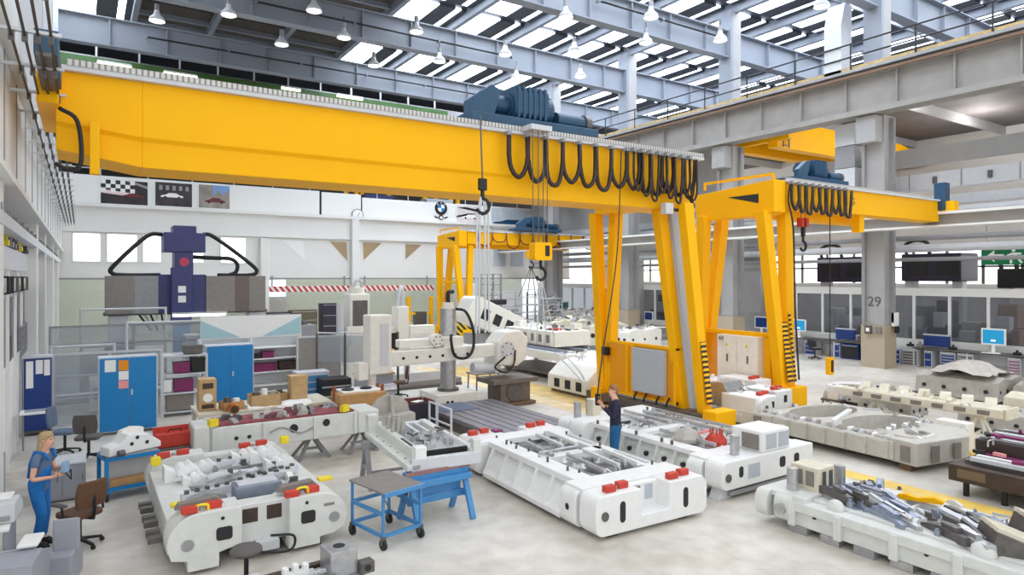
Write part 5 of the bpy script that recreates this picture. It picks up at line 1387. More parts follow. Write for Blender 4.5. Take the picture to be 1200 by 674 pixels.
def person(label, loc, rz, P, skin, hair, top_m, leg_m, female=False, sleeves=0.45):
    t = thing('person', label, 'person', loc, rz)
    wd = 0.9 if female else 1.0
    lean = P.get('lean', 0.0); hy = P.get('head_y', 0.05)
    pel = (0, 0, 0.94); wa = (0, lean * 0.3, 1.1); ch = (0, lean * 0.7, 1.3); nb = (0, lean, 1.46); nk = (0, lean + 0.02, 1.53)
    hd = [(0, lean + hy + 0.015, 1.57), (0, lean + hy, 1.645), (0, lean + hy - 0.015, 1.71)]
    J = {'pel': (pel, 0.13 * wd, 0.1), 'wa': (wa, 0.12 * wd, 0.095), 'ch': (ch, 0.145 * wd, 0.105), 'nb': (nb, 0.075, 0.065), 'nk': (nk, 0.066, 0.068),
         'h1': (hd[0], 0.068, 0.082), 'h2': (hd[1], 0.084, 0.102), 'h3': (hd[2], 0.068, 0.085)}
    E = [('pel', 'wa'), ('wa', 'ch'), ('ch', 'nb'), ('nb', 'nk'), ('nk', 'h1'), ('h1', 'h2'), ('h2', 'h3')]
    SH = 0.185 * wd
    for s, sg in (('l', -1), ('r', 1)):
        sh = (sg * SH, lean, 1.41); el = P[s + 'el']; wr = P[s + 'wr']
        J[s + 'sh'] = (sh, 0.058 * wd); J[s + 'el'] = (el, 0.043 * wd); J[s + 'fa'] = (lerp(el, wr, 0.35), 0.041 * wd); J[s + 'wrist'] = (wr, 0.027, 0.022)
        E += [('nb', s + 'sh'), (s + 'sh', s + 'el'), (s + 'el', s + 'fa'), (s + 'fa', s + 'wrist')]
        hand_joints(J, E, s, el, wr, P[s + 'aim'])
        kn = P.get(s + 'kn', (sg * 0.1, 0.03, 0.5)); an = P.get(s + 'an', (sg * 0.11, -0.02, 0.09))
        J[s + 'hip'] = ((sg * 0.09, 0, 0.9), 0.092); J[s + 'kn'] = (kn, 0.058); J[s + 'cf'] = (lerp(kn, an, 0.3), 0.056); J[s + 'an'] = (an, 0.038)
        J[s + 'toe'] = ((an[0], an[1] + 0.15, 0.04), 0.038, 0.025)
        E += [('pel', s + 'hip'), (s + 'hip', s + 'kn'), (s + 'kn', s + 'cf'), (s + 'cf', s + 'an'), (s + 'an', s + 'toe')]
    # nose and ears grow out of the head
    J['nose'] = ((0, hd[1][1] + 0.115, 1.645), 0.012); E.append(('h2', 'nose'))
    body_mesh('body', skin, t, J, E)
    for sg in (-1, 1):
        MB().ball((sg * 0.032, hd[1][1] + 0.083, 1.672), 0.011, n=8, m=5).build('eye', HOLE, t)
        MB().ball((sg * 0.08, hd[1][1] - 0.01, 1.655), 0.012, 0.024, 0.034, 8, 6).build('ear', skin, t, smooth=True)
    MB().ball((0, hd[1][1] + 0.082, 1.602), 0.026, 0.01, 0.007, 8, 5).build('mouth', mat('lips', (176, 104, 96), 0.5), t)
    # clothing follows the body
    K = {'wa': ((0, lean * 0.2, 0.8), 0.15 * wd, 0.125), 'w1': ((0, lean * 0.2, 1.0), 0.155 * wd, 0.125), 'w2': (wa, 0.155 * wd, 0.12), 'ch': (ch, 0.19 * wd, 0.135), 'nb': ((0, lean, 1.47), 0.11, 0.09), 'nc': ((0, lean + 0.005, 1.52), 0.07, 0.068)}
    F = [('wa', 'w1'), ('w1', 'w2'), ('w2', 'ch'), ('ch', 'nb'), ('nb', 'nc')]
    for s, sg in (('l', -1), ('r', 1)):
        sh = (sg * SH, lean, 1.405); el = P[s + 'el']
        K[s + 'sh'] = (sh, 0.074 * wd); K[s + 'sl'] = (lerp(sh, el, sleeves), 0.064 * wd)
        F += [('nb', s + 'sh'), (s + 'sh', s + 'sl')]
        if sleeves >= 1:
            K[s + 'cu'] = (lerp(el, P[s + 'wr'], 0.9), 0.042); F.append((s + 'sl', s + 'cu'))
    body_mesh('shirt', top_m, t, K, F)
    K = {'pel': ((0, 0, 0.94), 0.15 * wd, 0.125), 'top': ((0, 0, 1.05), 0.145 * wd, 0.115)}; F = [('pel', 'top')]
    for s, sg in (('l', -1), ('r', 1)):
        kn = J[s + 'kn'][0]; an = J[s + 'an'][0]
        K[s + 'hip'] = ((sg * 0.085, 0, 0.86), 0.108); K[s + 'kn'] = (kn, 0.078); K[s + 'an'] = ((an[0], an[1], 0.1), 0.066)
        F += [('pel', s + 'hip'), (s + 'hip', s + 'kn'), (s + 'kn', s + 'an')]
    if female:
        K['bib'] = ((0, lean * 0.5 + 0.02, 1.15), 0.165 * wd, 0.128); K['bib2'] = ((0, lean * 0.8 + 0.05, 1.3), 0.135 * wd, 0.135)
        F += [('pel', 'bib'), ('bib', 'bib2')]
    body_mesh('overalls' if female else 'trousers', leg_m, t, K, F)
    if female:
        for sg in (-1, 1):
            MB().tube([(sg * 0.09, lean + 0.14, 1.36), (sg * 0.12, lean + 0.09, 1.48), (sg * 0.12, lean - 0.05, 1.5), (sg * 0.06, lean - 0.15, 1.3), (sg * 0.05, -0.13, 1.08)], 0.022, 8).build('shoulder_strap', leg_m, t, smooth=True)
    for s in 'lr':
        an = J[s + 'an'][0]
        MB().at((an[0], an[1], 0)).loft([[(w * math.cos(a) , 0.05 + l * math.sin(a), z) for a in [2 * PI * k / 14 for k in range(14)]] for w, l, z in ((0.05, 0.145, 0.0), (0.054, 0.15, 0.03), (0.05, 0.13, 0.06), (0.042, 0.06, 0.1))]).build('shoe', BLACK, t, smooth=True)
    # hair
    hc = hd[1]
    if female:
        rings = []
        for z, w, a, b in ((1.795, 0.03, -0.05, 0.03), (1.775, 0.075, -0.095, 0.075), (1.72, 0.096, -0.118, 0.085), (1.66, 0.1, -0.122, 0.03), (1.58, 0.102, -0.122, 0.0), (1.5, 0.105, -0.122, -0.015), (1.42, 0.095, -0.12, -0.04)):
            rings.append([(w * math.cos(q), hc[1] - 0.0 + (a + b) / 2 + (b - a) / 2 * math.sin(q), z) for q in [2 * PI * k / 16 for k in range(16)]])
        MB().loft(rings).build('hair', hair, t, smooth=True)
    else:
        rings = []
        for z, w, a, b in ((1.79, 0.02, -0.03, 0.02), (1.775, 0.06, -0.075, 0.06), (1.735, 0.08, -0.1, 0.082), (1.69, 0.084, -0.106, 0.03), (1.63, 0.078, -0.1, -0.03), (1.6, 0.06, -0.09, -0.05)):
            rings.append([(w * math.cos(q), hc[1] + (a + b) / 2 + (b - a) / 2 * math.sin(q), z) for q in [2 * PI * k / 16 for k in range(16)]])
        MB().loft(rings).build('hair', hair, t, smooth=True)
    return t

man = person('man in dark navy shirt and blue trousers standing between two white dies', (9.24, 10.27, 0), R(60), {
    'lel': (-0.27, 0.1, 1.16), 'lwr': (-0.07, 0.27, 1.36), 'laim': (-0.02, 0.36, 1.46), 'rel': (0.28, 0.08, 1.14), 'rwr': (0.08, 0.27, 1.36), 'raim': (0.02, 0.36, 1.46), 'lean': 0.0, 'head_y': 0.045},
    SKIN, HAIRB, SHIRTN, TROUB, False, 1.0)
q = man.matrix_basis
hx, hy = 9.24 - 0.37 * math.sin(R(60)), 10.27 + 0.37 * math.cos(R(60))
t = thing('pendant_control', 'black crane control box on a cable in the hands of the man', 'pendant', (hx, hy, 1.36), 0)
MB().prism(rrect(-0.045, 0.045, 0, 0.24, 0.02), 'y', -0.03, 0.03).build('housing', BLACK, t)
for k in range(3):
    MB().cyl((0, -0.03, 0.05 + 0.06 * k), (0, -0.045, 0.05 + 0.06 * k), 0.016, n=10).build('button', (RED, YBLK, GREYM)[k], t)
MB().stube([(0, 0, 0.24), (0.5, 0.42, 1.0), (2.1, 1.75, 3.1), (11.85 - hx, 12.98 - hy, 5.2), (11.9 - hx, 13.0 - hy, 5.95)], 0.016, 6).build('cable', BLACK, t)
woman = person('woman with shoulder length fair hair in blue overalls looking down at a held device', (-0.52, 12.1, 0), R(-118), {
    'lel': (-0.25, 0.08, 1.12), 'lwr': (-0.09, 0.27, 1.2), 'laim': (-0.02, 0.36, 1.24), 'rel': (0.25, 0.04, 1.1), 'rwr': (0.1, 0.26, 1.1), 'raim': (0.04, 0.36, 1.14),
    'lean': 0.05, 'head_y': 0.06, 'rkn': (0.1, 0.1, 0.5), 'ran': (0.11, 0.02, 0.09)}, SKIN, HAIR, SHIRTB, OVERB, True, 0.5)
woman.scale = (0.96, 0.96, 0.95)
t = thing('measuring_device', 'pale blue handheld device with cable held by the woman', 'device', (-0.52 + 0.36 * math.sin(R(118)), 12.1 + 0.36 * math.cos(R(118)), 1.13), R(-118))
MB().prism(rrect(-0.06, 0.06, -0.04, 0.12, 0.02), 'y', -0.02, 0.03).build('housing', mat('device_blue', (140, 180, 214), 0.4), t)
MB().box(-0.045, 0.045, -0.024, -0.02, 0.0, 0.1).build('screen', DSTEEL, t)
MB().stube([(0.06, 0.1, -0.02), (0.1, 0.14, 0.02), (0.13, 0.16, -0.03), (0.12, 0.15, -0.1), (0.06, 0.12, -0.13), (0, 0.05, -0.1), (0, 0, -0.04)], 0.01, 6).build('cable', BLACK, t)
# ================================================================ LEFT MIDDLE: cabinets, shelves, machines
def cupboard(name, label, loc, w, d, h, m, papers=(), rz=0):
    t = thing(name, label, 'cabinet', loc, rz)
    MB().box(-w / 2, w / 2, 0.0, d, 0.06, h).build('body', LGREY, t, 0.008)
    MB().box(-w / 2, w / 2, 0.03, d, 0.0, 0.06).build('plinth', DSTEEL, t)
    for s in (-1, 1):
        x0, x1 = (-w / 2 + 0.03, -0.004) if s < 0 else (0.004, w / 2 - 0.03)
        dd = MB().box(x0, x1, -0.025, 0.0, 0.09, h - 0.03).build('door', m, t, 0.004)
        if s > 0:
            MB().box(x0 + 0.05, x0 + 0.09, -0.05, -0.025, h * 0.5, h * 0.5 + 0.14).build('handle', LGREY, dd)
    for (x, z, pw, ph, pm) in papers:
        MB().box(x, x + pw, -0.032, -0.026, z, z + ph).build('paper_sheet', pm, t)
    return t
x, y = PZ(149, 507)
cupboard('steel_cupboard', 'bright blue two door cupboard with white, orange and pink sheets stuck on it', (1.02, 19.6, 0), 1.32, 0.5, 1.97, BLUE,
         ((-0.52, 1.6, 0.24, 0.3, PAPER), (-0.22, 1.62, 0.22, 0.26, ORANGE), (-0.22, 1.38, 0.22, 0.22, PAPER), (-0.22, 1.16, 0.22, 0.2, PINK)))
cupboard('steel_cupboard', 'bright blue two door cupboard without sheets, between the shelf units', (3.85, 21.8, 0), 1.38, 0.5, 1.92, BLUE)
# open shelf between them
def shelf_unit(name, label, loc, w, d, h, n, m=LGREY, rz=0):
    t = thing(name, label, 'shelf', loc, rz)
    for x in (0, w):
        for y in (0, d):
            MB().box(x - 0.025, x + 0.025, y - 0.025, y + 0.025, 0, h).build('upright', m, t)
    for i in range(n):
        z = 0.12 + (h - 0.14) * i / (n - 1)
        MB().box(-0.02, w + 0.02, -0.02, d + 0.02, z - 0.02, z + 0.02).build('shelf_board', m, t)
    return t
sh = shelf_unit('shelf_unit', 'open white shelf with purple boxes between the two bright blue cupboards', (1.95, 21.2, 0), 1.15, 0.5, 1.75, 4)
def crate(label, loc, w, d, h, m, grp=None, cat='box', name='storage_box', lidm=None, rz=0):
    t = thing(name, label, cat, loc, rz, grp)
    MB().box(-w / 2, w / 2, -d / 2, d / 2, 0, h * 0.86).build('body', m, t, 0.006)
    MB().box(-w / 2 - 0.012, w / 2 + 0.012, -d / 2 - 0.012, d / 2 + 0.012, h * 0.86, h).build('rim', lidm or m, t)
    return t
zs = [0.14, 0.14 + 0.537, 0.14 + 1.073]
crate('purple box on the middle board of the shelf between the cupboards, larger one', (2.5, 21.45, zs[1] + 0.02), 0.5, 0.4, 0.34, MAROON, None)
crate('purple box on the upper board of the shelf between the cupboards', (2.45, 21.45, zs[2] + 0.02), 0.42, 0.4, 0.3, MAROON, None)
crate('black box beside the purple box on the upper board', (2.88, 21.45, zs[2] + 0.02), 0.36, 0.4, 0.4, BLACK, None)
crate('dark bronze bin at the bottom of the shelf between the cupboards', (2.4, 21.45, zs[0] + 0.02), 0.7, 0.42, 0.48, WGREY, None)
crate('white carton at the left post of the shelf between the cupboards', (2.08, 21.42, zs[1] + 0.02), 0.2, 0.3, 0.36, PAPER, None)
crate('dark box on top of the shelf between the cupboards', (2.75, 21.4, 1.78), 0.5, 0.35, 0.22, DSTEEL, None)
# white framed stand with sign board and shelves right of the second cupboard
t = thing('shelf_unit', 'wide white shelf stand with a pale blue patterned top board behind the cupboard', 'shelf', (3.2, 23.2, 0))
MB().box(0, 3.2, 0.0, 0.06, 1.98, 2.72).build('sign_board', PANELW, t, 0.006)
for (a, b, c) in (((0.02, 2.02), (0.02, 2.6), (1.2, 2.02)), ((3.18, 2.05), (3.18, 2.66), (1.9, 2.02))):
    MB().prism([a, b, c], 'y', -0.012, 0.0).build('blue_triangle', TEAL, t)
MB().box(0, 3.2, 0.42, 0.46, 0.1, 1.95).build('back_panel', LGREY, t)
for x in (0.0, 1.55, 3.17):
    MB().box(x - 0.03, x + 0.03, 0, 0.46, 0, 1.98).build('upright', PANELW, t)
for z in (0.35, 0.8, 1.25, 1.62):
    MB().box(0, 3.2, 0.0, 0.45, z - 0.02, z + 0.02).build('shelf_board', PANELW, t)
gx = 5.15
crate('purple box on the board right of the second cupboard, upper one', (5.3, 23.38, 1.27), 0.38, 0.3, 0.22, MAROON)
crate('long low purple box right of the second cupboard, lower one', (5.2, 23.38, 0.82), 0.7, 0.32, 0.26, MAROON)
crate('small black tray beside the upper purple box', (4.97, 23.38, 1.27), 0.2, 0.26, 0.14, BLACK)
crate('brown bin right of the lower purple box', (5.95, 23.38, 0.82), 0.55, 0.32, 0.3, BROWN)
# glass and mesh safety fences
def fence_panel(name, label, x0, x1, y, z1, m, fm=LGREY, z0=0.12, rail=None, n=2):
    t = thing(name, label, 'fence panel', (x0, y, 0))
    w = x1 - x0
    for i in range(n + 1):
        x = w * i / n
        MB().box(x - 0.03, x + 0.03, -0.03, 0.03, 0, z1).build('post', fm, t)
    for z in (z0, z1 - 0.03) + ((rail,) if rail else ()):
        MB().box(0, w, -0.025, 0.025, z - 0.03, z + 0.03).build('rail', fm, t)
    for i in range(n):
        MB().box(w * i / n + 0.03, w * (i + 1) / n - 0.03, -0.008, 0.008, z0, z1 - 0.06).build('infill', m, t)
    return t
fence_panel('safety_fence', 'clear panelled safety fence left of the cupboard with stuck on sheets', -0.6, 1.9, 21.0, 2.0, PLEX, LGREY, 0.1, 0.9, 2)
fence_panel('safety_fence', 'second clear safety fence farther behind, with grey top rail', -0.8, 5.9, 24.6, 2.5, PLEX, GREYM, 0.1, 1.9, 3)
fence_panel('safety_fence', 'grey panelled safety fence beside the blue drawer cabinet', 6.1, 7.6, 22.6, 2.0, mat('fence_grey', (150, 146, 142), 0.6), LGREY, 0.1, None, 1)
# low machinery behind the fences
for i, (x0, x1, y0, z0, z1, m, nm, lab) in enumerate((
        (0.0, 2.2, 25.6, 0.0, 1.5, LGREY, 'machine_enclosure', 'pale machine enclosure with dark slots behind the clear fences'),
        (3.0, 5.4, 25.1, 0.0, 2.0, WALLW, 'machine_enclosure', 'white machine enclosure behind the white shelf stand'),
        (0.2, 1.6, 23.0, 0.0, 1.0, CREAM, 'machine_enclosure', 'low cream machine part between the two clear fences'))):
    t = thing(nm, lab, 'machine', (x0, y0, 0))
    w = x1 - x0
    MB().box(0, w, 0, 0.9, 0.04, z1).build('body', m, t, 0.02)
    MB().box(0.1, w - 0.1, -0.01, 0.0, z1 * 0.4, z1 * 0.75).build('window', GREYM, t)
    MB().box(w * 0.3, w * 0.7, 0.2, 0.7, z1, z1 + 0.35).build('top_unit', GREYM, t, 0.02)
    for q in (0.15, w - 0.15):
        MB().box(q - 0.06, q + 0.06, 0.1, 0.8, 0, 0.04).build('foot', DSTEEL, t)
    MB().box(w * 0.75, w * 0.9, -0.015, 0, z1 * 0.8, z1 * 0.92).build('control_panel', BLACK, t)
t = thing('tube_lamp_or_fill', 'bright fluorescent lamp fixed under the big grey machine beam', 'lamp', (3.6, 26.2, 2.62))
MB().box(-0.9, 0.9, -0.08, 0.08, 0.06, 0.12).build('housing', LGREY, t)
MB().cyl((-0.88, 0, 0.02), (0.88, 0, 0.02), 0.05, n=8).build('tube', TUBEG, t)
MB().box(0.86, 0.92, -0.05, 0.05, -2.6, 0.1).build('stand', LGREY, t)
# ---- big portal milling machine
t = thing('portal_machine', 'big grey horizontal machine beam with violet blue spindle column and black cable loops', 'machine', (3.3, 27.0, 0))
GRB = mat('beam_bellows', (138, 132, 128), 0.5, 0.15, var=0.08)
for i, (a, b, m) in enumerate(((-2.6, -1.75, GRB), (-1.75, -1.0, GREYM), (0.55, 1.55, GRB), (1.55, 2.05, mat('beam_patch', (112, 100, 94), 0.5)), (2.05, 2.65, GRB))):
    MB().box(a, b, -0.5, 0.5, 2.72, 4.05).build('bellows_cover', m, t, 0.01)
MB().box(-2.65, 2.75, -0.3, 0.6, 2.66, 2.76).build('guide_way', DSTEEL, t)
MB().box(-1.0, 0.55, -0.45, 0.5, 2.72, 4.1).build('carriage', PBLUE, t, 0.02)
MB().box(-0.62, 0.05, -0.75, -0.45, 2.3, 4.35).build('spindle_ram', PBLUE, t, 0.03)
MB().box(-0.5, 0.1, -0.7, 0.2, 4.1, 5.0).build('ram_neck', PBLUE, t, 0.02)
MB().prism([(-0.85, 4.9), (0.5, 4.9), (0.5, 5.6), (0.2, 5.6), (0.2, 5.85), (-0.55, 5.85), (-0.55, 5.6), (-0.85, 5.6)], 'y', -0.75, 0.15).build('drive_head', PBLUE, t, 0.03)
MB().cyl((-0.2, -0.72, 4.55), (-0.2, -0.7, 4.55), 0.16, n=18).build('red_badge', mat('badge_red', (190, 60, 90), 0.5), t)
for z in (3.1, 3.45):
    MB().box(-0.4, -0.15, -0.765, -0.75, z, z + 0.24).build('white_plate', PAPER, t)
for pts in (((-0.85, 5.55), (-1.35, 5.45), (-2.35, 4.4), (-2.4, 4.15), (-2.1, 4.08), (-0.9, 4.08)), ((0.5, 5.6), (0.9, 5.5), (2.2, 4.5), (2.4, 4.2), (2.1, 4.08), (1.0, 4.08)), ((0.05, 4.75), (0.9, 4.72), (1.45, 4.7), (1.7, 4.5), (1.65, 4.2), (1.4, 4.08))):
    MB().stube([(p[0], -0.1, p[1]) for p in pts], 0.075, 8).build('cable_loop', BLACK, t, smooth=True)
for x in (-2.2, 2.4):
    MB().box(x - 0.3, x + 0.3, -0.3, 0.5, 0, 2.7).build('support_column', LGREY, t, 0.02)
MB().box(-0.55, 0.0, -0.7, -0.5, 1.2, 2.32).build('milling_head', TBLUE, t, 0.03)
for k in range(5):
    MB().bar((-1.6 + 0.18 * k, -0.2, 2.7), (-1.2 + 0.1 * k, -0.3, 2.1), 0.06, 0.06).build('hose', LGREY if k % 2 else BLACK, t)
# grey machine bed with clutter seen under the beam, right
t = thing('machine_bed', 'dark cluttered machine bed right of the fluorescent lamp under the grey beam', 'machine', (6.7, 28.2, 0))
MB().box(-0.8, 1.6, -0.4, 0.5, 0, 2.0).build('bed', GREYM, t, 0.02)
for k in range(7):
    MB().at((-0.6 + 0.3 * k, 0, 2.0), 0.3 * k).prism([(-0.12, 0), (0.12, 0), (0.08, 0.2 + 0.05 * (k % 3)), (-0.1, 0.15)], 'y', -0.1, 0.1).build('fixture_piece', (DSTEEL, CAST, STEEL)[k % 3], t)
# ---- blue drawer cabinet
def drawer_cabinet(name, label, loc, w, d, h, n, m, rz=0, frame=LGREY, group=None):
    t = thing(name, label, 'drawer cabinet', loc, rz, group)
    MB().box(-w / 2, w / 2, 0, d, 0.0, h).build('body', frame, t, 0.006)
    MB().box(-w / 2 - 0.01, w / 2 + 0.01, -0.01, d + 0.01, h, h + 0.03).build('top', frame, t)
    for i in range(n):
        z0 = 0.06 + (h - 0.09) * i / n; z1 = 0.06 + (h - 0.09) * (i + 1) / n - 0.015
        dr = MB().box(-w / 2 + 0.03, w / 2 - 0.03, -0.02, 0, z0, z1).build('drawer', m, t, 0.003)
        MB().box(-w / 2 + 0.06, w / 2 - 0.06, -0.045, -0.02, z1 - 0.035, z1 - 0.012).build('handle', LGREY, dr)
    return t
drawer_cabinet('drawer_cabinet', 'light blue drawer cabinet with four drawers beside the cardboard cartons', (6.15, 20.9, 0), 1.0, 0.6, 0.98, 4, TBLUE)
# ---- packing table with cartons and wooden boxes
t = thing('packing_table', 'low beige table loaded with cartons and wooden boxes behind the long casting', 'table', (2.35, 17.4, 0))
pbox('table_top', BEIGE, t, 0, 3.3, 0, 1.4, 0.62, 0.7)
for x in (0.08, 1.65, 3.22):
    for y in (0.08, 1.3):
        MB().bar((x, y, 0), (x, y, 0.62), 0.09, 0.09).build('leg', BEIGE, t)
t = thing('meter_cabinet', 'tan instrument case with a round dial at the table end beside the blue cupboard', 'instrument', (2.62, 17.9, 0.705))
MB().box(-0.2, 0.2, -0.15, 0.25, 0, 0.78).build('case', CARD, t, 0.02)
MB().cyl((0, -0.17, 0.32), (0, -0.15, 0.32), 0.11, n=18).build('dial', PAPER, t)
MB().box(-0.12, 0.12, -0.165, -0.15, 0.55, 0.68).build('grille', BROWN, t)
MB().box(-0.14, 0.14, -0.16, -0.15, 0.06, 0.16).build('name_plate', BROWN, t)
def wood_box(label, loc, w, d, h, m=WOOD, rz=0, fill=None, name='wooden_box'):
    t = thing(name, label, 'box', loc, rz)
    for (a, b, c, e) in ((-w / 2, w / 2, -d / 2, -d / 2 + 0.025), (-w / 2, w / 2, d / 2 - 0.025, d / 2), (-w / 2, -w / 2 + 0.025, -d / 2, d / 2), (w / 2 - 0.025, w / 2, -d / 2, d / 2)):
        MB().box(a, b, c, e, 0.02, h).build('side', m, t)
    MB().box(-w / 2, w / 2, -d / 2, d / 2, 0, 0.025).build('bottom', m, t)
    if fill:
        for k, (fx, fr) in enumerate(fill):
            MB().cyl((fx, 0, 0.03), (fx, 0.02, h + fr), 0.08, n=12).build('content', (DSTEEL, PAPER, CAST)[k % 3], t)
    return t
wood_box('open wooden tray with round parts next to the tan instrument case', (3.15, 17.7, 0.705), 0.5, 0.4, 0.2, WOOD, 0.1, ((-0.1, 0.1), (0.12, 0.06)))
t = thing('steel_coil', 'orange brown copper coil lying in front of the tan instrument case', 'coil', (3.12, 17.25, 0.80), 0)
MB().stube([(0.1 * math.cos(a), -0.2 + a * 0.012, 0.1 * math.sin(a)) for a in [k * 0.5 for k in range(60)]], 0.018, 6).build('winding', mat('copper', (190, 110, 50), 0.4, 0.5), t)
MB().cyl((0, -0.22, 0), (0, 0.55, 0), 0.075, n=14).build('core', BROWN, t)
wood_box('open cardboard tray with parts in the middle of the packing table', (3.95, 17.75, 0.705), 0.75, 0.5, 0.3, CARD, -0.05, ((-0.2, 0.05), (0.0, 0.12), (0.2, 0.04)))
wood_box('small open cardboard tray behind the white sheet on the table', (4.45, 18.2, 0.705), 0.3, 0.4, 0.22, CARD, 0.2, ((0.0, 0.08),))
crate('tall tan carton printed dark on its side, next to the blue drawers', (4.85, 17.95, 0.705), 0.42, 0.42, 0.68, CARD, None, 'carton', 'carton')
t = thing('paper_sheet', 'large crumpled white sheet draped over the front of the packing table', 'paper', (4.3, 17.6, 0.72))
r = random.Random(3)
g = [[(-0.8 + 1.6 * i / 10, -0.25 + 0.5 * j / 5, 0.04 * r.random() + (0.02 if j > 1 else -0.05)) for i in range(11)] for j in range(6)]
MB().loft(g + [[(p[0], p[1], p[2] - 0.006) for p in row] for row in g[::-1]], closed=False, caps=False).build('sheet', PAPER, t)
# ---- long casting on A-frame stands
t = thing('long_casting', 'long light grey casting with a dusty red top on grey stands, before the cartons', 'casting', (2.15, 14.35, 0))
pbox('body', DGREY, t, 0, 3.05, 0.0, 0.9, 0.48, 0.98, 0.03)
pbox('end_block', DGREY, t, 3.05, 3.55, -0.05, 0.8, 0.5, 1.0, 0.04)
pbox('end_block', DGREY, t, -0.3, 0.0, -0.05, 0.7, 0.4, 1.05, 0.04)
pbox('red_top', mat('dusty_red', (142, 70, 76), 0.8, var=0.3, scale=6), t, 0.15, 3.0, 0.05, 0.85, 0.98, 1.02, 0.01)
for x in (0.08, 1.05, 2.1, 3.0):
    MB().box(x - 0.04, x + 0.04, -0.05, 0.02, 0.5, 0.97).build('rib', DGREY, t, 0.01)
for (x, z, rr) in ((1.65, 0.78, 0.09), (2.35, 0.82, 0.08), (0.5, 0.72, 0.04), (0.75, 0.72, 0.04)):
    MB().cyl((x, -0.01, z), (x, 0.01, z), rr, n=16).build('hole', HOLE, t)
MB().stube([(1.15 + 0.9 * k / 8, -0.02, 0.75 + 0.08 * math.sin(k * 0.8)) for k in range(9)], 0.015, 6).build('cable', GREYM, t)
r = random.Random(19)
for k in range(22):
    x = r.uniform(0.2, 2.9); y = r.uniform(0.1, 0.8); s = r.uniform(0.08, 0.16)
    MB().at((x, y, 1.02), r.uniform(0, 3)).prism([(-s, 0), (s, 0), (s * 0.7, s * 0.7), (-s * 0.3, s * r.uniform(0.5, 1.2))], 'y', -s * 0.5, s * 0.5).build('scrap_piece', (CAST, DSTEEL, GREYM, mat('dusty_maroon', (110, 60, 66), 0.8))[k % 4], t, 0.005)
for x, z in ((0.05, 1.02), (2.75, 1.02)):
    MB().at((x, 0.0, z), 0.4).box(-0.08, 0.1, -0.06, 0.06, 0, 0.14).build('yellow_tag', YBLK, t)
def a_stand(label, loc, h, m=GREYM, rz=0, w=0.34):
    t = thing('support_stand', label, 'stand', loc, rz)
    MB().box(-0.14, 0.14, -0.14, 0.14, h - 0.05, h).build('head_plate', m, t)
    for sx_ in (-1, 1):
        for sy_ in (-1, 1):
            MB().bar((sx_ * 0.06, sy_ * 0.06, h - 0.05), (sx_ * w, sy_ * w * 0.8, 0.0), 0.07, 0.06).build('leg', m, t)
    MB().box(-w * 0.6, w * 0.6, -0.02, 0.02, h * 0.35, h * 0.35 + 0.05).build('brace', m, t)
    return t
a_stand('grey A frame stand carrying the right end block of the long casting', (5.4, 14.75, 0), 0.48)
a_stand('grey A frame stand under the long casting, partly hidden by the lug die', (4.3, 14.8, 0), 0.47)
a_stand('grey stand under the left end of the long casting', (2.3, 14.85, 0), 0.47)
# ---- wooden box on grey base with casting parts, small items beside the frame
t = thing('pallet_crate', 'wide wooden crate with white packing and black discs on top', 'crate', (5.55, 16.7, 0))
MB().box(-0.15, 1.35, 0, 0.8, 0.08, 0.62).build('base_box', mat('crate_grey', (150, 138, 124), 0.7), t, 0.01)
MB().box(0.05, 1.3, -0.02, 0.78, 0.62, 0.95).build('crate_body', WOOD, t, 0.01)
for y in (0.1, 0.4, 0.7):
    MB().box(-0.1, 1.3, y - 0.05, y + 0.05, 0, 0.08).build('runner', WOOD, t)
MB().box(0.15, 1.2, 0.1, 0.7, 0.95, 1.02).build('packing', PAPER, t, 0.02)
for x in (0.35, 0.85):
    MB().lathe([(0.01, 0), (0.15, 0), (0.17, 0.03), (0.1, 0.05), (0.01, 0.05)], 18, (x, 0.3, 1.02)).build('disc', BLACK, t)
for (x, y) in ((0.05, 0.5), (1.22, 0.4), (1.25, 0.15)):
    MB().cyl((x, y, 0.62), (x, y, 1.12), 0.05, n=10).build('bottle', mat('bottle_brown', (150, 90, 60), 0.4), t)
t = thing('finned_casting', 'heap shaped finned grey casting standing behind the fixture frame', 'casting', (6.15, 14.9, 0))
MB().box(-0.5, 0.6, -0.3, 0.4, 0, 0.75).build('base', CAST, t, 0.03)
for k in range(7):
    a = PI * (k + 0.5) / 7
    MB().bar((0.05, 0, 0.7), (0.05 - 0.5 * math.cos(a), 0.0, 0.75 + 0.42 * math.sin(a)), 0.1, 0.5, 0.06, 0.3).build('fin', CAST, t, 0.01)
t = thing('parts_bin', 'open dull red bin with white paper behind the fixture frame', 'bin', (7.3, 16.0, 0))
MB().box(-0.5, 0.5, -0.4, 0.4, 0.1, 0.16).build('floor_plate', BROWN, t)
for (a, b, c, d) in ((-0.5, 0.5, -0.42, -0.38), (-0.5, 0.5, 0.38, 0.42), (-0.52, -0.48, -0.42, 0.42), (0.48, 0.52, -0.42, 0.42)):
    MB().box(a, b, c, d, 0.12, 0.75).build('side', VIOL if c < -0.3 and d < 0 else mat('bin_red', (122, 64, 60), 0.7), t)
for (x, y) in ((-0.5, -0.4), (0.5, -0.4), (-0.5, 0.4), (0.5, 0.4)):
    MB().box(x - 0.04, x + 0.04, y - 0.04, y + 0.04, 0, 0.8).build('post', LGREY, t)
MB().at((0.1, -0.1, 0.74), 0.4).box(-0.15, 0.15, -0.1, 0.1, 0, 0.01).build('paper', PAPER, t)
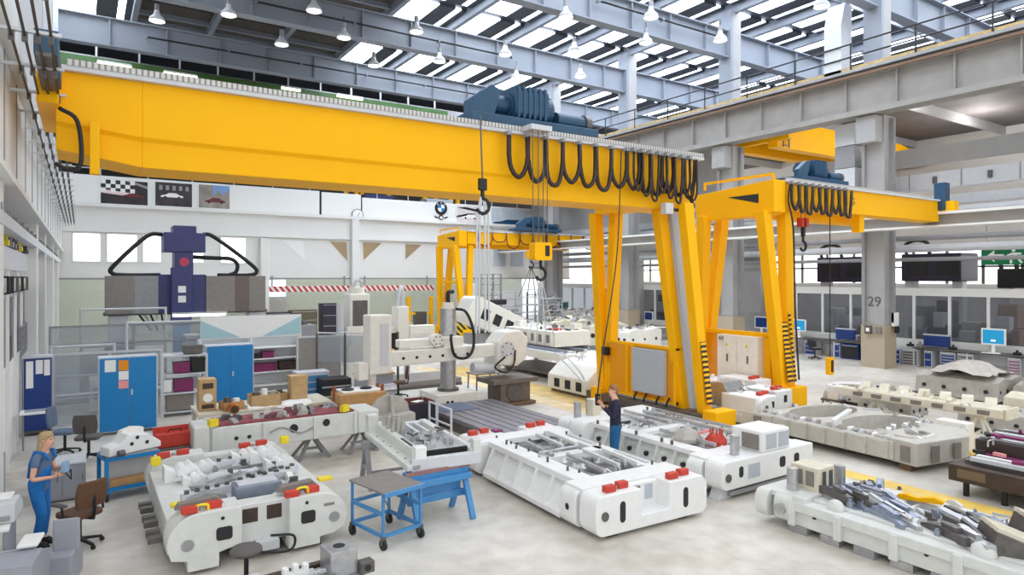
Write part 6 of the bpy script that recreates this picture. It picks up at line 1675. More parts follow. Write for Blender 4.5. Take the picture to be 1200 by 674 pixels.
# ---- radial drilling machine
t = thing('radial_drill', 'large cream radial drilling machine with bright steel column and long arm', 'machine', (9.45, 18.1, 0))
t.scale = (1, 1, 0.95)
MB().box(-0.7, 0.7, -0.65, 0.6, 0.12, 0.56).build('base', CREAM, t, 0.03)
MB().box(-0.95, 0.9, -0.75, 0.75, 0, 0.14).build('base_plate', PBLUE, t, 0.01)
for x in (-0.35, -0.2):
    MB().cyl((x, -0.66, 0.3), (x, -0.64, 0.3), 0.05, n=12).build('hole', HOLE, t)
MB().cyl((0, 0, 0.56), (0, 0, 3.2), 0.24, n=28).build('column', STEEL, t, smooth=False)
MB().cyl((0, 0, 0.54), (0, 0, 0.64), 0.33, n=24).build('column_collar', DSTEEL, t)
MB().cyl((0, 0, 3.2), (0, 0, 3.4), 0.17, n=20).build('column_cap', CREAM, t)
MB().stube([(0, 0, 3.35), (0.0, 0, 3.7), (0.2, 0.05, 3.75)], 0.07, 8).build('lift_motor', BLACK, t)
MB().box(-0.35, 0.35, -0.38, 0.38, 1.62, 2.32).build('arm_sleeve', CREAM, t, 0.05)
MB().prism([(-2.1, 1.52), (1.75, 1.62), (1.9, 1.9), (1.5, 2.02), (-2.1, 1.98)], 'y', -0.5, -0.1).build('arm', CREAM, t, 0.03)
for k in range(6):
    MB().cyl((-1.7 + 0.42 * k, -0.515, 1.76), (-1.7 + 0.42 * k, -0.495, 1.76), 0.045, n=12).build('hole', HOLE, t)
MB().box(-1.75, -0.4, -0.35, 0.0, 2.05, 2.3).build('feed_box', CREAM, t, 0.04)
MB().cyl((-0.62, -0.55, 2.25), (-0.62, -0.3, 2.25), 0.2, n=22).build('arm_motor', CREAM, t)
for k in range(6):
    a = k * PI / 3
    MB().cyl((-0.62 + 0.13 * math.cos(a), -0.57, 2.25 + 0.13 * math.sin(a)), (-0.62 + 0.13 * math.cos(a), -0.55, 2.25 + 0.13 * math.sin(a)), 0.03, n=8).build('vent', GREYM, t)
MB().box(-2.75, -2.1, -0.62, -0.05, 1.35, 3.1).build('drill_head', CREAM, t, 0.04)
MB().box(-2.45, -2.2, -0.64, -0.62, 1.6, 2.85).build('head_cover', LGREY, t, 0.01)
MB().cyl((-2.6, -0.35, 0.75), (-2.6, -0.35, 1.4), 0.13, n=16).build('spindle', CREAM, t)
MB().box(-3.05, -2.75, -0.55, -0.1, 1.2, 1.7).build('control_box', CREAM, t, 0.03)
MB().cyl((-2.9, -0.35, 0.85), (-1.9, -0.35, 0.85), 0.16, n=16).build('work_piece', STEEL, t)
# gear case end of the arm
MB().prism([(1.35, 1.35), (2.1, 1.25), (2.45, 1.5), (2.5, 2.2), (2.2, 2.45), (1.7, 2.4), (1.4, 2.05)], 'y', -0.7, 0.15).build('gear_case', CREAM, t, 0.05)
MB().cyl((1.7, -0.74, 1.85), (1.7, -0.68, 1.85), 0.26, n=22).build('gear_cover', LGREY, t)
for k in range(7):
    a = k * 2 * PI / 7
    MB().cyl((1.7 + 0.2 * math.cos(a), -0.76, 1.85 + 0.2 * math.sin(a)), (1.7 + 0.2 * math.cos(a), -0.73, 1.85 + 0.2 * math.sin(a)), 0.025, n=8).build('cover_bolt', DSTEEL, t)
MB().cyl((0.6, -0.45, 1.3), (1.35, -0.45, 1.2), 0.16, n=16).build('feed_motor', LGREY, t)
MB().stube([(0.1, -0.3, 3.2), (0.35, -0.5, 3.1), (0.55, -0.6, 2.5), (0.5, -0.65, 1.9), (0.25, -0.65, 1.65), (-0.1, -0.62, 1.75), (-0.2, -0.58, 2.2), (-0.15, -0.5, 2.4)], 0.045, 8).build('cable_loop', BLACK, t, smooth=True)
MB().stube([(1.6, -0.75, 1.6), (1.2, -0.8, 1.3), (1.6, -0.8, 1.1), (1.9, -0.78, 1.35), (2.0, -0.72, 1.8)], 0.03, 6).build('hose', BLACK, t, smooth=True)
# ---- column boring machine behind
t = thing('boring_mill', 'cream column boring mill with dark window behind the radial drill', 'machine', (8.75, 24.2, 0))
t.scale = (0.72, 0.72, 0.87)
MB().box(-0.7, 0.7, -0.6, 0.7, 0, 2.5).build('base_column', CREAM, t, 0.05)
MB().box(-0.55, 0.55, -0.5, 0.5, 2.5, 3.9).build('upper_column', CREAM, t, 0.08)
MB().box(-0.4, 0.4, -0.53, -0.5, 2.5, 3.6).build('window', DSTEEL, t, 0.02)
MB().cyl((0.0, 0, 3.9), (0.0, 0, 4.15), 0.4, n=20).build('cap', CREAM, t)
MB().stube([(-0.2, -0.1, 4.15), (-0.1, -0.2, 4.45), (0.2, -0.2, 4.4), (0.25, 0, 4.15)], 0.08, 8).build('cap_hose', LGREY, t)
MB().cyl((-0.95, -0.2, 0.9), (-0.95, -0.2, 3.5), 0.2, n=16).build('side_cylinder', LGREY, t)
MB().cyl((-1.05, -0.6, 2.0), (-0.6, -0.6, 2.0), 0.3, n=18).build('hand_wheel', LGREY, t)
MB().box(0.7, 2.1, -0.3, 0.3, 2.0, 2.35).build('cross_arm', CREAM, t, 0.03)
MB().box(0.7, 2.1, -0.35, 0.3, 1.5, 1.85).build('cross_arm', CREAM, t, 0.03)
MB().box(2.1, 2.75, -0.5, 0.4, 1.2, 3.3).build('tool_head', CREAM, t, 0.05)
MB().stube([(2.2, -0.1, 3.3), (2.3, -0.2, 3.9), (2.5, -0.1, 4.1), (2.6, 0, 3.3)], 0.12, 8).build('head_hose', LGREY, t)
MB().box(2.9, 4.4, -0.3, 0.3, 2.0, 2.4).build('rear_arm', CREAM, t, 0.03)
MB().box(2.75, 2.95, -0.2, 0.2, 0, 2.6).build('rear_stand', LGREY, t, 0.02)
# operator guard with glass around a grey desk
t = thing('machine_guard', 'dark framed glazed guard around a grey angled desk beside the boring mill', 'guard', (6.7, 20.6, 0))
for (x, y) in ((0, 1.8), (0.7, 1.0), (1.9, 0.3), (2.3, 0.3)):
    MB().box(x - 0.03, x + 0.03, y - 0.03, y + 0.03, 0, 2.15).build('post', DSTEEL, t)
for (a, b) in (((0, 1.8), (0.7, 1.0)), ((0.7, 1.0), (1.9, 0.3))):
    MB().bar((a[0], a[1], 2.12), (b[0], b[1], 2.12), 0.05, 0.05).build('rail', LGREY, t)
    MB().bar((a[0], a[1], 1.6), (b[0], b[1], 1.6), 0.015, 0.9).build('pane', PLEX, t)
MB().box(1.9, 2.3, 0.28, 0.32, 1.2, 2.12).build('black_board', BLACK, t)
MB().box(1.82, 2.1, 0.1, 0.26, 1.3, 1.6).build('yellow_switch_box', YEL, t, 0.02)
t = thing('operator_desk', 'grey operator desk with brown board top and black side inside the glazed guard', 'desk', (7.15, 20.0, 0))
MB().prism([(0, 0), (1.1, -0.5), (1.25, 0.3), (0.3, 0.7)], 'z', 0.02, 0.95).build('body', CONTRG, t, 0.01)
MB().prism([(-0.05, 0), (1.15, -0.55), (1.3, 0.3), (0.3, 0.75)], 'z', 0.95, 1.0).build('board_top', WOOD, t)
MB().box(-0.95, -0.05, 0.1, 0.8, 0.0, 0.85).build('black_side', BLACK, t, 0.02)
for z in (0.3, 0.6):
    MB().box(-0.98, -0.1, 0.05, 0.1, z, z + 0.05).build('shelf_edge', STEEL, t)
MB().box(0.2, 0.5, 0.1, 0.35, 1.0, 1.12).build('blue_tray', NAVY, t)
t = thing('machine_pit_edge', 'grey steel step plate on the floor behind the swivel stool chair', 'step', (10.2, 22.3, 0))
pbox('plate', mat('pit_plate', (140, 134, 128), 0.6), t, -1.6, 1.7, -0.6, 1.3, 0.0, 0.28, 0.02)
pbox('dark_edge', DSTEEL, t, -1.6, 1.7, -0.63, -0.6, 0.0, 0.1, 0)
swivel_chair('swivel_chair', 'dark brown swivel chair alone on the floor before the radial drill head', (8.85, 20.5, 0), R(250), CHAIRB, False, 0.42)
# stool-table and brown iron block
t = thing('small_table', 'small thin legged grey table left of the brown iron block', 'table', (11.6, 19.6, 0))
pbox('table_top', WGREY, t, -0.5, 0.5, -0.35, 0.35, 0.7, 0.74, 0.005)
for x in (-0.45, 0.45):
    for y in (-0.3, 0.3):
        MB().bar((x, y, 0), (x * 0.95, y * 0.95, 0.7), 0.035, 0.035).build('leg', DSTEEL, t)
t = thing('surface_block', 'heavy brown cast iron block with plate top and round recess beside the steel bed', 'block', (11.3, 17.55, 0))
IRON = mat('iron_brown', (116, 106, 98), 0.6, 0.2, var=0.12)
pbox('foot_plate', mat('wood_dark', (120, 96, 72), 0.7), t, -0.65, 0.75, -0.45, 0.5, 0.02, 0.12, 0.01)
for x in (-0.5, 0.55):
    pbox('runner', BROWN, t, x - 0.06, x + 0.06, -0.4, 0.45, 0, 0.02, 0)
pbox('body', IRON, t, -0.5, 0.6, -0.35, 0.45, 0.12, 0.72, 0.02)
pbox('top_plate', IRON, t, -0.85, 0.8, -0.5, 0.55, 0.72, 0.86, 0.01)
MB().lathe([(0.28, 0), (0.3, 0.0), (0.3, 0.02), (0.28, 0.02)], 24).build('recess_ring', DSTEEL, t).matrix_local = Matrix.Translation((0, -0.37, 0.45)) @ Matrix.Rotation(PI / 2, 4, 'X')
# ---- T-slot bed
t = thing('slotted_bed', 'low steel bed plate with long parallel slots before the radial drill', 'machine bed', (8.05, 13.05, 0))
pbox('bed_body', DSTEEL, t, 0.05, 2.25, 0.05, 3.85, 0, 0.26, 0.01)
for k in range(8):
    x = 0.02 + 0.285 * k
    pbox('bed_strip', mat('bed_strip', (138, 134, 140), 0.4, 0.45, var=0.15) if k == 0 else bpy.data.materials['bed_strip'], t, x, x + 0.25, 0, 3.9, 0.26, 0.36, 0.005)
pbox('blue_sheet', mat('bed_blue', (96, 110, 140), 0.4, 0.3), t, 0.15, 1.2, 2.8, 3.9, 0.362, 0.372, 0)
for k in range(6):
    MB().cyl((2.27, 0.4 + 0.62 * k, 0.15), (2.24, 0.4 + 0.62 * k, 0.15), 0.05, n=10).build('hole', HOLE, t)
t = thing('guard_rail', 'low white tube frame standing at the end of the slotted steel bed', 'rail', (7.5, 14.2, 0))
MB().tube([(0, 0, 0), (0, 0, 0.8), (0.0, 1.2, 0.8), (0, 1.2, 0)], 0.03, 8).build('tube', LGREY, t)
MB().tube([(0, 0, 0.4), (0, 1.2, 0.4)], 0.025, 8).build('cross_tube', LGREY, t)
# ---- under the gallery: shelves, tool cabinets, yellow rack
for i, (px, w, h, m, lab) in enumerate(((325, 1.7, 1.7, BLACK, 'black tool cabinet under the striped warning board, nearer the white pillar'), (357, 1.7, 1.8, mat('cab_olive', (96, 88, 66), 0.5), 'olive brown tool cabinet under the striped warning board'), (395, 2.0, 2.2, VIOL, 'tall dark cabinet in the gloom left of the boring mill'))):
    x, _ = PY(px, 370, 44)
    drawer_cabinet('tool_cabinet', lab, (x, 44, 0), w, 0.9, h, 3, m, 0, m)
t = thing('lifting_frame', 'small yellow frame rack standing under the striped warning board beside the distant gantry', 'rack', (PY(492, 370, 44)[0], 44, 0))
for x in (-0.9, 0.9):
    MB().box(x - 0.12, x + 0.12, -0.12, 0.12, 0, 2.6).build('post', YEL, t)
for z in (0.4, 1.3):
    MB().box(-0.9, 0.9, -0.1, 0.1, z, z + 0.15).build('cross_bar', YEL, t)
MB().box(-0.4, 0.4, -0.3, 0.3, 0, 1.5).build('load', DSTEEL, t)
t = thing('light_panel', 'bright white lit panel in the room under the gallery, left of the tool cabinets', 'lamp panel', (PY(320, 345, 50)[0], 50, 2.6))
MB().box(-0.9, 0.9, 0, 0.1, 0, 1.2).build('panel', SCREENW, t)
MB().box(-1.0, 1.0, 0.1, 0.15, -2.6, 1.3).build('board', LGREY, t)

for i, (px, lab) in enumerate(((140, 'added fill tube, unseen under the gallery, behind the violet blue column'), (360, 'added fill tube, unseen under the gallery, over the tool cabinets'), (470, 'added fill tube, unseen under the gallery, behind the yellow frame rack'), (600, 'added fill tube, unseen under the gallery, behind the distant gantry'))):
    x, _ = PY(px, 330, 49.5)
    t = thing('tube_lamp_or_fill', lab, 'lamp', (x, 49.5, 7.6))  # added glowing tubes, hidden by the gallery front, brighten the rear wall
    MB().box(-2.2, 2.2, -0.15, 0.15, 0.1, 0.3).build('housing', LGREY, t)
    MB().box(-2.1, 2.1, -0.12, 0.12, 0.0, 0.1).build('tube', glow('gallery_fill_glow', (255, 252, 240), 26.0) if i == 0 else bpy.data.materials['gallery_fill_glow'], t)
# ================================================================ RIGHT SIDE AND MIDDLE DISTANCE
# ---- benches along the glass partition
BX = 31.35
def bench(label, y0, y1, xb=BX):
    t = thing('work_bench', label, 'bench', (xb, y0, 0))
    L = y1 - y0
    MB().box(0, 0.8, 0, L, 0.8, 0.86).build('worktop', mat('bench_top', (96, 94, 92), 0.5) if 'bench_top' not in bpy.data.materials else bpy.data.materials['bench_top'], t, 0.005)
    n = max(2, int(L / 2) + 1)
    for i in range(n):
        y = 0.04 + (L - 0.08) * i / (n - 1)
        for x in (0.05, 0.72):
            MB().box(x - 0.03, x + 0.03, y - 0.03, y + 0.03, 0, 0.8).build('leg', LGREY, t)
    MB().box(0.7, 0.74, 0.05, L - 0.05, 0.3, 0.75).build('back_board', LGREY, t)
    return t
bench('long grey work bench along the glass partition right of the tall pillar', 8.6, 15.1)
bench('grey work bench along the glass partition left of the tall pillar', 16.6, 23.2)
bench('grey work bench far along the partition behind the yellow crane legs', 24.6, 44.0, 30.95)
def drawers_at(px0, px1, label, m, n, frame=LGREY, xb=31.42, h=0.72, grp=None):
    y1, _ = PX(px0, 420, xb); y0, _ = PX(px1, 420, xb)
    w = y1 - y0
    return drawer_cabinet('drawer_cabinet', label, (xb, (y0 + y1) / 2, 0), w, 0.6, h, n, m, -PI / 2, frame, grp)
drawers_at(1041, 1055, 'blue drawer unit under the bench, first right of the tall pillar', NAVY, 3)
drawers_at(1057, 1075, 'pale drawer unit on casters, second right of the tall pillar', DSTEEL, 5)
drawers_at(1083, 1092, 'narrow blue unit with white fittings, third right of the tall pillar', NAVY, 2)
drawers_at(1102, 1119, 'pale drawer unit with blue fronts, below the blue flat case', NAVY, 5)
drawers_at(1122, 1140, 'pale drawer unit beside the computer with cyan screen', DSTEEL, 5)
drawers_at(1181, 1196, 'pale drawer unit with pinkish fronts at the picture edge', mat('drawer_pink', (150, 110, 130), 0.5), 5)
drawers_at(1009, 1016, 'narrow blue drawer unit just left of the tall pillar', NAVY, 3)
drawers_at(976, 984, 'narrow navy unit under the bench, second left of the tall pillar', NAVY, 2)
drawers_at(943, 955, 'blue drawer unit under the bench beside the black stool', NAVY, 3)
drawers_at(986, 1006, 'dark open base unit under the bench below the flat blue case', HOLE, 1, NAVY)
def monitor(label, px, py, X=31.6, s=1.0, sc=SCREEN, shell=PAPER, w=0.78, h=0.6, kb=True):
    y, z = PX(px, py, X)
    t = thing('monitor', label, 'monitor', (X, y, 0.865), -PI / 2)
    MB().box(-w / 2 * s, w / 2 * s, 0, 0.06, 0.28 * s, (0.28 + h) * s).build('shell', shell, t, 0.02)
    MB().box(-w / 2 * s + 0.07, w / 2 * s - 0.07, -0.008, 0.0, 0.28 * s + 0.07, (0.28 + h) * s - 0.06).build('screen', sc, t)
    MB().box(-0.06, 0.06, 0.0, 0.06, 0.02, 0.3 * s).build('stand', shell, t)
    MB().box(-0.22, 0.22, -0.12, 0.12, 0, 0.025).build('foot', shell, t)
    if kb:
        MB().box(-0.32, 0.32, -0.32, -0.14, 0, 0.03).build('keyboard', shell, t)
    MB().box(-0.08, 0.08, -0.012, -0.008, 0.42 * s, 0.48 * s).build('screen_text', SCREENW, t) if sc is SCREEN else None
    return t
monitor('white computer monitor with cyan screen on the bench right of the flat blue case', 1164, 398, s=1.15)
monitor('white computer monitor with cyan screen beside the striped crane leg', 936, 383, s=1.05)
monitor('dim computer monitor on the distant bench between the yellow crane legs', 641, 377, X=31.3, sc=mat('screen_dim', (40, 80, 90), 0.3))
monitor('computer monitor with dark blue screen on the distant bench behind the crane', 760, 375, X=31.3, sc=NAVY, kb=False)
monitor('computer monitor near the partition post behind the yellow crane legs', 793, 370, X=31.3, sc=mat('screen_teal', (50, 110, 120), 0.3), kb=False)
monitor('monitor with navy screen above the white electrical cabinets', 892, 383, X=31.5, sc=NAVY, s=1.1)
def flat_case(label, px, py, w):
    y, z = PX(px, py, 31.75)
    t = thing('flat_case', label, 'case', (31.75, y, 0.865), -PI / 2)
    MB().box(-w / 2, w / 2, 0, 0.14, 0.06, 0.56).build('body', NAVY, t, 0.01)
    MB().box(-w / 2 - 0.02, w / 2 + 0.02, -0.01, 0.15, 0.54, 0.6).build('rim', LGREY, t)
    for x in (-w / 2 + 0.08, w / 2 - 0.08):
        MB().box(x - 0.03, x + 0.03, 0, 0.14, 0, 0.06).build('foot', GREYM, t)
    MB().box(-0.03, 0.03, -0.02, 0, 0.42, 0.46).build('latch', BLACK, t)
flat_case('flat blue case standing on the bench left of the tall pillar', 990, 391, 0.95)
flat_case('flat blue case standing on the bench right of the tall pillar', 1097, 400, 1.05)
for px, lab, h, m in ((1067, 'black telephone block on the bench corner by the tall pillar', 0.2, BLACK), (1078, 'grey vice on the bench in front of the flat blue case', 0.26, GREYM), (1117, 'small black bottle on the bench next to the flat blue case', 0.22, BLACK), (1009, 'small microscope on the bench left of the tall pillar', 0.5, DSTEEL), (1192, 'small black canister on the bench at the picture edge', 0.2, BLACK)):
    y, z = PX(px, 400, 31.6)
    t = thing('bench_item', lab, 'tool', (31.6, y, 0.862))
    MB().box(-0.12, 0.12, -0.12, 0.12, 0, h * 0.55).build('base', m, t, 0.02)
    MB().cyl((0, 0, h * 0.5), (0, 0, h), 0.06, 0.04, 12).build('head', m, t)
t = swivel_chair('work_stool', 'black work stool on casters before the bench left of the tall pillar', (PZ(955, 421)[0], PZ(955, 421)[1], 0), R(90), BLACK, False, 0.3)
# fittings on the tall pillar
t = thing('wall_phone_box', 'white box with black handset mounted on the tall pillar near the bench', 'box', (30.0, 15.25, 1.85))
MB().box(-0.2, 0.2, -0.15, 0, 0.0, 0.6).build('case', PAPER, t, 0.02)
MB().box(-0.12, 0.12, -0.22, -0.1, -0.3, 0.0).build('handset', BLACK, t, 0.02)
t = thing('switch_box', 'two small dark switch boxes on the beige foot of the tall pillar', 'switch', (29.3, 15.8, 1.5))
MB().box(-0.1, 0, 0.0, 0.3, 0, 0.36).build('case', DSTEEL, t, 0.01)
MB().box(-0.11, -0.1, 0.08, 0.22, 0.1, 0.26).build('dial', PAPER, t)
MB().box(-0.08, 0, -0.42, -0.16, 0, 0.32).build('socket', WGREY, t, 0.01)
y, z = PX(1024, 354, 29.3)
nt_ = thing('number_sign', 'dark number painted on the tall pillar above the switch boxes', 'sign', (29.34, y, z))
text(nt_, '29', 0.62, DSTEEL, (0, 0, 0), (PI / 2, 0, -PI / 2), 'number')
# ---- machinery beyond the glass partition
def dark_machine(label, px0, px1, yt, yb, X=38.0, m=VIOL):
    y1, zt = PX(px0, yt, X); y0, zb = PX(px1, yb, X)
    t = thing('machine_tool', label, 'machine', (X, (y0 + y1) / 2, 0))
    L = (y1 - y0) / 2
    MB().box(0, 2.0, -L, L, zb, zt).build('cover', m, t, 0.05)
    MB().box(-0.02, 0, -L * 0.9, -L * 0.2, zb + 0.3, zt - 0.3).build('panel', BLACK, t)
    MB().box(-0.02, 0, L * 0.1, L * 0.8, zb + 0.3, zt - 0.3).build('panel', BLACK, t)
    for y in (-L * 0.8, L * 0.8):
        MB().box(0.3, 0.8, y - 0.25, y + 0.25, 0, zb).build('column', LGREY, t)
    MB().stube([(0.3, L * 0.9, zt), (0.3, L * 0.95, zt + 0.5), (0.3, L * 0.6, zt + 0.75), (0.3, L * 0.2, zt + 0.6), (0.3, L * 0.1, zt)], 0.1, 8).build('cable_loop', BLACK, t)
    return t
dark_machine('black machine cover above the partition left of the tall pillar', 957, 1017, 302, 331)
dark_machine('dark violet machine cover above the partition right of the tall pillar', 1056, 1126, 298, 330)
dark_machine('black machine cover at the picture edge under the exit sign', 1168, 1215, 315, 338, 37.0, BLACK)
for i, (px, w, h, m, lab) in enumerate(((1075, 0.9, 2.6, GREYM, 'grey machine standing behind the first pane right of the tall pillar'), (1101, 1.0, 2.9, DSTEEL, 'dark grey machine behind the second pane right of the tall pillar'), (1133, 1.3, 1.9, CAST, 'pale casting behind the third pane right of the tall pillar'), (1176, 1.2, 2.8, mat('machine_tan', (164, 132, 112), 0.6), 'tan cabinet behind the pane over the cyan screen computer'),
                                        (998, 1.5, 2.4, GREYM, 'grey machine behind the panes left of the tall pillar'), (968, 1.2, 2.3, LGREY, 'pale machine behind the panes over the black stool'), (885, 2.0, 2.6, DSTEEL, 'dark machine behind the panes above the white electrical cabinets'), (700, 1.6, 2.6, GREYM, 'grey machine far behind the panes beside the crane leg'), (775, 2.2, 2.8, BROWN, 'brown machine behind the panes between the crane legs'))):
    y, _ = PX(px, 370, 34.5)
    t = thing('machine_tool', lab, 'machine', (34.5, y, 0))
    MB().box(0, 1.2, -w / 2, w / 2, 0, h * 0.6).build('base', m, t, 0.05)
    MB().box(0.3, 1.2, -w * 0.35, w * 0.3, h * 0.6, h).build('column', m, t, 0.05)
    MB().box(-0.2, 0.3, -w * 0.25, w * 0.2, h * 0.55, h * 0.8).build('head', LGREY, t, 0.04)
    MB().box(-0.02, 0.0, -w * 0.3, w * 0.3, h * 0.2, h * 0.45).build('panel', DSTEEL, t)
# blue overall hanging and coat board on the partition column
t = thing('work_coat', 'light blue work coat hanging on the white partition wall behind the crane', 'coat', (31.69, PX(854, 378, 31.69)[0], 1.1))
MB().loft([[(w * 0.3 * math.cos(a) + 0.0, w * math.sin(a) * (1 + 0.15 * math.sin(5 * a)), z) for a in [2 * PI * k / 20 for k in range(20)]] for w, z in ((0.3, 0.0), (0.28, 0.3), (0.22, 0.7), (0.2, 0.9), (0.06, 1.0))]).build('coat_cloth', TBLUE, t, smooth=True)
MB().stube([(0, 0, 1.0), (0.04, 0, 1.06), (0.1, 0, 1.05), (0.12, 0, 1.0)], 0.015, 6).build('hook', BLACK, t)
t = thing('notice_board', 'white notice board with pink sheet on the partition column behind the crane', 'board', (31.76, PX(838, 372, 31.75)[0], 1.4))
MB().box(0, 0.04, -0.5, 0.5, 0, 1.2).build('panel', PAPER, t)
MB().box(-0.01, 0, -0.3, 0.2, 0.1, 0.4).build('paper_sheet', PINK, t)

# ---- die with red blocks between the two big cranes
t = thing('press_die', 'white die with round lug and red blocks between the two yellow cranes', 'press die', (14.95, 11.2, 0))
pbox('base', DGREY, t, 0, 1.9, 0.2, 1.2, 0.05, 0.3, 0.02)
pbox('lug_block', WHITE, t, 0.1, 1.0, 0, 1.15, 0.3, 0.78, 0.04)
MB().cyl((0.38, -0.12, 0.52), (0.38, 0.02, 0.52), 0.25, n=24).build('round_lug', WHITE, t)
MB().cyl((0.38, -0.14, 0.52), (0.38, -0.11, 0.52), 0.06, n=14).build('lug_pin', DSTEEL, t)
MB().box(0.75, 0.88, -0.005, 0.01, 0.45, 0.62).build('opening', HOLE, t)
pbox('lug_block', WHITE, t, 1.25, 2.0, 0.2, 1.3, 0.3, 0.82, 0.03)
MB().box(1.6, 1.74, 0.195, 0.21, 0.48, 0.68).build('opening', HOLE, t)
MB().box(1.02, 1.22, 0.3, 1.2, 0.3, 0.75).build('dark_gap', WGREY, t)
red_pair(t, 0.7, 0.25, 0.78); red_pair(t, 1.6, 0.45, 0.82)
MB().cyl((1.95, 0.15, 0.3), (2.05, 0.1, 0.3), 0.12, n=14).build('roller', STEEL, t)
MB().prism([(-0.1, 0.3), (1.0, 0.3), (0.9, 0.95), (0.4, 1.0)], 'x', 0.1, 0.9).build('steel_cover', STEEL, t, 0.01).location = (0.05, 0.75, 0.05)
for x in (0.2, 1.6):
    MB().box(x, x + 0.25, 0.3, 1.1, 0, 0.06).build('support_block', BROWN, t)
t = thing('press_die', 'long white die with red capped end lying behind the die with the round lug', 'press die', (15.6, 13.2, 0))
pbox('body', WHITE, t, 0, 2.1, 0.0, 1.6, 0.1, 0.72, 0.03)
pbox('end_block', WHITE, t, 1.6, 2.35, -0.4, 1.0, 0.25, 0.85, 0.03)
red_pair(t, 1.9, -0.1, 0.85); red_pair(t, 1.0, 0.3, 0.72)
for x in (0.3, 0.8, 1.3):
    MB().box(x, x + 0.3, -0.006, 0.01, 0.3, 0.6).build('opening', HOLE, t)
for x in (0.1, 1.8):
    MB().box(x, x + 0.2, 0.2, 1.4, 0, 0.1).build('support_block', BROWN, t)
# ---- white die left of the crane leg
t = thing('press_die', 'cream die with two rows of small windows just left of the big crane leg', 'press die', (13.85, 16.75, 0))
MB().prism([(0, 0.1), (2.6, 0.1), (2.6, 0.8), (1.9, 1.25), (0.5, 1.0), (0, 0.6)], 'y', 0, 2.2).build('body', CREAM, t, 0.04)
for i in range(3):
    for z in (0.5, 0.78):
        MB().box(0.5 + 0.36 * i, 0.72 + 0.36 * i, -0.008, 0.01, z, z + 0.18).build('window', HOLE, t)
    MB().box(-0.008, 0.01, 0.3 + 0.6 * i, 0.6 + 0.6 * i, 0.2, 0.5).build('window', HOLE, t)
for z in (0.3, 0.55):
    MB().stube([(-0.05, 0.1, z + 0.1), (-0.12, 0.3, z + 0.4), (0.05, 1.2, z + 0.75), (0.3, 1.8, z + 0.8)], 0.03, 6).build('hand_rail', LGREY, t)
MB().box(0.1, 2.5, 0.1, 2.1, 0, 0.1).build('plinth', DSTEEL, t)
# ---- white machine table with castings, middle distance
t = thing('assembly_table', 'long white bridge table on arched legs in the middle distance, loaded with castings', 'table', (14.9, 19.4, 0))
pbox('table_top', CREAM, t, 0, 2.6, 0, 5.2, 0.92, 1.12, 0.02)
MB().bar((-0.15, 0.0, 1.05), (-0.15, 5.2, 1.05), 0.12, 0.3).build('side_beam', WHITE, t, 0.02)
for (x, y) in ((0.1, 0.1), (2.3, 0.1), (0.1, 4.8), (2.3, 4.8)):
    MB().prism([(x - 0.05, 0), (x + 0.12, 0), (x + 0.22, 0.18), (x + 0.5, 0.18), (x + 0.6, 0), (x + 0.75, 0), (x + 0.75, 0.92), (x - 0.05, 0.92)], 'y', y, y + 0.35).build('leg', CREAM, t, 0.02)
    for k in range(2):
        MB().box(x + 0.08 + 0.33 * k, x + 0.28 + 0.33 * k, y - 0.006, y + 0.01, 0.35, 0.75).build('window', DSTEEL, t)
for x in (0.3, 1.2, 2.0):
    MB().bar((x, 0.2, 1.2), (x + 0.1, 5.0, 1.2), 0.08, 0.12).build('rail', BSTEEL, t)
MB().box(0.3, 2.3, 0.6, 5.0, 0.2, 0.3).build('shadow_slab', DSTEEL, t)  # dark slab standing in for the shade under the table
t = thing('ribbed_casting', 'long ribbed cream casting lying on the white bridge table', 'casting', (15.3, 20.6, 1.27))
pbox('body', CREAM, t, 0.1, 1.9, 0, 3.6, 0, 0.6, 0.03)
for k in range(7):
    MB().box(0.02, 0.12, 0.1 + 0.53 * k, 0.24 + 0.53 * k, 0.02, 0.62).build('rib', CREAM, t, 0.01)
    MB().box(0.085, 0.105, 0.3 + 0.53 * k, 0.55 + 0.53 * k, 0.15, 0.45).build('window', WGREY, t) if k < 6 else None
MB().box(0.5, 0.9, 0.6, 1.0, 0.6, 0.68).build('red_piece', RED, t)
for x, y in ((0.6, 3.2), (1.4, 0.4)):
    MB().box(x, x + 0.4, y, y + 0.3, 0.6, 0.85).build('lug', CREAM, t, 0.02)
t = thing('tilted_casting', 'big cream casting with dark windows leaning at a slant on the striped ramp', 'casting', (16.2, 26.6, 0.9))
q = MB().at((0, 0, 1.1), 0, 0, R(24))
q.prism(rrect(-1.6, 1.6, -0.65, 0.65, 0.35), 'y', -0.5, 0.7)
bd = q.build('body', CREAM, t, 0.04)
for x in (-0.9, -0.2, 0.5):
    MB().at((0, 0, 1.1), 0, 0, R(24)).box(x, x + 0.4, -0.52, -0.49, -0.25, 0.25).build('window', HOLE, t)
MB().box(-1.2, 1.3, -0.3, 0.6, 0.0, 0.5).build('cradle', GREYM, t, 0.03)
MB().at((0.2, 0, 1.9), 0.3).box(-0.5, 0.5, -0.3, 0.3, -0.1, 0.15).build('dark_cover', BLACK, t, 0.05)
for i, (px, py, lab) in enumerate(((557, 385, 'yellow and black striped ramp beside the distant gantry leg'), (592, 392, 'yellow and black striped base under the slanted casting'))):
    x, y = PZ(px, py + 12)
    t = thing('striped_ramp', lab, 'ramp', (x, y, 0))
    MB().prism([(-1.3, 0.02), (1.3, 0.02), (1.3, 0.5), (-1.3, 1.15)], 'y', 0.0, 0.12).build('striped_board', HAZ_YB2, t)
    MB().box(-1.3, 1.3, 0.12, 1.2, 0.0, 0.48).build('plinth', GREYM, t, 0.02)
    for k in range(6):
        MB().box(-1.2 + 0.42 * k, -0.95 + 0.42 * k, 0.3, 0.9, 0.48, 1.0).build('white_block', CREAM, t, 0.02)
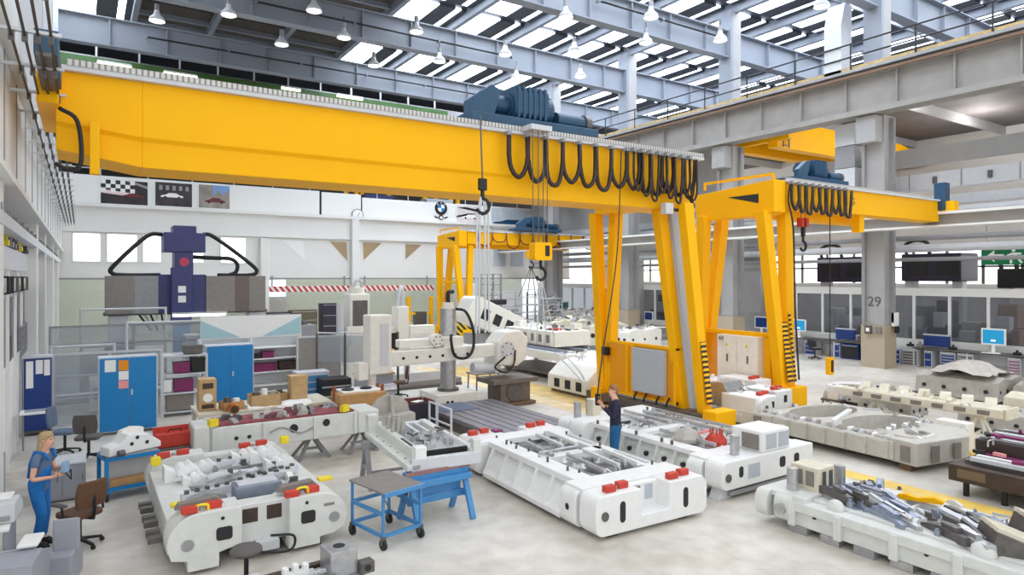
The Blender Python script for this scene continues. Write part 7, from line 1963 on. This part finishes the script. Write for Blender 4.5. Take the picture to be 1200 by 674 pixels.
# ---- clusters of beige castings farther back
def casting_block(label, loc, w, d, h, m, seed, rz=0, holes=6, name='casting_block', lumps=8):
    t = thing(name, label, 'casting', loc, rz)
    r = random.Random(seed)
    MB().prism([(0, 0.12), (w, 0.12), (w, h * 0.9), (w * 0.85, h), (w * 0.55, h * 0.9), (w * 0.3, h), (0.1, h * 0.85)], 'y', 0, d).build('body', m, t, 0.03)
    for k in range(2):
        MB().box(0.1 + (w - 0.5) * k, 0.4 + (w - 0.5) * k, 0.1, d - 0.1, 0, 0.12).build('support_block', BROWN, t)
    for k in range(holes):
        x = w * (k + 0.5) / holes
        MB().cyl((x, -0.01, h * 0.5), (x, 0.02, h * 0.5), h * 0.08 * r.uniform(0.7, 1.2), n=14).build('hole', HOLE, t)
        y = d * (k + 0.5) / holes
        MB().cyl((-0.01, y, h * 0.5), (0.02, y, h * 0.5), h * 0.075, n=14).build('hole', HOLE, t)
    for k in range(lumps):
        s = r.uniform(0.12, 0.26) * min(w, d) * 0.6
        MB().at((r.uniform(0.2, w - 0.2), r.uniform(0.2, d - 0.2), h * 0.9), r.uniform(0, 3)).prism([(-s, 0), (s, 0), (s * 0.8, s * 0.8), (0, s * r.uniform(0.6, 1.3)), (-s * 0.7, s * 0.5)], 'y', -s * 0.6, s * 0.6).build('lug', (m, CAST, GREYM, DSTEEL)[k % 4], t, 0.01)
    return t
x, y = PZ(648, 405); casting_block('beige holed casting in the middle distance behind the white bridge table', (x, y, 0), 2.6, 2.0, 1.5, BEIGE, 1, R(-15), 4, lumps=12)
x, y = PZ(690, 408); casting_block('beige casting with round holes just left of the far crane leg', (x, y, 0), 2.4, 1.6, 1.4, BEIGE, 2, R(-20), 5)
x, y = PZ(665, 398); casting_block('grey holed casting beyond the two beige castings', (x + 1, y + 2, 0), 3.2, 1.8, 1.7, CAST, 3, R(-10), 5, lumps=12)
x, y = PZ(735, 412); casting_block('small castings piled on a low stand behind the yellow guard panel', (x, y, 0), 2.6, 1.4, 1.2, CREAM, 4, 0, 3, lumps=14)
# racks, ladders and frames far behind
for i, (px, w, h, lab) in enumerate(((600, 1.8, 3.0, 'pale steel rack with many shelves behind the slanted casting'), (627, 1.6, 3.2, 'tall pale rack of light shelves left of the hanging slings'), (652, 1.6, 2.6, 'pale steel rack right of the hanging slings'))):
    x, y = PZ(px, 398)
    t = shelf_unit('storage_rack', lab, (x, y + 1.5, 0), w, 0.8, h, 7)
for i, (px, lab) in enumerate(((552, 'white sloping frame rack behind the distant gantry leg'), (573, 'second white frame rack beside the striped ramp'))):
    x, y = PZ(px, 398)
    t = thing('frame_rack', lab, 'rack', (x, y + 2.2, 0))
    for s in (0, 1.6):
        MB().box(s - 0.06, s + 0.06, -0.06, 0.06, 0, 3.2).build('post', LGREY, t)
    for k in range(6):
        MB().bar((0, 0, 0.6 + 0.4 * k), (1.6, 0, 1.0 + 0.4 * k), 0.07, 0.07).build('slat', LGREY, t)
t = thing('control_terminal', 'dark control terminal with screen before the glass partition near the far pillar', 'terminal', (PZ(651, 398)[0] + 4, PZ(651, 398)[1] + 5, 0))
MB().box(-0.5, 0.5, -0.3, 0.3, 0, 1.5).build('console', NAVY, t, 0.05)
MB().ball((-0.6, -0.2, 1.65), 0.4, 0.3, 0.25).build('cover', VIOL, t, smooth=True)
MB().box(0.0, 0.9, -0.1, 0.1, 1.6, 2.2).build('screen_case', LGREY, t, 0.03)
MB().box(0.06, 0.84, -0.11, -0.1, 1.66, 2.14).build('screen', mat('screen_green', (60, 110, 100), 0.4), t)
# ---- beige drum-like pile right of hook: white wrapped column seen at px 640
t = thing('white_panel', 'white upright panel with printed blocks in front of the glass partition, by the slings', 'panel', (PZ(648, 398)[0] + 0.5, PZ(648, 398)[1] + 6, 0))
MB().box(-1.2, 1.2, 0, 0.15, 0.2, 3.0).build('panel', PAPER, t)
for x in (-0.6, 0.2):
    for z in (0.6, 1.3):
        MB().box(x, x + 0.6, -0.02, 0, z, z + 0.4).build('print_block', PANGREY, t)
for x in (-1.0, 1.0):
    MB().box(x - 0.1, x + 0.1, -0.2, 0.4, 0, 0.2).build('foot', GREYM, t)

# ---- ring die, low on the right half
t = thing('ring_die', 'low light grey die with two oval openings right of the second crane', 'press die', (14.2, 6.75, 0), R(-3))
t.scale = (0.96, 0.97, 1)
Wd, Ld = 3.1, 4.05
def oval_plate(name, x0, x1, y0, y1, z0, z1, m, parent, f=0.8, n=32):
    cx, cy = (x0 + x1) / 2, (y0 + y1) / 2; a, b = (x1 - x0) / 2, (y1 - y0) / 2
    def sq(t_):
        c, s = math.cos(t_), math.sin(t_); k = max(abs(c), abs(s)); return (cx + a * c / k, cy + b * s / k)
    A = [2 * PI * k / n for k in range(n)]
    o_ = [sq(q) for q in A]; i_ = [(cx + a * f * math.cos(q), cy + b * f * math.sin(q)) for q in A]
    rings = [[(p[0], p[1], z0) for p in o_], [(p[0], p[1], z1) for p in o_], [(p[0], p[1], z1) for p in i_], [(p[0], p[1], z0) for p in i_], [(p[0], p[1], z0) for p in o_]]
    return MB().loft(rings, caps=False).build(name, m, parent)
oval_plate('ring_body', 0.3, Wd, 0.95, 2.6, 0.14, 0.56, RINGG, t, 0.84)
oval_plate('ring_body', 0.3, Wd, 2.6, Ld, 0.14, 0.56, RINGG, t, 0.84)
MB().box(0.35, Wd - 0.05, 1.0, Ld - 0.05, 0.1, 0.16).build('inner_floor', CAST, t)
pbox('side_beam', RINGG, t, 0.0, 0.34, 0.5, Ld, 0.16, 0.56, 0.015)
for k in range(8):
    y = 0.6 + 0.5 * k
    pbox('side_panel', RINGG, t, -0.04, 0.02, y, y + 0.42, 0.18, 0.54, 0.012)
MB().prism([(0.0, 0.0), (1.7, -0.2), (2.6, 0.3), (2.7, 1.0), (0.1, 1.0)], 'z', 0.14, 0.62).build('end_block', RINGG, t, 0.02)
for (x, y, w) in ((-0.045, 0.62, 0.16), (0.02, 0.12, 0.0)):
    pass
for x in (0.5, 1.2):
    MB().at((x, -0.06 - 0.118 * x, 0.0), R(-6.7)).box(-0.1, 0.1, -0.02, 0.02, 0.2, 0.55).build('dark_recess', WGREY, t)
MB().box(-0.01, 0.02, 0.15, 0.35, 0.2, 0.52).build('dark_recess', WGREY, t)
pbox('corner_post', CREAM, t, 2.45, 2.8, 0.2, 0.9, 0.1, 0.72, 0.02)
MB().prism(rrect(0.7, 1.3, 0.35, 0.7, 0.16), 'z', 0.62, 0.626).build('oval_recess', WGREY, t)
MB().bar((0.6, 2.3, 0.6), (2.2, 2.9, 0.6), 0.12, 0.08).build('bridge_bar', WHITE, t, 0.01)
r = random.Random(31)
for k in range(22):
    y = 0.7 + 3.4 * k / 22; x = 0.15 + 0.12 * r.random()
    MB().at((x, y, 0.56), r.uniform(-0.4, 0.4)).prism([(-0.09, 0), (0.09, 0), (0.06, 0.08), (-0.07, 0.05 + 0.07 * r.random())], 'y', -0.05, 0.05).build('clamp', (LGREY, STEEL, WHITE, CAST)[k % 4], t, 0.005)
for k in range(7):
    MB().at((0.7 + 0.2 * k, 1.0 + 0.06 * (k % 3), 0.6), 0.5).box(-0.12, 0.12, -0.05, 0.05, 0, 0.08).build('clamp', (WHITE, STEEL)[k % 2], t, 0.005)
for (x, y) in ((0.3, 0.3), (2.3, 0.4), (0.3, 3.6), (2.6, 3.6)):
    MB().box(x - 0.2, x + 0.2, y - 0.12, y + 0.12, 0.0, 0.14).build('support_block', mat('timber_dark', (112, 86, 64), 0.8) if 'timber_dark' not in bpy.data.materials else bpy.data.materials['timber_dark'], t)
MB().box(-0.12, 0.2, 3.9, 4.1, 0.16, 0.5).build('end_bracket', WGREY, t, 0.01)
# ---- cream beam on A stands
t = thing('cream_frame_casting', 'long cream beam with slanted windows resting on two A frame stands', 'casting', (17.75, 6.6, 0))
MB().prism([(0, 0.72), (0.9, 0.66), (0.95, 0.86), (0.5, 0.98), (0.05, 0.92)], 'y', 0.0, 3.9).build('beam_body', BEIGE, t, 0.02)
for k in range(7):
    MB().box(-0.005, 0.04, 0.25 + 0.5 * k, 0.5 + 0.5 * k, 0.77, 0.87).build('window', WGREY, t)
    MB().at((0.5, 0.4 + 0.5 * k, 0.95), R(20)).prism([(-0.25, 0), (0.25, 0), (0.12, 0.16), (-0.1, 0.12)], 'y', -0.12, 0.12).build('rib', BEIGE, t, 0.01)
MB().box(0.1, 0.8, -0.06, 0.0, 0.68, 0.94).build('end_plate', BEIGE, t, 0.01)
MB().box(0.2, 0.7, 3.9, 4.3, 0.74, 0.9).build('tail_block', CREAM, t, 0.02)
a_stand('cream A frame stand under the nearer end of the long cream beam', (18.2, 7.25, 0), 0.655, CREAM, R(10), 0.36)
a_stand('cream A frame stand under the farther end of the long cream beam', (18.2, 9.7, 0), 0.655, CREAM, R(10), 0.36)
casting_block('grey casting standing on the floor under the cream beam, farther end', (19.0, 9.2, 0), 1.0, 1.5, 0.62, CAST, 12, 0, 3)
casting_block('grey casting standing behind the cream beam, nearer end', (19.3, 6.6, 0), 0.9, 1.6, 0.66, CAST, 13, 0, 3)
# ---- castings by the benches
casting_block('large beige grey casting under plastic wrap in front of the benches', (23.6, 8.9, 0), 2.0, 2.4, 0.85, CAST, 14, 0, 4, lumps=5)
t = thing('plastic_wrap', 'crumpled translucent plastic lying over the large casting before the benches', 'wrap', (24.5, 10.0, 0.86))
r = random.Random(8)
g = [[(-0.9 + 1.8 * i / 8, -0.9 + 1.8 * j / 8, 0.02 + 0.35 * max(0, 1 - ((i - 4) ** 2 + (j - 4) ** 2) / 20) + 0.08 * r.random()) for i in range(9)] for j in range(9)]
MB().loft(g + [[(p[0], p[1], p[2] - 0.01) for p in row] for row in g[::-1]], closed=False, caps=False).build('sheet', mat('wrap_grey', (196, 190, 182), 0.35, var=0.12, scale=4), t)
casting_block('long grey casting in front of the drawer units, right of the wrapped casting', (24.2, 6.0, 0), 1.8, 2.7, 0.75, CAST, 15, 0, 4, lumps=10)
casting_block('beige casting on a stand at the picture edge behind the cream beam', (20.6, 5.8, 0), 1.6, 2.0, 0.9, BEIGE, 16, R(-8), 3, lumps=10)
t = thing('flat_fixture', 'flat white oval fixture on low feet right of the second crane leg', 'fixture', (20.6, 11.9, 0))
MB().prism([(0.0, 0.2), (0.4, 0.0), (1.6, 0.1), (1.9, 0.6), (1.4, 1.1), (0.4, 1.0)], 'z', 0.3, 0.4).build('plate', WHITE, t, 0.01)
MB().cyl((0.7, 0.5, 0.4), (0.7, 0.5, 0.42), 0.2, n=18).build('opening', HOLE, t)
for (x, y) in ((0.4, 0.3), (1.5, 0.3), (1.4, 0.9), (0.4, 0.8)):
    MB().cyl((x, y, 0), (x, y, 0.3), 0.06, n=10).build('foot', GREYM, t)
casting_block('low row of small grey castings right of the flat oval fixture', (20.0, 10.0, 0), 0.7, 2.4, 0.4, CAST, 17, 0, 4, lumps=14)
t = thing('small_bracket_rack', 'low dark rack of brackets beside the striped foot of the second crane', 'rack', (19.6, 11.6, 0))
MB().box(0, 0.8, 0, 0.6, 0.12, 0.18).build('plate', DSTEEL, t)
for k in range(4):
    MB().box(0.05 + 0.2 * k, 0.16 + 0.2 * k, 0.1, 0.4, 0.18, 0.45).build('bracket', CREAM, t, 0.01)
for (x, y) in ((0.05, 0.05), (0.75, 0.05), (0.05, 0.55), (0.75, 0.55)):
    MB().cyl((x, y, 0), (x, y, 0.12), 0.03, n=8).build('foot', DSTEEL, t)
# ---- dark brown table with rails at the picture edge
t = thing('brown_fixture_table', 'dark brown box table with magenta and silver rails on top at the picture edge', 'table', (13.45, 3.0, 0))
MB().box(0, 2.3, 0, 2.85, 0.26, 0.56).build('box_body', BROWN, t, 0.01)
MB().box(-0.006, 0.0, 2.25, 2.7, 0.34, 0.5).build('cover_plate', mat('plate_brown', (112, 96, 72), 0.5), t)
MB().box(0.3, 2.3, 0.05, 2.7, 0.56, 0.62).build('rail_bed', DSTEEL, t)
for x, m in ((0.25, LGREY), (0.5, WHITE), (0.72, MAROON), (1.5, STEEL), (1.75, WHITE)):
    MB().box(x, x + 0.1, 0.1, 2.6, 0.62, 0.7).build('rail', m, t, 0.01)
MB().box(0.85, 2.3, 0.2, 2.75, 0.62, 0.92).build('upper_box', mat('box_umber', (58, 44, 42), 0.5), t, 0.01)
for x, m in ((0.95, STEEL), (1.25, MAROON), (1.5, LGREY), (1.9, STEEL)):
    MB().box(x, x + 0.12, 0.3, 2.7, 0.92, 0.98).build('rail', m, t, 0.01)
r = random.Random(40)
for k in range(12):
    x = r.uniform(0.1, 2.1); y = r.uniform(0.4, 2.7)
    z = 0.98 if x > 0.85 else 0.7
    MB().at((x, y, z), r.uniform(0, 3)).box(-0.1, 0.1, -0.04, 0.04, 0, 0.06).build('clamp', (MAROON, BLACK, STEEL, PINK)[k % 4], t, 0.005)
MB().prism(rrect(0.02, 0.22, 1.0, 1.4, 0.06), 'z', 0.56, 0.6).build('black_pad', BLACK, t)
for (x, y) in ((0.12, 2.6), (0.12, 2.0), (0.12, 0.3), (2.1, 2.6), (2.1, 0.3), (1.2, 2.6)):
    MB().cyl((x, y, 0), (x, y, 0.26), 0.05, n=10).build('leg', BLACK, t)
t = thing('black_trestle', 'small black trestle standing past the brown table near the yellow floor paint', 'trestle', (16.6, 5.9, 0))
MB().box(0, 0.7, -0.05, 0.05, 0.4, 0.46).build('top_bar', BLACK, t)
for x in (0.05, 0.65):
    for s in (-1, 1):
        MB().bar((x, 0, 0.4), (x, s * 0.2, 0), 0.05, 0.05).build('leg', BLACK, t)
for k in range(4):
    MB().at((0.1 + 0.16 * k, 0, 0.46), 0.4 * k).box(-0.06, 0.06, -0.05, 0.05, 0, 0.1).build('bracket', (DSTEEL, BROWN)[k % 2], t)
# ================================================================ FINISHING DETAIL
def dress(t, x0, x1, y0, y1, z, n, seed, mats, s0=0.05, s1=0.13, name='fitting'):
    """small machined fittings on a surface, each one its own part"""
    r = random.Random(seed)
    for k in range(n):
        x, y, s = r.uniform(x0, x1), r.uniform(y0, y1), r.uniform(s0, s1)
        q = MB().at((x, y, z), r.choice((0, PI / 2, r.uniform(0, 3))))
        kind = k % 5
        if kind == 0:
            q.prism([(-s * 1.6, 0), (s * 1.6, 0), (s * 1.3, s * 0.7), (-s * 0.2, s), (-s * 1.5, s * 0.5)], 'y', -s * 0.4, s * 0.4)
        elif kind == 1:
            q.cyl((0, 0, 0), (0, 0, s * 0.9), s * 0.5, n=10); q.cyl((0, 0, s * 0.9), (0, 0, s * 1.3), s * 0.3, n=8)
        elif kind == 2:
            q.tube([(-s, 0, 0), (-s * 0.9, 0, s * 0.9), (s * 0.9, 0, s * 0.9), (s, 0, 0)], s * 0.16, 6)
        elif kind == 3:
            q.prism([(-s, 0), (s, 0), (s, s * 0.35), (s * 0.3, s * 0.35), (s * 0.3, s * 1.1), (-s * 0.3, s * 1.1), (-s * 0.3, s * 0.35), (-s, s * 0.35)], 'y', -s * 0.5, s * 0.5)
        else:
            q.bar((-s * 2.2, 0, s * 0.3), (s * 2.2, s * 0.4, s * 0.3), s * 0.35, s * 0.3)
        q.build(name, mats[k % len(mats)], t, 0.004)
def find(word):
    return [o for o in bpy.data.objects if o.parent is None and word in o.get('label', '')][0]
MIX = (STEEL, LGREY, DSTEEL, WHITE, GREYM)
d = find('white press die in the foreground')
dress(d, 0.65, 1.75, 0.85, 2.15, 0.6, 14, 101, MIX, 0.04, 0.08); dress(d, 0.65, 1.75, 2.5, 3.8, 0.6, 14, 102, MIX, 0.04, 0.08)
d = find('white press die behind the man')
dress(d, 0.6, 2.3, 0.75, 2.5, 0.68, 18, 103, MIX, 0.05, 0.1); dress(d, 0.6, 2.3, 2.8, 4.0, 0.68, 16, 104, MIX, 0.05, 0.1)
d = find('grey white die with round lugs')
dress(d, 0.3, 2.1, 0.6, 3.2, 0.66, 26, 105, (WHITE, STEEL, LGREY, DSTEEL, DGREY), 0.05, 0.12)
d = find('heaped with tool steels')
dress(d, 0.45, 2.6, 0.4, 3.6, 0.56, 34, 106, (DGREY, BSTEEL, LGREY, DSTEEL, STEEL), 0.05, 0.12)
d = find('two oval openings')
dress(d, 0.35, 2.9, 0.1, 1.05, 0.6, 16, 107, (LGREY, WHITE, CAST, STEEL), 0.05, 0.1); dress(d, 2.6, 3.0, 1.0, 3.9, 0.56, 12, 108, (LGREY, CAST), 0.05, 0.1)
d = find('long ribbed cream casting')
dress(d, 0.2, 1.8, 0.2, 3.4, 0.6, 16, 109, (CREAM, GREYM, DSTEEL, WHITE), 0.08, 0.2)
d = find('long white bridge table')
dress(d, 0.1, 2.5, 0.1, 1.1, 1.12, 12, 110, (CREAM, STEEL, DSTEEL), 0.06, 0.14)
d = find('between the two yellow cranes'); dress(d, 0.2, 1.9, 0.3, 1.1, 0.8, 12, 111, MIX, 0.05, 0.1)
d = find('long white die with red capped end'); dress(d, 0.1, 2.0, 0.1, 1.5, 0.72, 14, 112, MIX, 0.06, 0.12)
d = find('long cream beam with slanted'); dress(d, 0.1, 0.85, 0.1, 3.8, 0.92, 22, 113, (BEIGE, CREAM, CAST), 0.06, 0.14)
d = find('A frame'.lower() if False else 'slotted steel bed') if False else None
d = find('dark brown box table'); dress(d, 0.2, 2.2, 0.2, 2.7, 0.95, 16, 114, (BLACK, MAROON, STEEL, BROWN, DSTEEL), 0.05, 0.12)
d = find('cream die with two rows'); dress(d, 0.6, 1.9, 0.2, 2.0, 1.1, 8, 115, (CREAM, STEEL, DSTEEL), 0.08, 0.16)
d = find('machined steel fixture'); dress(d, 0.0, 1.0, 0.0, 0.9, 0.36, 14, 116, (STEEL, LGREY, DSTEEL), 0.04, 0.09)
for lab, w_, d_, h_, sd in (('beige holed casting in the middle', 2.6, 2.0, 1.45, 121), ('beige casting with round holes', 2.4, 1.6, 1.35, 122), ('grey holed casting beyond', 3.2, 1.8, 1.65, 123), ('long grey casting in front of the drawer', 1.8, 2.7, 0.72, 124), ('beige casting on a stand at the picture', 1.6, 2.0, 0.86, 125), ('low row of small grey', 0.7, 2.4, 0.38, 126), ('small castings piled', 2.6, 1.4, 1.15, 127), ('under the cream beam, farther', 1.0, 1.5, 0.6, 128)):
    dress(find(lab), 0.1, w_ - 0.1, 0.1, d_ - 0.1, h_, 14, sd, (CAST, BEIGE, GREYM, DSTEEL, CREAM), 0.08, 0.2)

# ---- dark conduits under the roof girders
def conduit(label, a, b, Y, r=0.05):
    x0, z0 = PY(a[0], a[1], Y); x1, z1 = PY(b[0], b[1], Y)
    z = (z0 + z1) / 2
    t = thing('conduit_pipe', label, 'pipe', (x0, Y, z))
    MB().cyl((0, 0, 0), (x1 - x0, 0, 0), r, n=8).build('pipe', BLACK, t)
    n = max(2, int((x1 - x0) / 4))
    for i in range(n + 1):
        MB().box((x1 - x0) * i / n - 0.04, (x1 - x0) * i / n + 0.04, -0.08, 0.2, -0.06, 0.1).build('clip', STRUC, t)
    return t
conduit('long dark conduit along the girder over the biggest yellow crane', (172, 42), (560, 112), 39.6)
conduit('dark conduit along the girder that meets the second pillar top', (702, 4), (842, 40), 23.4)
conduit('dark conduit along the girder above the blue hoist', (300, 8), (600, 62), 31.5)
# ---- grey duct stack beside the tall pillar
t = thing('air_duct', 'grey panelled duct standing against the tall pillar below the high runway', 'duct', (29.9, 17.25, 7.0))
for k in range(4):
    MB().box(-0.4, 0.4, -0.55, 0.4, 1.02 * k, 1.02 * k + 0.99).build('duct_section', LGREY if k % 2 else GREYM, t, 0.01)
# ---- fittings at the wall beside the camera
t = thing('wire_grid', 'pale wire grid panel on the white booth above the navy notice cabinet', 'grid', (-1.23, 21.0, 2.05))
for i in range(9):
    MB().box(0.0, 0.02, -1.3 + 0.32 * i, -1.28 + 0.32 * i, 0, 0.75).build('wire', GREYM, t)
for i in range(5):
    MB().box(0.0, 0.02, -1.3, 1.28, 0.18 * i, 0.18 * i + 0.02).build('wire', GREYM, t)
t = thing('tread_panel', 'grey patterned metal sheet at the picture edge behind the woman', 'panel', (-1.23, 14.1, 0.0))
MB().box(0.0, 0.03, -1.2, 1.3, 0.75, 1.75).build('sheet', GREYM, t)
for i in range(12):
    MB().bar((0.032, -1.15 + 0.2 * i, 0.8), (0.032, -1.0 + 0.2 * i, 1.7), 0.01, 0.03).build('ridge', LGREY, t)
MB().box(0.0, 0.05, -1.25, 1.35, 0.0, 0.75).build('skirt', CONTRG, t)
for i, (y, m) in enumerate(((15.2, BLACK), (16.0, BLACK), (17.3, DSTEEL), (18.6, BLACK), (20.2, DSTEEL))):
    t = thing('bent_bracket', ['black bracket handle on the white booth, the one nearest the picture edge', 'black bracket handle on the white booth, second from the picture edge', 'dark bracket handle on the white booth, third from the picture edge', 'black bracket handle on the white booth, fourth from the picture edge', 'dark bracket handle on the white booth, farthest one'][i], 'handle', (-1.235, y, 4.0))
    MB().tube([(0, 0, 0), (0.12, 0, 0), (0.12, 0.0, -0.3), (0, 0, -0.3)], 0.03, 6).build('bar', m, t)
    MB().box(0.0, 0.03, -0.1, 0.1, -0.4, 0.1).build('plate', LGREY, t)
for i, (y, z, m) in enumerate(((15.6, 4.62, YBLK), (19.0, 4.62, YBLK), (17.2, 4.62, DSTEEL), (18.0, 4.62, DSTEEL), (16.6, 4.62, GREYM), (21.0, 4.62, DSTEEL))):
    t = thing('tool_block', ['yellow tool block on top of the white booth nearest the picture edge', 'yellow tool block on top of the white booth farther along', 'dark clamp standing on the white booth between the yellow blocks', 'second dark clamp on the white booth just before the farther yellow block', 'grey clamp on the white booth just after the nearer yellow block', 'dark clamp on the white booth past both yellow blocks'][i], 'tool', (-1.2, y, z - 0.02))
    MB().box(-0.07, 0.07, -0.1, 0.1, 0, 0.1).build('base', m, t, 0.01)
    MB().box(-0.04, 0.04, -0.05, 0.05, 0.1, 0.32).build('neck', m, t, 0.01)
# hand rails in front of the clear fences, as the photo's white tube frames
for i, (x, y, w, h, lab) in enumerate(((-0.7, 22.3, 1.5, 2.1, 'white tube frame at the wall end, behind the notice cabinet'), (1.2, 24.0, 2.6, 2.6, 'white tube frame behind the blue cupboard with sheets'), (0.0, 25.2, 2.4, 3.0, 'tall white tube frame under the grey machine beam'))):
    t = thing('tube_barrier', lab, 'frame', (x, y, 0))
    for q in (0, w):
        MB().cyl((q, 0, 0), (q, 0, h), 0.04, n=8).build('post', LGREY, t)
    for z in (h, h * 0.6, h * 0.3):
        MB().cyl((0, 0, z - 0.04), (w, 0, z - 0.04), 0.035, n=8).build('cross_tube', LGREY, t)
# ---- scaffolds and more castings in the busy middle distance
def scaffold(label, px, py, w, h):
    x, y = PZ(px, py)
    t = thing('scaffold_tower', label, 'scaffold', (x, y, 0))
    for a in (0, w):
        for b in (0, w):
            MB().box(a - 0.05, a + 0.05, b - 0.05, b + 0.05, 0, h).build('post', GREYM, t)
    n = int(h / 0.7)
    for k in range(1, n + 1):
        for b in (0, w):
            MB().bar((0, b, 0.7 * k), (w, b, 0.7 * k), 0.05, 0.05).build('rung', GREYM, t)
        MB().bar((0, 0, 0.7 * (k - 1)), (w, 0, 0.7 * k), 0.04, 0.04).build('brace', LGREY, t)
    return t
scaffold('narrow grey scaffold tower behind the four silver chains', 572, 396, 1.0, 4.2)
scaffold('low grey scaffold tower right of the slanted casting', 632, 396, 1.4, 3.0)
for i, (px, py, w_, d_, h_, m, lab) in enumerate(((612, 404, 1.8, 1.5, 1.1, CREAM, 'cream casting at the foot of the slanted casting'), (640, 412, 1.6, 1.2, 0.8, BEIGE, 'low beige casting between the bridge table and the far castings'), (678, 396, 1.8, 1.4, 1.5, CAST, 'tall grey casting before the far partition by the crane leg'))):
    x, y = PZ(px, py)
    o = casting_block(lab, (x, y, 0), w_, d_, h_, m, 60 + i, R(-12), 3, lumps=10)
    dress(o, 0.1, w_ - 0.1, 0.1, d_ - 0.1, h_ * 0.95, 10, 160 + i, (CAST, DSTEEL, GREYM, CREAM), 0.08, 0.2)
# ================================================================ LIGHT
w = bpy.data.worlds.new('sky'); scene.world = w; w.use_nodes = True
bg = w.node_tree.nodes['Background']
bg.inputs['Color'].default_value = (0.95, 0.98, 1.0, 1)
bg.inputs['Strength'].default_value = 0.95
def area(name, loc, rot, sx, sy, power, col=(1, 0.98, 0.95)):
    d = bpy.data.lights.new(name, 'AREA'); d.shape = 'RECTANGLE'; d.size = sx; d.size_y = sy; d.energy = power; d.color = col
    o = bpy.data.objects.new(name, d); COL.objects.link(o); o.location = loc; o.rotation_euler = rot
    return o
for i in range(4):
    for x in (34.5, 40.5):
        d = bpy.data.lights.new('side_aisle_fill', 'POINT'); d.energy = 380; d.shadow_soft_size = 0.3; d.color = (1, 0.96, 0.92)  # fill light added to brighten the side aisle, it has no fixture
        o = bpy.data.objects.new('side_aisle_fill', d); COL.objects.link(o); o.location = (x, 6 + 10 * i, 11.6)
vs = scene.view_settings
scene.display_settings.display_device = 'sRGB'
vs.view_transform = 'Standard'; vs.look = 'None'; vs.gamma = 1.0; vs.exposure = 0.5
vs.use_curve_mapping = False
scene.cycles.use_denoising = True
scene.cycles.max_bounces = 8
scene.cycles.diffuse_bounces = 4
scene.cycles.transparent_max_bounces = 12
bpy.context.view_layer.update()
